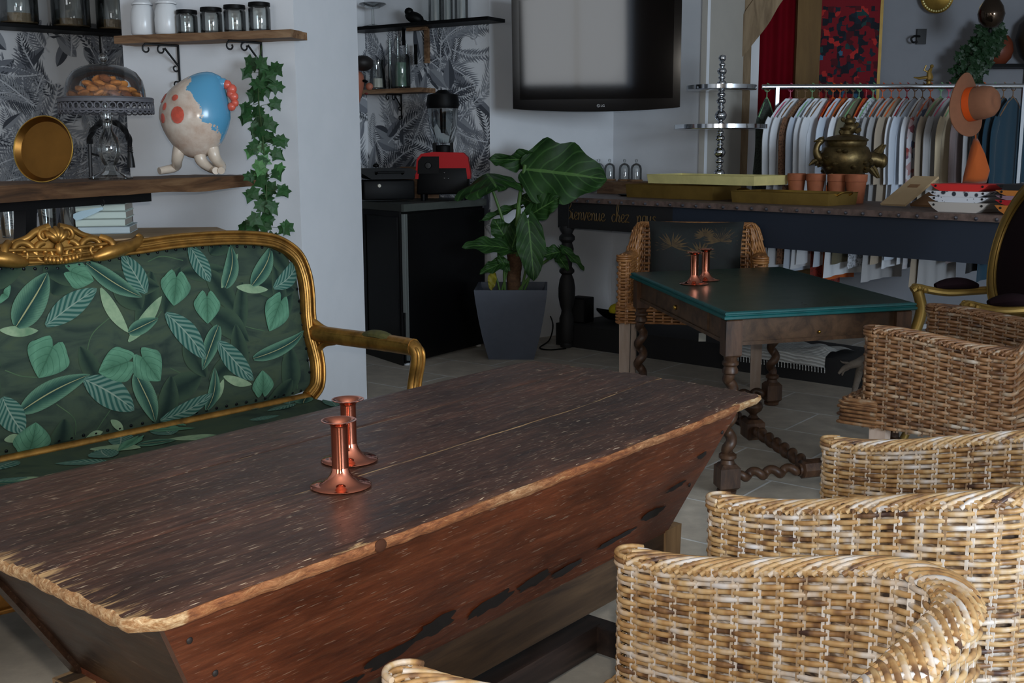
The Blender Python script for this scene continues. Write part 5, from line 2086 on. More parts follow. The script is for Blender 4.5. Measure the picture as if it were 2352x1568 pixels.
for x, y, z_, lvl in lay:
    m_ = MB()
    m_.ell((0, 0, 0), (0.023, 0.021, 0.0115), Matrix.Rotation(random.uniform(-0.5, 0.5), 3, 'X') @ Matrix.Rotation(random.uniform(-0.5, 0.5), 3, 'Y'), 10)
    where = 'on the bottom layer of' if lvl < 3 else ('in the middle layer of' if lvl < 5 else 'near the top of')
    o = single('biscuit', m_, random.choice(BISC), 'small golden brown biscuit %s the heap under the glass dome' % where, 'biscuit', 'biscuits, ' + where.split(' the ')[1].split(' of')[0])
    o.location = (cs.x + x, cs.y + y, BZ + z_)

# ---------------------------------------------------------------- round brass tray leaning on the bar
tr = uz(106, 420, BZ)
R_ = 73 * tr.y / CF * 1.02
tray = thing('brass_tray', 'round brass tray standing on edge on the bar', 'tray', (tr.x, tr.y, BZ))
tilt = Matrix.Rotation(math.radians(80), 3, 'X') @ Matrix.Rotation(0.25, 3, 'Y')
tilt = Matrix.Rotation(math.radians(-12), 3, 'Z') @ Matrix.Rotation(math.radians(81), 3, 'X')
cc_ = Vector((0, 0.02, R_ * math.sin(math.radians(81)) + 0.001))
mb = MB().lathe([(0.0, 0.0), (R_ * 0.86, 0.0), (R_ * 0.89, 0.004), (R_ * 0.985, 0.016), (R_, 0.018), (R_ * 0.985, 0.013), (R_ * 0.88, -0.003), (0.0, -0.004)], cc_, 56, tilt)
mb.build('dish', plain('dark_brass', C(122, 84, 36), 0.3, 0.9, 0.2, 8), tray, world=False)
mb = MB().tube([cc_ + tilt @ Vector((R_ * math.cos(a), R_ * math.sin(a), 0.017)) for a in [2 * PI * k / 56 for k in range(56)]], 0.0025, 6, True)
mb.build('rim', BRASS, tray, world=False)

# ---------------------------------------------------------------- black spring tap behind
fx = uy(207, 398, 4.66)
tap = thing('kitchen_tap', 'tall black kitchen tap with a spring arch behind the cake stand', 'tap', (fx.x, fx.y, 1.0))
mb = MB()
c0, c1 = uy(206, 330, 4.66), uy(298, 330, 4.66)
mid_ = (c0 + c1) / 2
rr = (c1 - c0).length / 2
arc = [Vector((fx.x, fx.y, LZ + 0.002)), Vector((fx.x, fx.y, 1.15)), c0] + [mid_ + Vector((-rr * math.cos(a), 0, rr * 1.1 * math.sin(a))) for a in [PI * k / 14 for k in range(1, 14)]] + [c1, uy(299, 352, 4.66)]
mb.tube(arc, 0.008, 8)
mb.build('arched_pipe', BLACK_METAL, tap)
mb = MB()
S = spline(arc[2:], 8)
pts = []
for i in range(len(S) - 1):
    for q in range(3):
        p = S[i].lerp(S[i + 1], q / 3)
        a = (i * 3 + q) * 1.6
        t_ = (S[i + 1] - S[i]).normalized()
        e1 = Vector((0, 1, 0))
        e2 = t_.cross(e1)
        pts.append(p + (e1 * math.cos(a) + e2 * math.sin(a)) * 0.011)
mb.tube(pts, 0.0025, 4)
mb.build('spring', BLACK_METAL, tap)
mb = MB()
e = uy(299, 350, 4.66)
mb.lathe([(0.010, 0.0), (0.013, -0.02), (0.017, -0.055), (0.017, -0.062)], e, 12)
mb.build('spray_head', BLACK_METAL, tap)
mb = MB()
mb.tube([uy(207, 352, 4.66), uy(236, 360, 4.66)], 0.005, 6)
mb.build('holder_arm', BLACK_METAL, tap)

# ---------------------------------------------------------------- ceramic hen
hp = uz(455, 405, BZ)
HD = hp.y
HEN = NT('painted_hen_glaze')
co = HEN.coord('Object')
sp = HEN.n('SeparateXYZ')
HEN.l(co, sp.inputs[0])
nz = HEN.noise(co, 10, 5, 0.65)
k = HEN.math('ADD', HEN.math('MULTIPLY', sp.outputs[0], 4.2), HEN.math('MULTIPLY', HEN.math('SUBTRACT', sp.outputs[2], 0.2), 1.7))
k = HEN.math('ADD', k, HEN.math('MULTIPLY', HEN.math('SUBTRACT', nz, 0.5), 1.0))
c = HEN.mix(HEN.ramp(nz, [(0.35, (0, 0, 0, 1)), (0.65, (1, 1, 1, 1))]), C(190, 164, 146), C(220, 208, 194))
c = HEN.mix(HEN.ramp(k, [(0.30, (0, 0, 0, 1)), (0.315, (1, 1, 1, 1))]), c, C(84, 150, 186))
HEN.col(c).set(Roughness=0.18)
HENM = HEN.mat
CORAL = plain('coral_red_glaze', C(206, 92, 74), 0.25, 0, 0.2, 40)
CREAM = plain('cream_glaze', C(206, 190, 172), 0.25, 0, 0.08, 20)
hen = thing('ceramic_hen', 'round glazed ceramic hen figure, cream with a blue patch and red dots, on the bar', 'figurine', (hp.x, hp.y, BZ + 0.012), 0)
s_ = HD / CF
mb = MB()


def hen_fn(a, b):
    t, q = 2 * PI * a, PI * b - PI / 2
    x = 0.5 * 157 * s_ * math.cos(q) * math.cos(t)
    y = 0.42 * 157 * s_ * math.cos(q) * math.sin(t)
    z = 0.5 * 178 * s_ * math.sin(q)
    r = 1 + 0.05 * math.sin(q * 1.5)
    # tail lift at the upper right
    up_ = max(0, math.sin(q)) ** 3
    x += 34 * s_ * up_ * 0.9
    z += 14 * s_ * up_
    if z < 0:
        x *= 1 + 0.12 * z / (90 * s_)
    return Vector((x * r, y * r, z + 122 * s_))


mb.grid(hen_fn, 36, 22, cu=True)
mb.build('body', HENM, hen, world=False, angle=80)
mb = MB()
mb.ell((45 * s_, 0, 208 * s_), (20 * s_, 16 * s_, 12 * s_), n=14)
mb.ell((62 * s_, 0, 198 * s_), (18 * s_, 14 * s_, 14 * s_), n=14)
mb.build('head', HENM, hen, world=False)
mb = MB()
for x, z, r in ((76, 196, 11), (86, 186, 12), (90, 170, 11), (84, 176, 10), (92, 156, 9), (84, 148, 10)):
    mb.ell((x * s_, -4 * s_, z * s_), (r * s_, r * s_ * 0.8, r * s_), n=10)
mb.build('comb', CORAL, hen, world=False)
for x, z, rx, rz in ((-22, 128, 16, 19), (-62, 166, 9, 13), (-62, 124, 9, 11), (-28, 168, 8, 8), (-52, 150, 7, 9)):
    # dots lying on the glaze: found by walking to the body surface
    best = None
    for i in range(72):
        for j in range(44):
            p = hen_fn(i / 72, j / 44)
            if p.y < 0:
                dd = (p.x - x * s_) ** 2 + (p.z - z * s_) ** 2
                if best is None or dd < best[0]:
                    best = (dd, p)
    p = best[1]
    nn = Vector((p.x, p.y * 1.4, p.z - 122 * s_)).normalized()
    R3 = nn.to_track_quat('Z', 'Y').to_matrix()
    MB().ell(p, (rx * s_, rz * s_, 0.002), R3, 12).build('red_dot', CORAL, hen, world=False)
for pts in ([(-34, 60), (-42, 34), (-56, 14), (-84, 6)], [(38, 56), (44, 34), (50, 16), (56, 6)], [(8, 46), (14, 26), (28, 10), (44, 6)]):
    MB().tube(spline([Vector((x * s_, -0.02 + (0.05 if i == 2 else 0), z * s_)) for i, (x, z) in enumerate(pts)], 6),
              [15 * s_ * (1 - 0.45 * i / 18) for i in range(19)], 10).build('leg', CREAM, hen, world=False)

# ================================================================ upper shelf on the white wall
WN = Vector((-0.29, -0.957, 0)).normalized()
WD = Vector((wl.x, wl.y, 0)).normalized()
WP = Vector((pc.x, pc.y, 0))


def wp(px, py, off):
    return upl(px, py, WP + WN * off, WN)


zl, zr = wp(262, 101, 0.15), wp(668, 84, 0.15)
SZ = (zl.z + zr.z) / 2
ush = thing('wooden_shelf', 'rustic wooden shelf carrying jars on the white wall, on scrolled iron brackets', 'shelf', ((zl + zr) / 2).to_tuple(3), math.atan2(-WD.y, -WD.x))
shl = (zr - zl).length
M_ = XF[ush.name].inverted()
mb = MB()


def ush_fn(top):
    def fn(a, b):
        x = -shl / 2 + shl * a
        return Vector((x, 0.15 * b - 0.008 * h2(x * 4, 1, top) * (1 - b), (0.033 if top else 0.0) + 0.003 * h2(x * 7, b * 3, top)))
    return fn


mb.grid(ush_fn(1), 30, 4)
mb.grid(lambda a, b: ush_fn(0)(1 - a, b), 30, 4)
for e in (lambda t: (t, 0), lambda t: (1, t), lambda t: (1 - t, 1), lambda t: (0, 1 - t)):
    mb.grid(lambda a, b: Vector(ush_fn(1)(*e(a))).lerp(Vector(ush_fn(0)(*e(a))), b), 30, 2)
mb.build('plank', SHELFWOOD, ush, world=False, angle=50)
SHZ = XF[ush.name].translation.z


def scroll_bracket(parent, o, out, up, L, Hh, root):
    """wrought iron bracket: upright on the wall, arm under the shelf, brace and scrolls"""
    P2 = lambda a, b: o + out * a + up * b
    mb = MB()
    mb.tube([P2(0.004, 0), P2(0.004, -Hh)], 0.006, 6)
    mb.tube([P2(0.004, -0.004), P2(L, -0.004)], 0.005, 6)
    mb.tube([P2(0.004, -Hh * 0.52), P2(L * 0.42, -0.018)], 0.005, 6)

    def curl(c, r, a0, turns, sg):
        mb.tube([P2(c[0] + r * (1 - 0.5 * t) * math.cos(a0 + sg * turns * 2 * PI * t), c[1] + r * (1 - 0.5 * t) * math.sin(a0 + sg * turns * 2 * PI * t)) for t in [i / 14 for i in range(15)]], 0.004, 6)
    curl((L * 0.95, -0.026), 0.020, PI / 2, 0.85, -1)
    curl((L * 0.52, -0.026), 0.020, PI / 2, 0.85, -1)
    curl((0.020, -Hh * 0.56), 0.016, PI, 0.8, 1)
    curl((0.020, -Hh * 0.95), 0.016, PI, 0.85, -1)
    return mb.build('iron_bracket', BLACK_METAL, parent, root=root)


for px in (410, 601):
    o = wp(px, 96, 0.002)
    o.z = SHZ
    scroll_bracket(ush, o, Vector((-0.72, -0.69, 0)), Vector((0, 0, 1)), 0.165, 0.185, ush)
JZ = SHZ + 0.0365


def lidded_jar(px, r, h, label, lidh=0.016, off=0.08):
    p = wp(px, 60, off)
    t = thing('glass_jar', label, 'jar', (p.x, p.y, JZ), 0, 'small glass jars on the wooden shelf')
    MB().lathe([(0.0, 0.0), (r * 0.94, 0.0), (r, 0.005), (r, h - 0.012), (r * 0.9, h - 0.002), (r * 0.87, h), (r * 0.84, h - 0.004), (r * 0.94, h - 0.016), (r * 0.95, 0.007), (0.0, 0.006)], n=24).build('jar_body', GLASS_THICK, t, world=False)
    MB().lathe([(0.0, h), (r * 0.98, h), (r * 1.0, h + 0.003), (r * 0.98, h + lidh), (0.0, h + lidh)], n=24).build('lid', BLACK, t, world=False)


for i, px in enumerate((430, 486, 540, 597)):
    lidded_jar(px, 0.047 if i else 0.046, 0.085 + 0.006 * i, 'small glass jar with black lid on the wooden shelf, ' + ('next to the white porcelain jars', 'second from the porcelain jars', 'third from the porcelain jars', 'nearest the end of the shelf')[i])
for i, px in enumerate((329, 384)):
    p = wp(px, 60, 0.085)
    t = thing('porcelain_jar', ('white porcelain jar at the left end of the wooden shelf', 'white porcelain jar beside the small glass jars')[i], 'jar', (p.x, p.y, JZ), 0, 'white porcelain jars')
    MB().lathe([(0.0, 0.0), (0.047, 0.0), (0.052, 0.008), (0.053, 0.06), (0.050, 0.10), (0.042, 0.125), (0.038, 0.13), (0.0, 0.13)], n=28).build('jar_body', WHITE_CERAMIC, t, world=False)
    MB().lathe([(0.0, 0.131), (0.046, 0.131), (0.046, 0.138), (0.03, 0.152), (0.010, 0.158), (0.012, 0.172), (0.0, 0.178)], n=24).build('lid', WHITE_CERAMIC, t, world=False)

# ---------------------------------------------------------------- hanging ivy
IVY = plain('ivy_green', C(24, 68, 24), 0.6, 0, 0.35, 40)
IVY2 = plain('pale_ivy_green', C(62, 112, 58), 0.5, 0, 0.3, 40)


def ivy_leaf(mb, c, size, face, roll, mi=0):
    R3 = Vector(face).to_track_quat('Z', 'Y').to_matrix() @ rotz(roll)
    star = [(0, -0.35), (0.30, -0.50), (0.36, -0.15), (0.62, 0.02), (0.34, 0.18), (0.20, 0.36), (0, 0.72), (-0.20, 0.36), (-0.34, 0.18), (-0.62, 0.02), (-0.36, -0.15), (-0.30, -0.50)]
    vs = [Vector(c)] + [Vector(c) + R3 @ Vector((x * size, y * size, -0.22 * size * (x * x + y * y))) for x, y in star]
    mb.add(vs, [(0, 1 + k, 1 + (k + 1) % 12) for k in range(12)], mi)


random.seed(31)
vt = wp(600, 128, 0.10)
ivy = thing('ivy_garland', 'green ivy garland hanging from the shelf bracket past the end of the bar', 'ivy', (vt.x, vt.y, 1.0))
spine = [wp(601, 105, 0.02), wp(596, 150, 0.12), wp(594, 230, 0.26), wp(604, 320, 0.36), wp(612, 430, 0.42), wp(612, 520, 0.42), wp(622, 590, 0.40)]
S = spline(spine, 12)
mb = MB()
mb.tube(S, 0.003, 6)
lm = MB()
LP = [(578, 140), (570, 165), (600, 150), (590, 190), (620, 170), (630, 160), (635, 195), (612, 185), (600, 215), (628, 235), (565, 245), (565, 275), (595, 255), (610, 275), (622, 285), (585, 300), (600, 310), (590, 335), (620, 315), (642, 322),
      (575, 345), (605, 345), (632, 350), (600, 365), (590, 385), (640, 392), (605, 395), (578, 400), (600, 420), (618, 432), (650, 436), (580, 445), (600, 470), (622, 475), (590, 500), (615, 500), (560, 525), (656, 524), (585, 530), (605, 520), (625, 545), (575, 515), (606, 455), (596, 282), (610, 205), (585, 215)]
for x, y in LP:
    off = 0.14 + 0.30 * min(1, max(0, (y - 140) / 260))
    c = wp(x, y, off + random.uniform(-0.03, 0.04))
    for _k in range(2):
        ivy_leaf(lm, c + Vector((random.uniform(-.012, .012), 0.008 * _k, random.uniform(-.012, .012))), random.uniform(0.048, 0.062), (random.uniform(-0.5, 0.7), -1, random.uniform(-0.1, 0.7)), random.uniform(2.0, 4.3), 1 if 340 < y < 400 and random.random() < 0.5 else 0)
    j = min(range(len(S)), key=lambda i: (S[i] - c).length)
    mb.tube([S[j], c], 0.0015, 4)
mb.build('vine', plain('vine_stem', C(52, 76, 36), 0.7), ivy)
lm.build('foliage', [IVY, IVY2], ivy, smooth=False)

# ================================================================ kitchen on the left: black shelf with storage jars
KA = Vector((-3.9, 5.66, 0))
KD = Vector((KC.x, KC.y, 0)) - KA
KL = KD.length
KD.normalize()
KN = Vector((KD.y, -KD.x, 0))                 # into the kitchen


def kp_(px, py, off):
    return upl(px, py, KA + KN * off, KN)


a_, b_ = kp_(-60, 59, 0.22), kp_(330, 78, 0.22)
zz = (a_.z + b_.z) / 2
ks = thing('black_shelf', 'long thin black shelf on the palm wallpaper at the left edge', 'shelf', ((a_ + b_) / 2).to_tuple(3))
mb = MB()
a0, b0 = Vector((a_.x, a_.y, zz)), Vector((b_.x, b_.y, zz))
mb.hull8([a0, b0, b0 - KN * 0.22, a0 - KN * 0.22], [p + Vector((0, 0, 0.02)) for p in (a0, b0, b0 - KN * 0.22, a0 - KN * 0.22)])
mb.build('board', BLACK, ks, smooth=False)
for t_ in (0.15, 0.8):
    p = a0.lerp(b0, t_) - KN * 0.21
    MB().tube([p + Vector((0, 0, -0.12)), p, p + KN * 0.16], 0.006, 6).build('support', BLACK_METAL, ks)
for i, (px, cont) in enumerate(((44, 0.03), (163, 0.02), (262, 0.03))):
    p = kp_(px, 40, 0.12)
    r = 41 * p.y / CF if i < 2 else 38 * p.y / CF
    t = thing('storage_jar', ('large glass storage jar on the black shelf, at the left edge of the photo', 'large glass storage jar in the middle of the black shelf', 'large glass storage jar on the black shelf, beside the white porcelain jars')[i], 'jar', (p.x, p.y, zz + 0.0205), 0, 'storage jars on the black shelf')
    MB().lathe([(0.0, 0.0), (r * 0.9, 0.0), (r, 0.015), (r, 0.20), (r * 0.8, 0.225), (r * 0.78, 0.235), (r * 0.76, 0.225), (r * 0.96, 0.198), (r * 0.96, 0.017), (0.0, 0.008)], n=28).build('jar_body', GLASS_THICK, t, world=False)
    MB().lathe([(0.0, 0.009), (r * 0.94, 0.009), (r * 0.95, 0.03 + cont), (0.0, 0.032 + cont)], n=24).build('contents', plain('dry_beige_grain', C(150, 128, 98), 0.9, 0, 0.2, 80), t, world=False)
    MB().lathe([(0.0, 0.236), (r * 0.82, 0.236), (r * 0.82, 0.26), (0.0, 0.265)], n=24).build('lid', GLASS_THICK, t, world=False)

# ================================================================ kitchen niche on the right
FL, FR = Vector((-0.645, 6.67, 0)), Vector((-0.175, 7.40, 0))
WZ = 0.985
fd = (FR - FL).normalized()
fnn = Vector((fd.y, -fd.x, 0))                # faces the room
back_l = Vector((-0.99, 7.86, 0))
sd = Vector((-0.56, 0.83, 0)).normalized()
FBLACK = plain('black_fridge_enamel', C(12, 12, 13), 0.3, spec=0.3)
fr = thing('black_fridge', 'black undercounter fridge with a bright steel edge, facing the plant', 'fridge', ((FL + FR) / 2).to_tuple(3))
FW = (FR - FL).length


def fpt(a, o, z):
    return FL + fd * a - fnn * o + Vector((0, 0, z))


mb = MB()
mb.hull8([fpt(0.012, 0.02, 0.012), fpt(FW, 0.02, 0.012), fpt(FW - 0.25, 0.28, 0.012), FL + sd * 0.36 + fd * 0.06 + Vector((0, 0, 0.012))], [fpt(0.012, 0.02, WZ - 0.046), fpt(FW, 0.02, WZ - 0.046), fpt(FW - 0.25, 0.28, WZ - 0.046), FL + sd * 0.36 + fd * 0.06 + Vector((0, 0, WZ - 0.046))])
mb.build('body', FBLACK, fr, smooth=False)
mb = MB()
mb.hull8([fpt(0.035, 0.0, 0.03), fpt(FW - 0.01, 0.0, 0.03), fpt(FW - 0.01, 0.02, 0.03), fpt(0.035, 0.02, 0.03)], [fpt(0.035, 0.0, WZ - 0.06), fpt(FW - 0.01, 0.0, WZ - 0.06), fpt(FW - 0.01, 0.02, WZ - 0.06), fpt(0.035, 0.02, WZ - 0.06)])
door = mb.build('door', FBLACK, fr, smooth=False)
mb = MB()
for a in (0.003, 0.026):
    z0 = 0.03 if a > 0.01 else 0.33
    mb.hull8([fpt(a, -0.003, z0), fpt(a + 0.004, -0.003, z0), fpt(a + 0.004, 0.02, z0), fpt(a, 0.02, z0)], [fpt(a, -0.003, WZ - 0.06), fpt(a + 0.004, -0.003, WZ - 0.06), fpt(a + 0.004, 0.02, WZ - 0.06), fpt(a, 0.02, WZ - 0.06)])
mb.build('steel_edge', plain('dull_steel_edge', C(128, 134, 132), 0.5, 0.2), fr, smooth=False)
MB().lathe([(0.0, 0.0), (0.018, 0.0), (0.020, 0.012), (0.012, 0.014)], fpt(0.04, 0.03, 0.0), 12).build('foot', WHITE_CERAMIC, fr)
MB().lathe([(0.0, 0.0), (0.018, 0.0), (0.020, 0.012), (0.012, 0.014)], fpt(FW - 0.05, 0.03, 0.0), 12).build('foot', WHITE_CERAMIC, fr)
cb_ = thing('black_cabinet', 'black kitchen cabinet between the white pillar and the fridge', 'cabinet', (FL + sd * 0.4).to_tuple(3))
sn = Vector((-sd.y, sd.x, 0))                 # to the left, towards the pillar
mb = MB()
q = [FL + sd * 0.03, FL + sd * 0.9, FL + sd * 0.9 + sn * 0.012, FL + sd * 0.03 + sn * 0.012]
mb.hull8([p + Vector((0, 0, 0.0)) for p in q], [p + Vector((0, 0, WZ - 0.046)) for p in q])
mb.build('side_panel', FBLACK, cb_, smooth=False)
mb = MB()
for a, b in ((0.05, 0.45), (0.47, 0.87)):
    q = [FL + sd * a + sn * 0.022, FL + sd * b + sn * 0.022, FL + sd * b + sn * 0.0125, FL + sd * a + sn * 0.0125]
    MB().hull8([p + Vector((0, 0, 0.08)) for p in q], [p + Vector((0, 0, WZ - 0.08)) for p in q]).build('door', FBLACK, cb_, smooth=False)
wt = thing('kitchen_worktop', 'grey-edged black kitchen worktop above the fridge', 'worktop', ((FL + back_l) / 2 + Vector((0, 0, WZ - 0.04))).to_tuple(3))
mb = MB()
q = [FL - fd * 0.012 + fnn * 0.012, FR + fnn * 0.012, Vector((-0.19, 7.45, 0)), Vector((-1.0, 7.98, 0)), FL + sd * 0.92 + sn * 0.02, FL + sn * 0.015]
mb.hull8([p + Vector((0, 0, WZ - 0.044)) for p in q], [p + Vector((0, 0, WZ)) for p in q])
mb.build('slab', plain('dark_grey_slab', C(70, 74, 70), 0.45, 0, 0.1, 20), wt, smooth=False)

# blender
bb = upl(1022, 440, Vector((-0.42, 7.22, 0)), (0.3, -1, 0))
bb = uz(1024, 438, WZ) if uz(1024, 438, WZ).y < 7.5 else Vector((-0.43, 7.2, WZ))
bb = Vector((-0.435, 7.22, WZ + 0.001))
k_ = bb.y / CF
RED = plain('gloss_red_plastic', C(170, 8, 16), 0.5, spec=0.2)
bln = thing('blender', 'red and black blender with a tall clear jug on the kitchen worktop', 'blender', bb)
MB().box((0, 0, 45 * k_), (112 * k_, 0.20, 62 * k_), b=0.012, taper=1.05).build('base_skirt', BLACK, bln, world=False)
for sx in (-1, 1):
    for sy in (-1, 1):
        MB().lathe([(0.0, 0.0), (0.016, 0.0), (0.018, 0.03), (0.018, 16 * k_), (0, 16 * k_)], (sx * 45 * k_, sy * 0.075, 0), 12).build('foot', BLACK, bln, world=False)
mb = MB()
pr = [(-62, 48), (-61, 62), (-58, 92), (-48, 104), (-20, 108), (46, 106), (56, 96), (62, 60), (62, 48)]
mb.prism([(x * k_, z * k_) for x, z in pr], (0, 0.20, 0), (0, -0.10, 0))
mb.build('red_housing', RED, bln, world=False, smooth=False)
mb = MB()
pr = [(-56, 60), (-54, 88), (-46, 98), (-8, 98), (-8, 60)]
mb.prism([(x * k_, z * k_) for x, z in pr], (0, 0.01, 0), (0, -0.108, 0))
pn_ = mb.build('control_panel', BLACK, bln, world=False, smooth=False)
MB().lathe([(0.0, 0.0), (0.022, 0.0), (0.018, 0.015), (0.0, 0.016)], (-32 * k_, -0.108, 78 * k_), 16, Matrix.Rotation(PI / 2, 3, 'X')).build('dial', BLACK_METAL, pn_, world=False)
for i, (x, z) in enumerate(((0, 58), (0, 46), (9, 45))):
    MB().ell((x * k_ + 0.01, -0.104, z * k_ + 0.01), 0.006, n=8).build('button', CHROME, bln, world=False)
mb = MB()
mb.lathe([(0.062, 106 * k_), (0.066, 112 * k_), (0.060, 122 * k_), (0.0, 124 * k_)], n=20)
for sx in (-1, 1):
    mb.box((sx * 0.055, -0.03, 117 * k_), (0.02, 0.03, 22 * k_))
mb.build('jug_collar', BLACK, bln, world=False)
MB().lathe([(0.045, 116 * k_), (0.060, 124 * k_), (0.078, 140 * k_), (0.090, 165 * k_), (0.098, 208 * k_), (0.094, 208 * k_), (0.085, 165 * k_), (0.05, 128 * k_), (0.0, 126 * k_)], n=8).build('jug', GLASS_THICK, bln, world=False, angle=20)
MB().lathe([(0.0, 204 * k_), (0.098, 204 * k_), (0.106, 212 * k_), (0.096, 234 * k_), (0.05, 238 * k_), (0.03, 244 * k_), (0.0, 245 * k_)], n=24).build('lid', BLACK, bln, world=False)
MB().lathe([(0.020, 204 * k_), (0.018, 160 * k_), (0.014, 150 * k_), (0.0, 150 * k_)], n=12).build('tamper', BLACK, bln, world=False)
# grill
gb = Vector((-0.80, 7.09, WZ + 0.001))
k_ = gb.y / CF
gr_ = thing('contact_grill', 'black contact grill beside the red blender', 'grill', gb, math.radians(20))
MB().box((0, 0, 26 * k_), (118 * k_, 0.24, 44 * k_), b=0.012).build('lower_plate', BLACK, gr_, world=False)
mb = MB()
pr = [(-66, 66), (-40, 50), (56, 50), (64, 68), (50, 74), (-64, 74)]
mb.prism([(x * k_, z * k_) for x, z in pr], (0, 0.24, 0), (0, -0.12, 0))
mb.build('lid', BLACK, gr_, world=False, smooth=False)
MB().lathe([(0, 0), (0.012, 0), (0.010, 0.014), (0, 0.015)], (-24 * k_, -0.12, 36 * k_), 14, Matrix.Rotation(PI / 2, 3, 'X')).build('dial', PAPER, gr_, world=False)
MB().ell((-20 * k_, 0, 80 * k_), (0.02, 0.02, 0.014), n=10).build('knob', BLACK, gr_, world=False)
MB().tube([(-30 * k_, -0.12, 62 * k_), (-30 * k_, -0.17, 66 * k_), (30 * k_, -0.17, 66 * k_), (30 * k_, -0.12, 62 * k_)], 0.007, 8).build('handle', BLACK, gr_, world=False)
cbp = Vector((-0.69, 7.42, WZ + 0.001))
single('chopping_board', MB().box((0, 0, 0.105), (0.26, 0.02, 0.21), Matrix.Rotation(-0.16, 3, 'X'), 0.004), SHELFWOOD, 'pale wooden chopping board propped behind the black grill', 'board').location = cbp + Vector((0.08, 0.03, 0.0))

# shelves on the niche wallpaper
NA = Vector((KC.x, KC.y, 0))
ND = (Vector((W1.x, W1.y, 0)) - NA).normalized()
NN = Vector((ND.y, -ND.x, 0))


def np_(px, py, off):
    return upl(px, py, NA + NN * off, NN)


a_, b_ = np_(822, 210, 0.17), np_(966, 204, 0.17)
zz = (a_.z + b_.z) / 2 - 0.02
nsh = thing('small_wooden_shelf', 'small wooden shelf with glassware on the kitchen wallpaper', 'shelf', ((a_ + b_) / 2).to_tuple(3), math.atan2(ND.y, ND.x))
a0, b0 = Vector((a_.x, a_.y, zz)), Vector((b_.x, b_.y, zz))
MB().hull8([a0, b0, b0 - NN * 0.165, a0 - NN * 0.165], [p + Vector((0, 0, 0.03)) for p in (a0, b0, b0 - NN * 0.165, a0 - NN * 0.165)]).build('plank', SHELFWOOD, nsh, smooth=False)
o = np_(922, 214, 0.002)
o.z = zz
scroll_bracket(nsh, o, NN, Vector((0, 0, 1)), 0.16, 0.17, nsh)
gz = zz + 0.031
p = np_(921, 200, 0.108)
t = thing('glass_dispenser', 'tall ribbed clear glass canister with green tint on the small wooden shelf', 'jar', (p.x, p.y, gz))
MB().lathe([(0.0, 0.0), (0.060, 0.0), (0.066, 0.008), (0.066, 0.20), (0.056, 0.225), (0.052, 0.21), (0.061, 0.195), (0.061, 0.012), (0.0, 0.01)], n=32).build('jar_body', GLASS_THICK, t, world=False)
MB().lathe([(0.0, 0.012), (0.058, 0.012), (0.058, 0.17), (0.0, 0.17)], n=24).build('contents', plain('green_canister_contents', C(92, 122, 104), 0.7, 0, 0.3, 30), t, world=False)
p = np_(868, 200, 0.09)
t = thing('glass_pitcher', 'clear glass pitcher half full of pale contents beside the glass canister', 'pitcher', (p.x, p.y, gz))
MB().lathe([(0.0, 0.0), (0.05, 0.0), (0.058, 0.01), (0.052, 0.12), (0.040, 0.17), (0.046, 0.2), (0.043, 0.2), (0.037, 0.17), (0.048, 0.12), (0.053, 0.014), (0, 0.01)], n=24).build('jug', GLASS_THICK, t, world=False)
MB().lathe([(0.0, 0.012), (0.050, 0.014), (0.048, 0.075), (0.0, 0.076)], n=20).build('contents', PAPER, t, world=False)
for i, (px, hgt) in enumerate(((898, 0.34), (916, 0.36), (936, 0.30))):
    p = np_(px, 195, 0.02)
    t = single('glass_bottle', MB().lathe([(0, 0), (0.015, 0), (0.017, 0.004), (0.017, hgt * 0.62), (0.010, hgt * 0.78), (0.008, hgt), (0.006, hgt), (0.008, hgt * 0.78), (0.014, hgt * 0.6), (0.014, 0.006), (0, 0.005)], n=16), GLASS_THICK,
               ('slim clear glass bottle behind the canister, nearest the pitcher', 'tallest slim glass bottle behind the canister', 'slim clear glass bottle behind the canister, farthest from the pitcher')[i], 'bottle', 'slim bottles behind the canister')
    t.location = (p.x, p.y, gz)
# upper black shelf in the niche
a_, b_ = np_(770, 69, 0.2), np_(1120, 50, 0.2)
zz = (a_.z + b_.z) / 2
kb = thing('black_shelf', 'thin black shelf with tall glasses above the kitchen niche', 'shelf', ((a_ + b_) / 2).to_tuple(3))
a0, b0 = Vector((a_.x, a_.y, zz)), Vector((b_.x, b_.y, zz))
MB().hull8([a0, b0, b0 - NN * 0.2, a0 - NN * 0.2], [p + Vector((0, 0, 0.022)) for p in (a0, b0, b0 - NN * 0.2, a0 - NN * 0.2)]).build('board', BLACK, kb, smooth=False)
c0, c1 = np_(982, 64, 0.004), np_(982, 145, 0.004)
mb = MB()
mb.box((c0 + c1) / 2, (0.035, 0.03, abs(c0.z - c1.z)), rotz(math.atan2(ND.y, ND.x)))
e0 = np_(958, 65, 0.10)
mb.box(e0, (0.16, 0.03, 0.03), rotz(math.atan2(ND.y, ND.x)))
mb.build('wooden_bracket', SHELFWOOD, kb, smooth=False)
for x0, y0, y1 in ((926, 60, 104), (954, 102, 148)):
    p0, p1 = np_(x0, y0, 0.05), np_(x0 + 2, y1, 0.05)
    MB().box((p0 + p1) / 2, (0.022, 0.01, (p0 - p1).length), rotz(math.atan2(ND.y, ND.x))).build('black_strap', BLACK, kb, smooth=False)
gz = zz + 0.0225
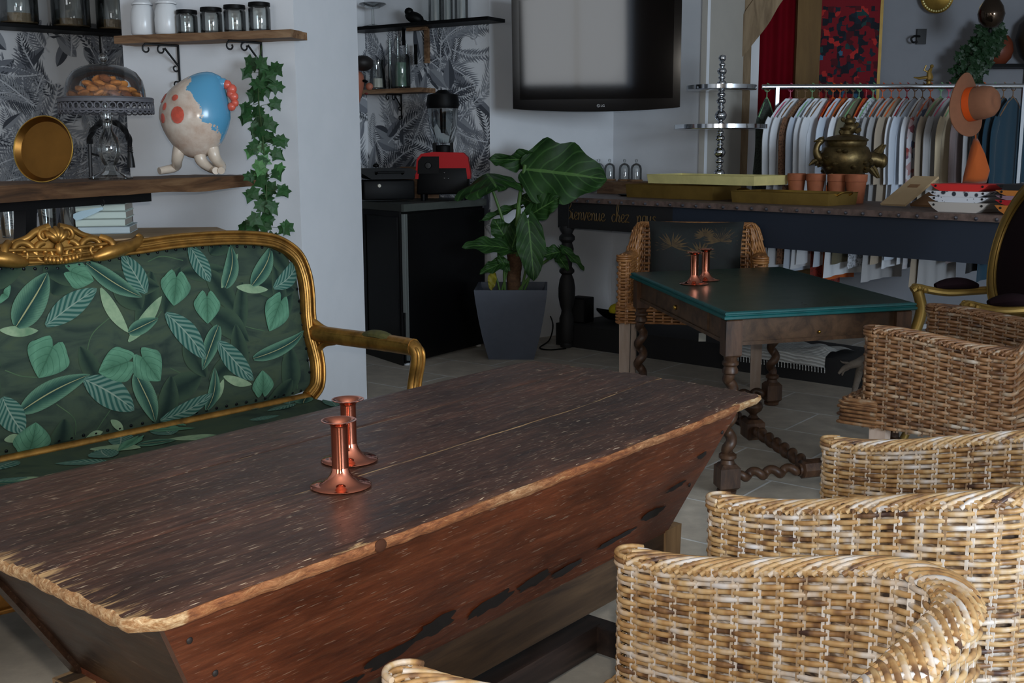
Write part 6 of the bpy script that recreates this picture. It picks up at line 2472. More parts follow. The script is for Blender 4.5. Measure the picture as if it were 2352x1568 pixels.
for i, px in enumerate((1000, 1028, 1060)):
    p = np_(px, 40, 0.10)
    r = (15, 12, 15)[i] * p.y / CF
    t = single('tall_glass_vase', MB().lathe([(0, 0), (r, 0), (r, 0.26), (r - 0.003, 0.26), (r - 0.004, 0.008), (0, 0.006)], n=20), GLASS_THICK,
               ('tall clear glass cylinder on the niche shelf, beside the dark bird figure', 'narrow clear glass cylinder in the middle of three on the niche shelf', 'tall clear glass cylinder at the right end of the niche shelf')[i], 'vase', 'tall glasses on the niche shelf')
    t.location = (p.x, p.y, gz)
p = np_(952, 47, 0.10)
t = thing('bird_figure', 'small dark bird figure on the black shelf in the kitchen niche', 'figurine', (p.x, p.y, gz))
k_ = p.y / CF
MB().ell((0, 0, 14 * k_), (22 * k_, 0.035, 13 * k_), Matrix.Rotation(0.35, 3, 'Y'), 14).build('body', BLACK, t, world=False)
MB().ell((-12 * k_, 0, 27 * k_), (10 * k_, 0.025, 9 * k_), n=12).build('head', BLACK, t, world=False)
MB().box((24 * k_, 0, 5 * k_), (20 * k_, 0.03, 6 * k_), Matrix.Rotation(0.35, 3, 'Y'), 0.004).build('tail', BLACK, t, world=False)
p = np_(857, 55, 0.09)
k_ = p.y / CF
t = thing('glass_pedestal_dish', 'clear glass pedestal dish on the niche shelf beside the white pillar', 'dish', (p.x, p.y, gz))
MB().lathe([(0, 0), (24 * k_, 0), (22 * k_, 3 * k_), (3 * k_, 8 * k_), (2.5 * k_, 40 * k_), (0, 40 * k_)], n=20).build('foot', GLASS_THICK, t, world=False)
MB().lathe([(0, 40 * k_), (14 * k_, 42 * k_), (30 * k_, 50 * k_), (29 * k_, 52 * k_), (0, 44 * k_)], n=28).build('bowl', GLASS_THICK, t, world=False)

# ---------------------------------------------------------------- person half hidden behind the pillar
SKIN = plain('skin', C(158, 94, 72), 0.55)
HAIR = plain('dark_hair', C(20, 14, 12), 0.6)
SHIRT = plain('dark_shirt', C(28, 26, 28), 0.8)
hx = uy(801, 190, 6.55)
per = thing('person', 'person with dark hair standing behind the white pillar, face partly showing', 'person', (hx.x, hx.y, 0), 0)
bm = bmesh.new()
J = [(-0.14, 0, 0.95, 0.13), (-0.12, 0, 1.15, 0.13), (-0.09, 0, 1.36, 0.13), (-0.04, 0, 1.47, 0.065), (0.0, 0, 1.56, 0.055), (0.02, 0, 1.68, 0.088), (0.0, 0, 1.76, 0.09)]
V = [bm.verts.new(j[:3]) for j in J]
rad = [(j[3], j[3]) for j in J]
for a, b in zip(V, V[1:]):
    bm.edges.new((a, b))


def limb(root, pts):
    p = root
    for x, y, z, r in pts:
        v = bm.verts.new((x, y, z))
        bm.edges.new((p, v))
        rad.append((r, r))
        p = v


for s in (-1, 1):
    limb(V[2], [(-0.08, s * 0.17, 1.40, 0.055), (-0.14, s * 0.21, 1.14, 0.045), (-0.12, s * 0.20, 0.90, 0.034), (-0.11, s * 0.19, 0.80, 0.03)])
    limb(V[0], [(-0.15, s * 0.09, 0.86, 0.09), (-0.15, s * 0.10, 0.48, 0.062), (-0.17, s * 0.10, 0.10, 0.042), (-0.05, s * 0.11, 0.035, 0.034)])
me = bpy.data.meshes.new('body')
bm.to_mesh(me)
bm.free()
bo = bpy.data.objects.new('body', me)
COL.objects.link(bo)
bo.parent = per
md = bo.modifiers.new('skin', 'SKIN')
for i, r in enumerate(rad):
    me.skin_vertices[0].data[i].radius = r
me.skin_vertices[0].data[0].use_root = True
bo.modifiers.new('smooth', 'SUBSURF').levels = 2
bo.modifiers['smooth'].render_levels = 2
md.use_smooth_shade = True
me.materials.append(SKIN)
mb = MB()
mb.ell((0.118, 0, 1.665), (0.022, 0.014, 0.022), n=10)
mb.build('nose', SKIN, per, world=False)
for s in (-1, 1):
    MB().ell((0.095, s * 0.034, 1.695), (0.012, 0.012, 0.009), n=8).build('eye', BLACK, per, world=False)
    MB().ell((0.01, s * 0.088, 1.67), (0.018, 0.01, 0.03), n=8).build('ear', SKIN, per, world=False)
MB().ell((0.10, 0, 1.625), (0.012, 0.026, 0.007), n=8).build('mouth', plain('lips', C(128, 62, 54), 0.5), per, world=False)
mb = MB()


def hair_fn(a, b):
    t, q = 2 * PI * a, PI / 2 - b * 1.75
    r = 0.112
    x = r * math.cos(q) * math.cos(t) - 0.005
    if x > 0.02 and q < 0.45:
        x = 0.02 + (x - 0.02) * 0.2
    return Vector((x * 1.08, r * math.cos(q) * math.sin(t) * 0.93, 1.715 + r * math.sin(q)))


mb.grid(hair_fn, 24, 12, cu=True)
mb.ell((0.085, 0, 1.795), (0.062, 0.085, 0.045), n=14)
mb.build('hair', HAIR, per, world=False)
mb = MB()
mb.lathe([(0.150, 0.86), (0.150, 1.10), (0.155, 1.32), (0.13, 1.42), (0.085, 1.475), (0.07, 1.48)], (-0.10, 0, 0), 24, sx=0.9, sy=1.2)
for s in (-1, 1):
    mb.tube([(-0.09, s * 0.15, 1.41), (-0.13, s * 0.21, 1.22), (-0.14, s * 0.215, 1.12)], [0.066, 0.062, 0.058], 12)
mb.build('shirt', SHIRT, per, world=False)
mb = MB()
for s in (-1, 1):
    mb.tube([(-0.14, s * 0.085, 0.90), (-0.15, s * 0.10, 0.48), (-0.17, s * 0.10, 0.09)], [0.112, 0.082, 0.070], 14)
mb.build('trousers', BLACK, per, world=False)
# ================================================================ things on the long counter
GOLDM = plain('beaten_gold_metal', C(240, 228, 156), 0.42, 0.35, 0.12, 8, 0.001)
GOLDD = plain('dull_gold_metal', C(140, 112, 54), 0.45, 0.6, 0.2, 8)


def conbox(name, s0, s1, t0, t1, z0, z1, mat, label, cat, group=None, handles=False, wall_=0.006):
    t = thing(name, label, cat, con((s0 + s1) / 2, (t0 + t1) / 2, z0).to_tuple(4), RC, group)
    mb = MB()
    cbox(mb, s0, s1, t0, t1, z0, z0 + wall_)
    mb.build('tray_floor', mat, t, smooth=False)
    mb = MB()
    q = lambda o, z: [con(s0 - o, t0 - o, z), con(s1 + o, t0 - o, z), con(s1 + o, t1 + o, z), con(s0 - o, t1 + o, z)]
    rings = [q(0, z0 + 0.0), q(0.006, z1 - 0.004), q(0.009, z1), q(0.004, z1), q(-wall_, z0 + wall_)]
    vs = [p for r in rings for p in r]
    fs = [(i * 4 + k, i * 4 + (k + 1) % 4, i * 4 + 4 + (k + 1) % 4, i * 4 + 4 + k) for i in range(4) for k in range(4)]
    mb.add(vs, fs)
    mb.build('rim', mat, t, smooth=False)
    if handles:
        for s, sg in ((s0, -1), (s1, 1)):
            m_ = MB()
            tm = (t0 + t1) / 2
            m_.tube(spline([con(s + sg * 0.006, tm - 0.06, z1 - 0.015), con(s + sg * 0.03, tm - 0.05, z1 + 0.0), con(s + sg * 0.035, tm, z1 + 0.004), con(s + sg * 0.03, tm + 0.05, z1), con(s + sg * 0.006, tm + 0.06, z1 - 0.015)], 5), 0.005, 8)
            m_.build('handle', BRASS, t)
    return t


TOPZ = CZ + 0.0006
conbox('gold_tray', 0.40, 1.10, 0.28, 0.54, TOPZ, 1.085, GOLDD, 'dull gold rectangular tray on the counter, underneath a bright gold tray', 'tray', 'gold trays')
conbox('gold_tray', 0.62, 1.43, 0.24, 0.56, 1.0945, 1.150, GOLDM, 'bright shiny gold rectangular tray stacked on another tray on the counter', 'tray', 'gold trays')
conbox('gold_tray', 1.335, 1.97, 0.17, 0.44, TOPZ, 1.068, GOLDD, 'long gold tray with end handles in front of the terracotta pots', 'tray', 'gold trays', True)
# wooden riser with small glass cloches
rs = thing('wooden_riser', 'low brown wooden riser at the far left end of the counter', 'riser', con(0.04, 0.72, TOPZ).to_tuple(4), RC)
mb = MB()
cbox(mb, -0.19, 0.27, 0.60, 0.84, TOPZ, 1.085)
mb.build('block', SHELFWOOD, rs, smooth=False)
for i, px in enumerate((1375, 1400, 1434, 1461)):
    p = cpx(px, 410, 0.70)
    p.z = 1.0855
    t = thing('glass_cloche', ('small glass cloche on the riser, half hidden by the big plant leaf', 'small glass cloche on the riser, second from the plant', 'small glass cloche on the riser, third from the plant', 'small glass cloche on the riser, farthest from the plant')[i], 'cloche', p, 0, 'small glass cloches')
    MB().lathe([(0, 0), (0.044, 0), (0.046, 0.006), (0.042, 0.014), (0, 0.014)], n=24).build('wooden_base', SHELFWOOD, t, world=False)
    MB().lathe([(0.039, 0.0145), (0.039, 0.085), (0.034, 0.106), (0.02, 0.119), (0.006, 0.123), (0.005, 0.13), (0.010, 0.138), (0.010, 0.148), (0.0, 0.153)], n=24).build('glass_bell', GLASS_THICK, t, world=False)
p = con(0.30, 0.42, TOPZ)
single('black_dish', MB().lathe([(0, 0), (0.06, 0), (0.085, 0.012), (0.082, 0.012), (0.058, 0.004), (0, 0.004)], n=28), BLACK, 'small flat black dish beside the wooden riser', 'dish').location = p
# chrome tiered stand
p = con(0.845, 0.655, TOPZ)
st_ = thing('tiered_stand', 'tall chrome tiered stand with a beaded stem on the counter', 'stand', p)
prof = [(0.0, 0.0), (0.075, 0.0), (0.07, 0.012), (0.03, 0.02), (0.02, 0.035)]
z = 0.035
random.seed(4)
beads = [(0.030, 0.05), (0.022, 0.03), (0.036, 0.07), (0.022, 0.026), (0.028, 0.036), (0.036, 0.075), (0.022, 0.03), (0.030, 0.044), (0.022, 0.03), (0.032, 0.052), (0.038, 0.075), (0.022, 0.03), (0.030, 0.045), (0.026, 0.035), (0.024, 0.03), (0.030, 0.045), (0.022, 0.028), (0.030, 0.05), (0.020, 0.03)]
tot = sum(h for r, h in beads)
sc_ = 0.80 / tot
for r, h in beads:
    h *= sc_
    for k in range(1, 7):
        prof.append((0.011 + (r - 0.011) * math.sin(PI * k / 6) ** 0.8, z + h * k / 6))
    z += h
prof += [(0.010, z + 0.004), (0.020, z + 0.012), (0.024, z + 0.026), (0.018, z + 0.042), (0.0, z + 0.048)]
MB().lathe(prof, n=20).build('beaded_stem', CHROME, st_, world=False)
for zz_, r in ((0.425, 0.285), (0.665, 0.212), (0.10, 0.30)):
    if zz_ > 0.2:
        MB().lathe([(0.0, zz_), (r, zz_), (r + 0.004, zz_ + 0.003), (r + 0.004, zz_ + 0.028), (r, zz_ + 0.028), (r - 0.003, zz_ + 0.006), (0.0, zz_ + 0.006)], n=48).build('tier_plate', CHROME, st_, world=False)
# terracotta pots
for i, px in enumerate((1829, 1873, 1922, 1966)):
    p = cpx(px, 430, 0.56)
    p.z = TOPZ
    t = thing('terracotta_pot', 'terracotta pot behind the long gold tray, ' + ('leftmost of the four', 'second from the left of four', 'third from the left of four', 'rightmost of the four')[i], 'pot', p, 0, 'terracotta pots')
    w_ = (0.053, 0.054, 0.055, 0.060)[i]
    MB().lathe([(0, 0), (w_ * 0.72, 0), (w_ * 0.93, 0.12), (w_ * 0.88, 0.12), (w_ * 0.68, 0.006), (0, 0.006)], n=28).build('body', TERRACOTTA, t, world=False)
    MB().lathe([(w_ * 0.92, 0.118), (w_, 0.120), (w_ * 1.02, 0.158), (w_ * 0.94, 0.160), (w_ * 0.88, 0.118)], n=28, cap=False).build('rim', TERRACOTTA, t, world=False)
# bronze censer with bird head, tail, lid figure
BRONZE = plain('dark_bronze', C(96, 80, 50), 0.42, 0.85, 0.45, 26, 0.002)
p = con(1.70, 0.735, TOPZ)
k_ = p.y / CF
ce = thing('bronze_censer', 'dark bronze bird-shaped censer on legs with a figure on its lid, behind the terracotta pots', 'censer', p)
bz = lambda y: (448 - y) * k_
bx_ = lambda x: (x - 1934) * k_
mb = MB()
mb.lathe([(0.0, bz(398)), (26 * k_, bz(397)), (42 * k_, bz(386)), (56 * k_, bz(362)), (58 * k_, bz(345)), (50 * k_, bz(328)), (44 * k_, bz(324)), (46 * k_, bz(320)), (46 * k_, bz(314)), (0, bz(312))], n=28)
random.seed(8)
for i in range(46):                           # cast relief
    a, zf = random.uniform(0, 2 * PI), random.uniform(0.12, 0.95)
    y = 398 - (398 - 330) * zf
    r = 58 * (1 - (abs(352 - y) / 70) ** 2 * 0.75)
    mb.ell((r * k_ * math.cos(a) * 0.98, r * k_ * math.sin(a) * 0.98, bz(y)), (7 * k_, 7 * k_, 5 * k_), n=8)
mb.build('body', BRONZE, ce, world=False)
mb = MB()
mb.lathe([(46 * k_, bz(315)), (50 * k_, bz(311)), (40 * k_, bz(304)), (24 * k_, bz(300)), (14 * k_, bz(298)), (12 * k_, bz(290)), (16 * k_, bz(284)), (0, bz(280))], n=24)
mb.ell((bx_(1942), 0, bz(284)), (17 * k_, 14 * k_, 15 * k_), n=12)
mb.ell((bx_(1938), -6 * k_, bz(270)), (12 * k_, 10 * k_, 9 * k_), n=10)
for dx, y, r in ((-14, 266, 5), (-2, 260, 6), (10, 268, 5), (-16, 294, 6), (20, 290, 7), (16, 278, 6), (-8, 302, 6)):
    mb.ell((bx_(1938) + dx * k_, -4 * k_, bz(y)), (r * k_, r * k_, r * k_ * 1.3), Matrix.Rotation(dx * 0.05, 3, 'Y'), 8)
mb.build('lid_with_figure', BRONZE, ce, world=False)
mb = MB()
S = spline([Vector((bx_(x), 0, bz(y))) for x, y in ((1895, 350), (1876, 350), (1868, 336), (1870, 322), (1878, 312))], 6)
mb.tube(S, [13 * k_ - 6 * k_ * min(1, i / 14) for i in range(len(S))], 10)
mb.ell((bx_(1877), 0, bz(312)), (9 * k_, 8 * k_, 8 * k_), n=10)
mb.tube([(bx_(1872), 0, bz(312)), (bx_(1861), 0, bz(314))], [5 * k_, 1 * k_], 8)
mb.tube([(bx_(1882), 0, bz(308)), (bx_(1880), 0, bz(303))], [4 * k_, 2 * k_], 6)
for x0, y0, x1, y1 in ((1872, 354, 1852, 367), (1876, 360, 1866, 368), (1880, 362, 1872, 372)):
    mb.tube([(bx_(x0), 0, bz(y0)), (bx_((x0 + x1) / 2), 0, bz((y0 + y1) / 2 - 1)), (bx_(x1), 0, bz(y1))], [5 * k_, 6 * k_, 1 * k_], 8)
mb.build('bird_head', BRONZE, ce, world=False)
mb = MB()
mb.tube([(bx_(1980), 0, bz(356)), (bx_(2000), 0, bz(352)), (bx_(2014), 0, bz(358))], [18 * k_, 15 * k_, 17 * k_], 12)
mb.ell((bx_(2018), 0, bz(358)), (12 * k_, 14 * k_, 17 * k_), n=12)
for x0, y0, x1, y1 in ((1998, 345, 2018, 320), (2006, 346, 2024, 322), (1996, 370, 2014, 396), (1990, 374, 2010, 396)):
    mb.tube([(bx_(x0), 0, bz(y0)), (bx_((x0 * 2 + x1) / 3), 0, bz((y0 * 2 + y1) / 3)), (bx_(x1), 0, bz(y1))], [6 * k_, 7 * k_, 2 * k_], 8)
mb.build('tail', BRONZE, ce, world=False)
for dx, dy in ((-32, -18), (30, -18), (0, 30)):
    MB().tube([(dx * 0.8 * k_, dy * 0.8 * k_, bz(384)), (dx * 1.15 * k_, dy * 1.15 * k_, bz(410)), (dx * k_, dy * k_, bz(430)), (dx * 1.1 * k_, dy * 1.1 * k_, 0.004)], [13 * k_, 9 * k_, 7 * k_, 9 * k_], 8).build('leg', BRONZE, ce, world=False)


def leaning_sheet(name, pts, mat, label, cat, th=0.012):
    a, b, c, d = pts
    n = (b - a).cross(d - a).normalized() * th
    mb = MB()
    mb.hull8([a, b, c, d], [p + n for p in (a, b, c, d)])
    lo = min(p.z for p in pts)
    return mb


KRAFT = plain('pale_kraft_paper', C(178, 152, 116), 0.85, 0, 0.06, 10)
KRAFT2 = plain('brown_kraft_paper', C(128, 92, 60), 0.85)


def ct(px, py, t, z=None):
    p = cpx(px, py, t)
    if z is not None:
        p.z = z
    return p


a, b = ct(2024, 456, 0.30, TOPZ + 0.008), ct(2080, 466, 0.28, TOPZ + 0.008)
c, d = ct(2147, 424, 0.46), ct(2100, 408, 0.50)
c = b + (d - a)
tb = thing('paper_bag', 'flat pale kraft paper bag propped on the counter beside the pouches', 'bag', a, 0, 'paper bags')
leaning_sheet('x', (a, b, c, d), KRAFT, '', '').build('sheet', KRAFT, tb, smooth=False)
mb = MB()
n = (b - a).cross(d - a).normalized()
mid_ = (a + b) * 0.18 + (c + d) * 0.32
if n.y > 0:
    n = -n
e1, e2 = (b - a).normalized(), (d - a).normalized()
mb.hull8([mid_ + e1 * x + e2 * y - n * 0.014 for x, y in ((-.03, -.012), (.03, -.012), (.03, .012), (-.03, .012))], [mid_ + e1 * x + e2 * y + n * 0.015 for x, y in ((-.03, -.012), (.03, -.012), (.03, .012), (-.03, .012))])
mb.build('printed_mark', KRAFT2, tb, smooth=False)
a2, b2 = ct(2092, 464, 0.40, TOPZ + 0.004), ct(2142, 462, 0.36, TOPZ + 0.004)
d2 = a2 + (d - a) * 0.62 + Vector((0.03, 0, 0))
tb2 = thing('paper_bag', 'brown paper bag behind the pale paper bag on the counter', 'bag', a2, 0, 'paper bags')
leaning_sheet('x', (a2, b2, b2 + (d2 - a2), d2), KRAFT2, '', '').build('sheet', KRAFT2, tb2, smooth=False)

# fabric catch-all trays in two stacks
m = NT('black_white_print')
vo = m.n('TexVoronoi', i_Scale=38.0)
m.l(m.coord('Object'), vo.inputs['Vector'])
m.col(m.ramp(vo.outputs['Distance'], [(0.35, C(40, 44, 54)), (0.5, C(206, 206, 210))])).set(Roughness=0.8)
MONO = m.mat
m = NT('white_grey_print')
vo = m.n('TexVoronoi', i_Scale=60.0)
m.l(m.coord('Object'), vo.inputs['Vector'])
m.col(m.ramp(vo.outputs['Distance'], [(0.12, C(90, 94, 104)), (0.2, C(206, 208, 214))])).set(Roughness=0.8)
MONO2 = m.mat
PC_ = {'red': plain('bright_red_cloth', C(206, 40, 36), 0.8), 'beige': plain('beige_grey_cloth', C(182, 174, 166), 0.8), 'mono': MONO, 'mono2': MONO2, 'ochre': plain('ochre_cloth', C(174, 104, 38), 0.8),
       'mauve': plain('mauve_cloth', C(134, 104, 116), 0.8), 'dred': plain('deep_red_cloth', C(158, 14, 22), 0.8), 'black': plain('black_cloth', C(16, 16, 18), 0.8)}


def pouch(s0, s1, t0, t1, z, h, mat, label, group):
    L = s1 - s0
    t = thing('fabric_tray', label, 'fabric tray', con((s0 + s1) / 2, (t0 + t1) / 2, z).to_tuple(4), RC, group)
    mb = MB()
    e = 0.055 * L / 0.3
    pr = [(0, h), (e * 0.5, h * 0.35), (e, 0), (L - e, 0), (L - e * 0.5, h * 0.35), (L, h), (L - 0.006, h), (L - e, h * 0.55), (L - e * 1.2, h * 0.9), (e * 1.2, h * 0.9), (e, h * 0.55), (0.006, h)]
    pr = [(0, h), (e * 0.45, h * 0.4), (e, 0), (L - e, 0), (L - e * 0.45, h * 0.4), (L, h)]
    mb.prism(pr, CN * (t1 - t0), con(s0, t0, z), CD, (0, 0, 1))
    mb.build('folded_cloth', PC_[mat], t, smooth=False)
    for s in (s0 + e * 0.55, s1 - e * 0.55):
        MB().lathe([(0, 0), (0.006, 0), (0.005, 0.003), (0, 0.004)], con(s, t0, z + h * 0.72), 10, basis(CD, Vector((0, 0, 1)), -CN)).build('snap_button', BLACK_METAL, t)


z = TOPZ
for i, (mt, h, ds, lab) in enumerate((('beige', 0.046, 0.0, 'beige fabric tray at the bottom of the stack beside the paper bags'), ('mono2', 0.026, 0.0, 'white patterned fabric tray second from the bottom, beside the paper bags'),
                                      ('mono', 0.026, 0.02, 'black and white patterned fabric tray just under the red one'), ('red', 0.033, -0.01, 'bright red fabric tray on top of the stack beside the paper bags'))):
    pouch(2.585 - ds * 0.5, 2.885 + ds * 0.2, 0.09, 0.30, z, h, mt, lab, 'fabric trays beside the paper bags')
    z += h + 0.0005
z = TOPZ
for i, (mt, h, lab) in enumerate((('ochre', 0.042, 'ochre fabric tray at the bottom of the stack at the right edge'), ('dred', 0.024, 'deep red fabric tray, second from the bottom at the right edge'), ('mauve', 0.019, 'mauve fabric tray in the middle of the stack at the right edge'),
                                  ('ochre', 0.024, 'ochre fabric tray just under the black one at the right edge'), ('black', 0.026, 'black fabric tray on top of the stack at the right edge'))):
    pouch(2.93, 3.22, 0.06, 0.30, z, h, mt, lab, 'fabric trays at the right edge')
    z += h + 0.0005

# ---------------------------------------------------------------- things under the counter
PZ = 0.1505
p = con(0.035, 0.235, PZ)
t = thing('black_speaker', 'small black speaker box standing under the counter', 'speaker', p, RC + 0.25)
MB().box((0, 0, 0.085), (0.13, 0.12, 0.17), b=0.006).build('cabinet', BLACK, t, world=False)
MB().box((0, -0.062, 0.085), (0.112, 0.006, 0.15)).build('grille', plain('black_grille_cloth', C(20, 20, 20), 0.9), t, world=False)
p = con(0.145, 0.44, PZ)
k_ = p.y / CF
t = thing('folding_pouch', 'black pouch with a bright yellow lining lying under the counter', 'pouch', p)
mb = MB()


def shell(a, b):
    x = (a - 0.5) * 2
    w = 0.085 * (1 - x * x) ** 0.5 + 0.004
    return Vector((0.125 * x, -w + 2 * w * b, 0.012 + 0.075 * (abs(x) ** 2) + 0.05 * (abs(2 * b - 1) ** 2) * (1 - x * x)))


mb.grid(shell, 18, 10)
mb.grid(lambda a, b: shell(1 - a, b) - Vector((0, 0, 0.010)), 18, 10)
mb.build('black_shell', BLACK, t, world=False)
mb = MB()
mb.ell((0.02, -0.01, 0.075), (0.06, 0.06, 0.045), n=14)
mb.build('yellow_lining', plain('bright_yellow_cloth', C(196, 180, 24), 0.7), t, world=False)
# woven throw with a fringe hanging over the platform
m = NT('grey_woven_throw')
wv = m.n('TexWave', wave_type='BANDS', bands_direction='DIAGONAL', i_Scale=30.0, i_Distortion=2.0)
m.l(m.coord('Object'), wv.inputs['Vector'])
m.col(m.ramp(wv.outputs['Fac'], [(0.3, C(160, 160, 156)), (0.7, C(190, 190, 186))])).set(Roughness=0.95)
m.bump(wv.outputs['Fac'], 0.004)
THROW = m.mat
tw = thing('woven_throw', 'pale grey woven throw with a knotted fringe draped over the platform under the counter', 'throw', con(1.62, 0.28, 0.0), 0)
mb = MB()


def throw_fn(a, b):
    s = 1.28 + 0.62 * a
    f0 = plf(s)
    ln = [(0.62, 0.1525), (0.42, 0.1535), (f0 - 0.006, 0.156), (f0 - 0.010, 0.13), (f0 - 0.012, 0.095)]
    q = b * 4
    i = min(3, int(q))
    f = q - i
    t_ = ln[i][0] * (1 - f) + ln[i + 1][0] * f
    z = ln[i][1] * (1 - f) + ln[i + 1][1] * f
    if b < 0.5:
        z += 0.035 * abs(h2(a * 4, b * 4, 2)) + 0.02 * math.sin(PI * b * 2)
    else:
        t_ -= 0.006 * abs(math.sin(a * 9))
    return con(s, t_, z)


mb.grid(throw_fn, 40, 28)
mb.build('cloth', THROW, tw, smooth=True)
mb = MB()
for i in range(34):
    p = throw_fn(i / 33, 1.0)
    mb.tube([p, p + Vector((0.003 * h2(i, 0, 0), -0.004, -0.015)), p + Vector((0.008 * h2(i, 5, 0), -0.006, -0.03))], 0.003, 4)
mb.build('fringe', THROW, tw)
# driftwood
DRIFT = wood('grey_driftwood', [C(92, 84, 76), C(130, 120, 110), C(150, 140, 130)], (20, 20, 20), 0.8)
dp = uy(1960, 850, 5.4)
dw = thing('driftwood_piece', 'grey driftwood piece with root-like branches on the floor by the platform', 'driftwood', (dp.x, dp.y, 0.0))
mb = MB()
q = lambda x, y, o=0.0: uy(x, y, 5.4 + o)
for pts, r0, r1 in (([(1995, 822), (1975, 832), (1955, 838), (1938, 846), (1926, 858)], 0.050, 0.010), ([(1955, 838), (1946, 846), (1938, 852), (1934, 862)], 0.022, 0.006), ([(1948, 834), (1936, 832), (1930, 828)], 0.012, 0.003),
                    ([(1985, 832), (1975, 850), (1970, 870), (1963, 895), (1960, 915)], 0.036, 0.018), ([(1996, 835), (1990, 860), (1988, 890), (1990, 928)], 0.036, 0.02), ([(2000, 825), (2030, 840), (2050, 880), (2060, 924)], 0.05, 0.02), ([(2000, 826), (2020, 826), (2044, 832)], 0.05, 0.03)):
    S = spline([q(x, y) for x, y in pts], 6)
    mb.tube(S, [0.62 * (r0 + (r1 - r0) * i / (len(S) - 1)) for i in range(len(S))], 10)
mb.build('branch', DRIFT, dw)
p = uy(1613, 772, 6.45)
t = thing('price_tag', 'small white price tag hanging below the amber rattan armchair', 'tag', p)
MB().box(p - Vector((0, 0, 0.006)), (0.043, 0.002, 0.05)).build('card', PAPER, t)
MB().tube([p + Vector((0, 0, 0.019)), p + Vector((0.01, 0.01, 0.10)), p + Vector((0.0, 0.0, 0.32))], 0.0012, 4).build('string', BLACK, t)
mb = MB()
mb.tube(spline([uz(1258, 712, 0.15), uz(1270, 745, 0.12), uz(1262, 780, 0.02), uz(1240, 798, 0.006), uz(1262, 803, 0.006), uz(1300, 800, 0.006)], 8), 0.005, 6)
single('power_cord', mb, BLACK, 'thin black power cord on the floor between the plant pot and the counter leg', 'cord')

# ================================================================ rack of clothes
RY = 7.4
ra, rb_ = uy(1786, 194, RY), uy(2338, 203, RY)
RZ_ = (ra.z + rb_.z) / 2
rack = thing('clothes_rack', 'chrome clothes rack full of pale garments behind the counter', 'clothes rack', ((ra.x + rb_.x) / 2, RY, 0))
mb = MB().tube([(ra.x - 0.10, RY, RZ_), (rb_.x + 0.05, RY, RZ_)], 1.0, 10, up=(0, 0, 1), flat=(0.016, 0.012))
mb.build('rail', CHROME, rack)
for x in (ra.x, rb_.x + 0.04):
    mb = MB()
    mb.box((x, RY, RZ_ / 2 + 0.02), (0.022, 0.022, RZ_ - 0.04))
    mb.build('upright', STEEL, rack, smooth=False)
    MB().box((x, RY + 0.06, 0.02), (0.04, 0.34, 0.03), b=0.006).build('foot', CHROME, rack)
mb = MB()
mb.box(((ra.x + rb_.x) / 2, RY, 0.12), (rb_.x - ra.x, 0.03, 0.03))
mb.build('lower_bar', CHROME, rack, smooth=False)


def cloth(name, col, kind=None):
    m = NT(name)
    if kind == 'print':
        vo = m.n('TexVoronoi', i_Scale=22.0)
        m.l(m.coord('Object'), vo.inputs['Vector'])
        m.col(m.ramp(vo.outputs['Color'], [(0.3, col), (0.5, C(150, 60, 44)), (0.6, C(60, 84, 120)), (0.75, col)]))
    elif kind == 'dark_print':
        vo = m.n('TexVoronoi', i_Scale=70.0)
        m.l(m.coord('Object'), vo.inputs['Vector'])
        m.col(m.ramp(vo.outputs['Distance'], [(0.25, tuple(c * 0.35 for c in col[:3])), (0.55, col)]))
    else:
        m.set(Base_Color=col)
    m.set(Roughness=0.9)
    m.b.inputs['Sheen Weight'].default_value = 0.1
    return m.mat


CL = {'white': cloth('white_cotton', C(222, 226, 232)), 'bluewhite': cloth('blue_white_cotton', C(196, 206, 220)), 'grey': cloth('light_grey_linen', C(164, 164, 166)), 'beige': cloth('beige_linen', C(168, 154, 136)), 'cream': cloth('cream_knit', C(192, 176, 148)),
      'brown': cloth('brown_lace', C(124, 88, 64), 'dark_print'), 'orange': cloth('orange_cotton', C(186, 88, 30)), 'green': cloth('dark_green_knit', C(54, 62, 54), 'dark_print'), 'print': cloth('floral_print', C(190, 190, 196), 'print'), 'rust': cloth('rust_red_cotton', C(140, 44, 30), 'dark_print'),
      'teal': cloth('dark_teal_cotton', C(20, 56, 74)), 'black': cloth('black_cotton', C(14, 15, 18)), 'olive': cloth('olive_cotton', C(104, 98, 78)), 'mauve': cloth('mauve_linen', C(126, 112, 112)), 'mono': cloth('black_white_cotton', C(200, 204, 212), 'dark_print')}
HANG = [plain('orange_hanger', C(214, 92, 24), 0.5), plain('red_hanger', C(176, 30, 40), 0.5), SHELFWOOD, plain('pink_hanger', C(190, 80, 110), 0.5), plain('pale_green_hanger', C(120, 170, 120), 0.5)]
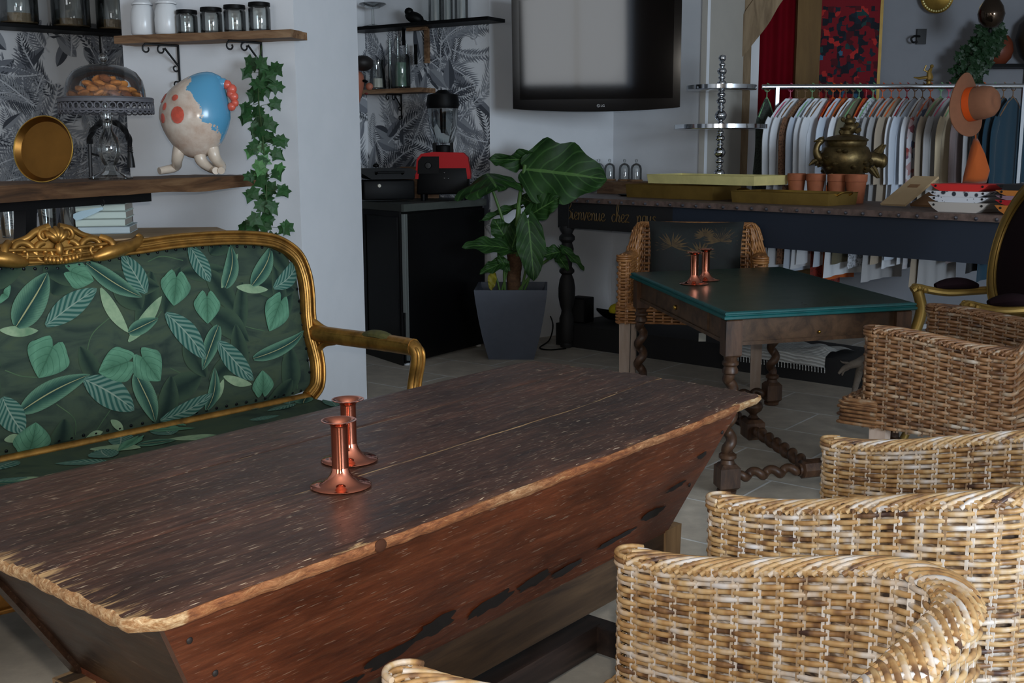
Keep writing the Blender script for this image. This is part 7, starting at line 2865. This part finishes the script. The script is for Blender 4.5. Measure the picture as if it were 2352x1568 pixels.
GAR = [(1748, 'green', 452, 0.55, 'dark green knitted garment at the left end of the clothes rack'), (1802, 'white', 618, 1.0, 'white dress on the rack, next to the dark green knit'), (1818, 'white', 612, 0.95, 'white dress on the rack, left of the brown lace garment'), (1836, 'brown', 600, 0.95, 'brown lace garment among the white dresses on the rack'),
       (1852, 'bluewhite', 620, 0.95, 'bluish white dress just right of the brown lace garment'), (1868, 'white', 610, 1.0, 'white blouse on the rack, above the left terracotta pots'), (1884, 'white', 600, 1.0, 'white blouse on the rack, left of the censer lid'), (1900, 'rust', 652, 0.8, 'rust red patterned dress hanging low on the rack'),
       (1916, 'bluewhite', 606, 1.0, 'bluish white shirt on the rack, behind the censer head'), (1930, 'orange', 640, 0.75, 'orange garment on the rack, directly behind the censer'), (1946, 'white', 630, 0.95, 'white shirt on the rack, right of the censer lid figure'), (1960, 'olive', 600, 0.9, 'olive garment with an orange neighbour on the rack'),
       (1976, 'orange', 520, 0.7, 'narrow orange cardigan on the rack, left of a speckled shirt'), (1992, 'mono', 610, 0.9, 'black and white speckled shirt on the rack'), (2014, 'grey', 560, 0.95, 'light grey shirt on the rack, right of the speckled shirt'), (2034, 'grey', 640, 1.0, 'long light grey tunic on the rack, behind the pale paper bag'),
       (2052, 'beige', 600, 1.0, 'beige linen jacket on the rack, left of the bright white shirts'), (2070, 'white', 610, 1.0, 'bright white shirt with rolled cuff on the rack'), (2088, 'bluewhite', 590, 1.0, 'bluish white shirt on the rack, right of the rolled cuff shirt'), (2106, 'white', 600, 0.95, 'white shirt on the rack, left of the floral garment'),
       (2124, 'print', 610, 0.9, 'floral printed garment on the rack'), (2148, 'beige', 650, 1.0, 'beige linen shirt on the rack, left of the felt hat'), (2166, 'grey', 660, 1.0, 'light grey linen trousers suit on the rack, below the felt hat brim'), (2190, 'cream', 570, 1.0, 'cream knitted cardigan hanging under the felt hat'),
       (2216, 'mauve', 600, 0.9, 'mauve linen garment behind the orange bag on the rack'), (2246, 'grey', 560, 0.95, 'grey jacket on the rack, left of the black coat'), (2270, 'black', 620, 1.0, 'black coat on the rack, left of the teal garment'), (2292, 'teal', 640, 1.0, 'dark teal dress on the rack, right of the black coat'), (2314, 'teal', 600, 1.0, 'dark teal top at the right end of the clothes rack')]
random.seed(14)
for i, (px, col, yb, wsc, lab) in enumerate(GAR):
    x = uy(px + 14, 200, RY).x
    zb_ = uy(px, yb, RY).z
    zt_ = RZ_ - 0.075
    g = thing('hanging_garment', lab, 'garment', (x, RY, zb_), math.radians(43), 'clothes on the rack')
    Hh = zt_ - zb_
    W_ = 0.225 * wsc * random.uniform(0.9, 1.15)
    ph = 0.05 * i
    fl_ = 0.95

    def gfn(sg):
        def fn(a, b):
            u_ = 2 * a - 1
            # shoulders, then the sides
            if b < 0.12:
                w = W_ * (0.22 + 0.78 * (b / 0.12) ** 0.8)
                z = Hh - 0.15 * (b / 0.12)
            else:
                k = (b - 0.12) / 0.88
                w = W_ * (1.0 - 0.06 * math.sin(PI * min(1, k * 1.6)) + 0.10 * k * fl_)
                z = (Hh - 0.15) * (1 - k)
            th = 0.0085 * (1 - u_ ** 4) * (0.55 + 0.45 * b)
            fold = (0.002 + 0.0065 * b) * math.sin(u_ * w * 42 + ph + 1.5 * math.sin(b * 3))
            return Vector((u_ * w, sg * th + fold, z + (0.008 * math.cos(u_ * 2.2) if b > 0.9 else 0)))
        return fn
    mb = MB()
    mb.grid(gfn(-1), 18, 20)
    mb.grid(lambda a, b: gfn(1)(1 - a, b), 18, 20)
    if wsc > 0.8 and col not in ('rust', 'green', 'orange'):
        for s in (-1, 1):                     # sleeves
            mb.tube(spline([(s * W_ * 0.86, 0, Hh - 0.135), (s * W_ * 1.05, -0.002, Hh - 0.24), (s * W_ * 1.06, -0.003, Hh - 0.40), (s * W_ * 1.02, -0.003, Hh - 0.55)], 5), [0.04, 0.045, 0.046, 0.046, 0.045, 0.044, 0.043, 0.042, 0.041, 0.040, 0.040, 0.040, 0.040, 0.04, 0.038, 0.04], 10, up=(0, 1, 0), flat=(0.18, 1))
    mb.build('cloth', CL[col], g, world=False, angle=80)
    hm = HANG[random.choice((0, 1, 2, 2, 3, 4, 0))]
    mb = MB()
    mb.tube([(-W_ * 0.75, 0, Hh - 0.12), (-W_ * 0.3, 0, Hh - 0.03), (0, 0, Hh + 0.008), (W_ * 0.3, 0, Hh - 0.03), (W_ * 0.75, 0, Hh - 0.12)], 0.006, 6)
    hz = Hh + 0.008
    mb.tube([(0, 0, hz), (0, 0, hz + 0.045)] + [(0.036 * math.sin(a), 0, RZ_ - zb_ - 0.004 + 0.027 * math.cos(a)) for a in [PI * 1.3 - PI * 1.3 * k / 8 for k in range(9)]], 0.003, 5)
    mb.build('hanger', hm, g, world=False)
# brown felt hat with an orange band
hy = 6.78
hc = uy(2226, 240, hy)
k_ = hy / CF
ax_ = Vector((0.62, -0.77, 0.10)).normalized()
e1 = ax_.orthogonal().normalized()
e1 = (Vector((0, 0, 1)) - ax_ * ax_.z).normalized()
R3 = basis(e1, ax_.cross(e1), ax_)
FELT = plain('brown_felt', C(136, 88, 62), 0.95, 0, 0.06, 30)
hat = thing('felt_hat', 'brown felt hat with a bright orange band hanging at the right of the clothes rack', 'hat', hc)
mb = MB()


def brim(a, b):
    t_ = 2 * PI * a
    r = (35 + 36 * b) * k_
    w = 0.018 * b * math.sin(2 * t_ + 0.6)
    return hc + R3 @ Vector((r * math.cos(t_), r * math.sin(t_) * 0.94, w - 0.012 * b))


mb.grid(brim, 48, 6, cu=True)
mb.grid(lambda a, b: brim(1 - a, b) - ax_ * 0.004, 48, 6, cu=True)
mb.build('brim', FELT, hat, angle=80)
MB().lathe([(37 * k_, -0.002), (36 * k_, 0.03), (37 * k_, 0.09), (33 * k_, 0.14), (24 * k_, 0.165), (10 * k_, 0.155), (0, 0.15)], hc, 40, R3, sy=0.94).build('crown', FELT, hat, angle=80)
MB().lathe([(38.2 * k_, 0.002), (37.6 * k_, 0.03), (37.2 * k_, 0.045)], hc, 40, R3, sy=0.94, cap=False).build('hat_band', plain('orange_ribbon', C(222, 84, 16), 0.6), hat)
MB().tube([hc + ax_ * 0.15, hc + ax_ * 0.15 + Vector((0, 0.1, 0.04)), Vector((hc.x + 0.16, RY - 0.0145, RZ_))], 0.002, 5).build('cord', BLACK, hat)
# orange cloth bag
t = thing('cloth_bag', 'orange cloth bag hanging below the felt hat', 'bag', uy(2240, 420, 6.9))
mb = MB()
o = [(2236, 318), (2246, 318), (2262, 352), (2274, 392), (2266, 420), (2238, 424), (2210, 420), (2220, 380), (2230, 340)]
P3 = [uy(x, y, 6.86) for x, y in o]
c0 = sum((q for q in P3), Vector()) / len(P3)
vs = P3 + [c0 + (q - c0) * 0.7 + Vector((0, -0.05, 0)) for q in P3] + [c0 + (q - c0) * 0.7 + Vector((0, 0.05, 0)) for q in P3]
n = len(P3)
fs = [(i, (i + 1) % n, n + (i + 1) % n, n + i) for i in range(n)] + [((i + 1) % n, i, 2 * n + i, 2 * n + (i + 1) % n) for i in range(n)] + [tuple(range(n, 2 * n)), tuple(range(3 * n - 1, 2 * n - 1, -1))]
mb.add(vs, fs)
mb.build('sack', CL['orange'], t, angle=80)
MB().tube([uy(2241, 320, 6.86), uy(2240, 290, 6.9), Vector((uy(2240, 250, RY).x, RY - 0.018, RZ_))], 0.005, 6).build('strap', CL['orange'], t)

# ================================================================ timber post with a curved brace
OLDOAK = wood('weathered_timber', [C(104, 84, 62), C(146, 124, 96), C(168, 146, 116)], (16, 16, 2.2), 0.8, 0.004)
x0, x1 = uy(1684, 300, 7.95).x, uy(1719, 300, 7.95).x
tp = thing('timber_post', 'weathered timber post with a curved brace by the white wall', 'post', ((x0 + x1) / 2, 8.0, 0))
mb = MB()


def post_fn(a, b):
    t_ = 2 * PI * a + PI / 4
    sq = max(abs(math.cos(t_)), abs(math.sin(t_)))
    z = CEIL * b
    w = (x1 - x0) / 2 * 1.22
    wob = 0.010 * h2(z * 1.7, a * 3, 2)
    return Vector(((x0 + x1) / 2 + (w * math.cos(t_) / sq * 0.82) + wob, 8.0 + w * math.sin(t_) / sq * 0.82, z))


mb.grid(post_fn, 16, 30, cu=True)
mb.build('upright', OLDOAK, tp, angle=50)
mb = MB()
P2 = lambda x, y: uy(x, y, 7.93)
L_ = spline([P2(1688, 150), P2(1692, 95), P2(1702, 45), P2(1730, 0), P2(1770, -50), P2(1820, -95)], 6)
R2 = spline([P2(1716, 118), P2(1738, 90), P2(1765, 55), P2(1790, 12), P2(1815, -20), P2(1850, -60)], 6)
vs, fs = [], []
for a, b in zip(L_, R2):
    vs += [a, b, b + Vector((0, 0.12, 0)), a + Vector((0, 0.12, 0))]
for i in range(len(L_) - 1):
    for k in range(4):
        l = (k + 1) % 4
        fs.append((i * 4 + k, i * 4 + l, i * 4 + 4 + l, i * 4 + 4 + k))
fs += [(0, 1, 2, 3), tuple(len(vs) - 4 + k for k in (3, 2, 1, 0))]
mb.add(vs, fs)
mb.build('curved_brace', OLDOAK, tp, angle=50)

# ================================================================ far wall
FY = 9.0
CRIMSON = plain('crimson_cloth', C(112, 6, 22), 0.9, 0, 0.1, 4, spec=0.1)
x0, x1 = uy(1731, 100, FY).x, uy(1827, 100, FY).x
cu = thing('red_curtain', 'plain crimson curtain hanging left of the wooden door post', 'curtain', ((x0 + x1) / 2, FY, 0))
MB().grid(lambda a, b: Vector((x0 + (x1 - x0) * a, FY + 0.02 * math.sin(a * 18), 0.05 + 2.6 * b)), 60, 6).build('cloth', CRIMSON, cu)
MB().tube([(x0 - 0.05, FY + 0.03, 2.67), (x1 + 0.05, FY + 0.03, 2.67)], 0.014, 8).build('rod', BLACK_METAL, cu)
x0, x1 = uy(1824, 100, FY).x, uy(1878, 100, FY).x
MB().box(((x0 + x1) / 2, FY - 0.02, CEIL / 2), (x1 - x0, 0.12, CEIL)).build('trim_1', wood('ochre_door_timber', [C(112, 82, 40), C(134, 102, 54)], (14, 14, 2), 0.7), None, smooth=False)['kind'] = 'structure'
x0, x1 = uy(1878, 100, FY).x, uy(2017, 100, FY).x
hg = thing('woven_wall_hanging', 'red wall hanging with a dark blue and green woven pattern', 'wall hanging', ((x0 + x1) / 2, FY, 0.9))
m = NT('woven_red_pattern')
co = m.coord('Object', (1, 1, 1))
ck = m.n('TexVoronoi', i_Scale=24.0, distance='CHEBYCHEV')
m.l(co, ck.inputs['Vector'])
sp = m.n('SeparateColor')
m.l(ck.outputs['Color'], sp.inputs[0])
pat = m.ramp(sp.outputs[0], [(0.0, C(118, 8, 24)), (0.46, C(72, 7, 20)), (0.56, C(16, 18, 30)), (0.76, C(18, 34, 46)), (0.84, C(22, 60, 60)), (0.89, C(176, 40, 36)), (0.965, C(50, 96, 124))])
pat.node.color_ramp.interpolation = 'CONSTANT'
sx = m.n('SeparateXYZ')
m.l(co, sx.inputs[0])
band = m.math('MULTIPLY', m.math('LESS_THAN', sx.outputs[2], 1.50), m.math('GREATER_THAN', sx.outputs[2], 0.2))
m.col(m.mix(band, C(118, 8, 24), pat)).set(Roughness=0.9)
mb = MB()
mb.hull8([(x0, FY - 0.01, 0.5), (x1, FY - 0.01, 0.5), (x1, FY + 0.01, 0.5), (x0, FY + 0.01, 0.5)], [(x0, FY - 0.01, 2.66), (x1, FY - 0.01, 2.66), (x1, FY + 0.01, 2.66), (x0, FY + 0.01, 2.66)])
mb.build('cloth', m.mat, hg, smooth=False)
mb = MB()
mb.box((x1 + 0.012, FY, 1.58), (0.024, 0.03, 2.16))
mb.build('gold_border', GOLDD, hg, smooth=False)
BRICKY = 9.19
gp = uy(2150, -8, 9.15)
k_ = gp.y / CF
t = thing('gold_wall_plate', 'round gilded plate high on the grey wall, cut by the top edge', 'plate', gp)
Rx = Matrix.Rotation(PI / 2, 3, 'X')
MB().lathe([(0, 0), (22 * k_, 0), (26 * k_, 0.008), (37 * k_, 0.02), (37 * k_, 0.026), (25 * k_, 0.014), (0, 0.008)], gp, 40, Rx).build('dish', BRASS, t)
mb = MB()
for k in range(36):
    a = 2 * PI * k / 36
    mb.ell(gp + Vector((32 * k_ * math.cos(a), -0.022, 32 * k_ * math.sin(a))), 0.009, n=6)
mb.build('beaded_ring', GOLDM, t)
hp_ = uy(2116, 84, 9.18)
t = thing('wall_hook', 'black square wall hook with a curved arm on the grey wall', 'hook', hp_)
MB().box(hp_, (0.075, 0.02, 0.12)).build('plate', BLACK_METAL, t)
MB().tube(spline([hp_ + Vector((-0.02, -0.02, 0)), hp_ + Vector((-0.07, -0.06, 0.0)), hp_ + Vector((-0.10, -0.06, -0.02)), hp_ + Vector((-0.085, -0.06, -0.05)), hp_ + Vector((-0.05, -0.06, -0.045))], 6), 0.008, 8).build('curved_arm', BLACK_METAL, t)
# dark glass teardrop lamp
lp = uy(2277, 30, 8.3)
k_ = lp.y / CF
t = thing('teardrop_pendant', 'dark shiny teardrop pendant hanging near the top right corner', 'pendant', lp)
MB().lathe([(0, -34 * k_), (15 * k_, -30 * k_), (25 * k_, -18 * k_), (29 * k_, -2 * k_), (25 * k_, 14 * k_), (15 * k_, 30 * k_), (7 * k_, 44 * k_), (4 * k_, 56 * k_), (0, 58 * k_)], lp, 32).build('glass_drop', plain('smoked_mirror_glass', C(90, 76, 64), 0.08, 0.9), t)
MB().lathe([(4 * k_, -34 * k_), (5 * k_, -36 * k_), (3 * k_, -42 * k_), (0, -43 * k_)], lp, 12).build('finial', BLACK_METAL, t)
MB().tube([lp + Vector((0, 0, 57 * k_)), Vector((lp.x, lp.y, CEIL))], 0.004, 6).build('cord', BLACK, t)
# black wall shelf with planters
a_, b_ = uy(2252, 147, 8.95), uy(2420, 143, 8.95)
sh = thing('black_wall_shelf', 'black shelf on the grey wall at the right edge carrying planters', 'shelf', ((a_.x + b_.x) / 2, 9.05, a_.z))
MB().box(((a_.x + b_.x) / 2, 9.06, a_.z - 0.012), (b_.x - a_.x, 0.27, 0.024)).build('board', BLACK, sh, smooth=False)
for f in (0.2, 0.8):
    x = a_.x + (b_.x - a_.x) * f
    MB().tube([(x, 9.18, a_.z - 0.16), (x, 9.18, a_.z - 0.026), (x, 9.0, a_.z - 0.026)], 0.008, 6).build('bracket', BLACK_METAL, sh)
pc_ = uy(2286, 146, 9.05)
k_ = 9.05 / CF
t = thing('trailing_ivy_planter', 'reddish brown round planter with trailing ivy on the black wall shelf', 'planter', (pc_.x, 9.05, a_.z + 0.0005))
MB().lathe([(0, 0), (20 * k_, 0), (32 * k_, 14 * k_), (36 * k_, 30 * k_), (33 * k_, 48 * k_), (24 * k_, 62 * k_), (22 * k_, 62 * k_), (30 * k_, 46 * k_), (0, 40 * k_)], n=28).build('pot', plain('red_brown_glaze', C(112, 54, 34), 0.4), t, world=False)
lm, st2 = MB(), MB()
random.seed(6)
for i in range(10):
    x, y = random.uniform(2262, 2310), random.uniform(70, 86)
    pts = [uy(2288, 88, 9.0), uy(x - 10, y - 14, 8.95)]
    for k in range(random.randint(3, 6)):
        q_ = pts[-1]
        pts.append(q_ + Vector((random.uniform(-0.10, 0.01), random.uniform(-0.04, 0.01), -random.uniform(0.03, 0.10))))
    S = spline(pts, 5)
    st2.tube(S, 0.004, 5)
    for q_ in S[2:]:
        for _ in range(2):
            ivy_leaf(lm, q_ + Vector((random.uniform(-0.04, 0.04), random.uniform(-0.05, 0.0), random.uniform(-0.03, 0.03))), random.uniform(0.035, 0.06), (random.uniform(-0.5, 0.5), -1, random.uniform(0, 0.8)), random.uniform(0, 6))
for i in range(46):
    f = random.random()
    c_ = uy(2262 - 55 * f + random.uniform(-14, 18), 95 + 85 * f + random.uniform(-14, 14), 8.92)
    ivy_leaf(lm, c_, random.uniform(0.035, 0.06), (random.uniform(-0.5, 0.5), -1, random.uniform(0, 0.8)), random.uniform(0, 6))
DIVY = plain('dark_ivy_green', C(26, 54, 26), 0.5, 0, 0.3, 30)
st2.build('stems', DIVY, t)
lm.build('foliage', DIVY, t, smooth=False)
pc_ = uy(2386, 146, 9.05)
t = thing('dark_round_vase', 'large dark round vase on the black wall shelf, cut by the right edge', 'vase', (pc_.x, 9.05, a_.z + 0.0005))
MB().lathe([(0, 0), (22 * k_, 0), (42 * k_, 20 * k_), (52 * k_, 55 * k_), (46 * k_, 88 * k_), (26 * k_, 108 * k_), (18 * k_, 114 * k_), (20 * k_, 120 * k_), (17 * k_, 120 * k_), (0, 100 * k_)], n=32).build('body', plain('dark_brown_glaze', C(48, 38, 26), 0.5), t, world=False)
# brass figure on top of the rail
p = uy(2133, 190, RY)
t = thing('brass_figurine', 'small dark brass figurine standing on the clothes rack rail', 'figurine', (p.x, RY, RZ_ + 0.0165))
k_ = RY / CF
mb = MB()
mb.lathe([(0, 0), (5 * k_, 0), (5 * k_, 5 * k_), (12 * k_, 7 * k_), (6 * k_, 9 * k_), (0, 10 * k_)], n=14)
mb.tube([(0, 0, 8 * k_), (2 * k_, 0, 14 * k_), (0, 0, 26 * k_), (4 * k_, 0, 34 * k_)], [6 * k_, 8 * k_, 5 * k_, 3 * k_], 8)
mb.ell((5 * k_, 0, 38 * k_), 4.5 * k_, n=8)
mb.tube([(0, 0, 24 * k_), (-12 * k_, 0, 30 * k_), (-8 * k_, 0, 40 * k_)], 2 * k_, 6)
mb.tube([(-4 * k_, 0, 14 * k_), (-22 * k_, 0, 12 * k_), (-34 * k_, 0, 14 * k_)], [4 * k_, 3 * k_, 1 * k_], 6)
mb.build('figure', GOLDD, t, world=False)

# ================================================================ gilded oval-back armchair at the right edge
ob = thing('oval_back_armchair', 'gilded armchair with a dark plum oval back at the right edge', 'armchair', (1.98, 4.48, 0), 0)
PLUM = plain('dark_plum_velvet', C(26, 14, 18), 0.9, 0, 0.1, 10, 0, 0.1)
bcx = Vector((2.09, 4.47, 0.90))
bw_ = 0.30
nb_ = Vector((-0.97, 0.0, 0.22)).normalized()
ey = Vector((0, 1, 0))
ez = nb_.cross(ey)
if ez.z < 0:
    ez = -ez
oval = [bcx + ey * (0.29 * math.cos(a)) + ez * (0.29 * math.sin(a)) for a in [2 * PI * k / 40 for k in range(40)]]
mb = MB()
mb.tube(oval, 1.0, 10, True, up=nb_, flat=(0.022, 0.026))
for r in (0.27, 0.31):
    mb.tube([bcx + nb_ * 0.014 + ey * (r * math.cos(a)) + ez * (r * math.sin(a)) for a in [2 * PI * k / 40 for k in range(40)]], 0.006, 6, True, up=nb_)
mb.build('oval_frame', GOLDD, ob, angle=60)
mb = MB()
mb.grid(lambda a, b: bcx + ey * (0.268 * b * math.cos(2 * PI * a)) + ez * (0.268 * b * math.sin(2 * PI * a)) + nb_ * (0.035 * (1 - b * b)), 36, 8, cu=True)
mb.grid(lambda a, b: bcx + ey * (0.268 * b * math.cos(-2 * PI * a)) + ez * (0.268 * b * math.sin(-2 * PI * a)) - nb_ * 0.02, 36, 4, cu=True)
mb.build('back_pad', PLUM, ob, angle=80)
for y in (4.20, 4.74):
    A_ = MB()
    s = spline([(2.06, y, 0.700), (1.98, y, 0.695), (1.88, y, 0.690), (1.80, y, 0.700), (1.745, y, 0.712), (1.72, y, 0.700)], 6)
    A_.tube(s, 0.022, 10, up=(0, 0, 1), flat=(0.75, 1))
    for q_ in (-1, 1):
        A_.tube([Vector(p) + Vector((0, q_ * 0.017, 0.010)) for p in s], 0.006, 6)
    s = spline([(1.745, y, 0.700), (1.765, y, 0.62), (1.75, y, 0.54), (1.72, y, 0.47), (1.735, y, 0.42)], 6)
    A_.tube(s, 0.024, 10)
    for k in range(4):
        A_.ell((1.735 + 0.012 * k, y + (-0.018 if k % 2 else 0.018), 0.715 - 0.004 * k), 0.014, n=8)
    arm = A_.build('arm', GOLDD, ob)
    mb = MB()
    mb.tube([(2.0 - 0.18 * k / 10, y, 0.718 + 0.012 * math.sin(PI * k / 10)) for k in range(11)], [0.006 + 0.036 * math.sin(PI * (0.06 + 0.88 * k / 10)) ** 0.6 for k in range(11)], 12, up=(0, 0, 1), flat=(0.62, 1))
    mb.build('arm_pad', PLUM, arm, root=ob)
mb = MB()
mb.box((1.95, 4.47, 0.43), (0.50, 0.56, 0.10), b=0.035)
mb.build('seat', PLUM, ob)
mb = MB()
mb.box((1.95, 4.47, 0.365), (0.52, 0.58, 0.05), b=0.012)
mb.build('seat_rail', GOLDD, ob)
for x, y in ((1.735, 4.21), (1.735, 4.73), (2.16, 4.24), (2.16, 4.70)):
    dx = -0.03 if x < 1.9 else 0.03
    MB().tube(spline([(x, y, 0.36), (x + dx * 0.7, y, 0.27), (x - dx * 0.2, y, 0.13), (x + dx, y, 0.012)], 6), [0.034, 0.034, 0.033, 0.031, 0.029, 0.027, 0.025, 0.023, 0.021, 0.019, 0.017, 0.016, 0.016, 0.016, 0.016, 0.016, 0.017, 0.018, 0.02], 10).build('leg', GOLDD, ob)
for y in (4.40, 4.54):
    MB().tube([(2.14, y, 0.36), (2.12, y, 0.62)], 0.02, 8).build('back_post', GOLDD, ob)
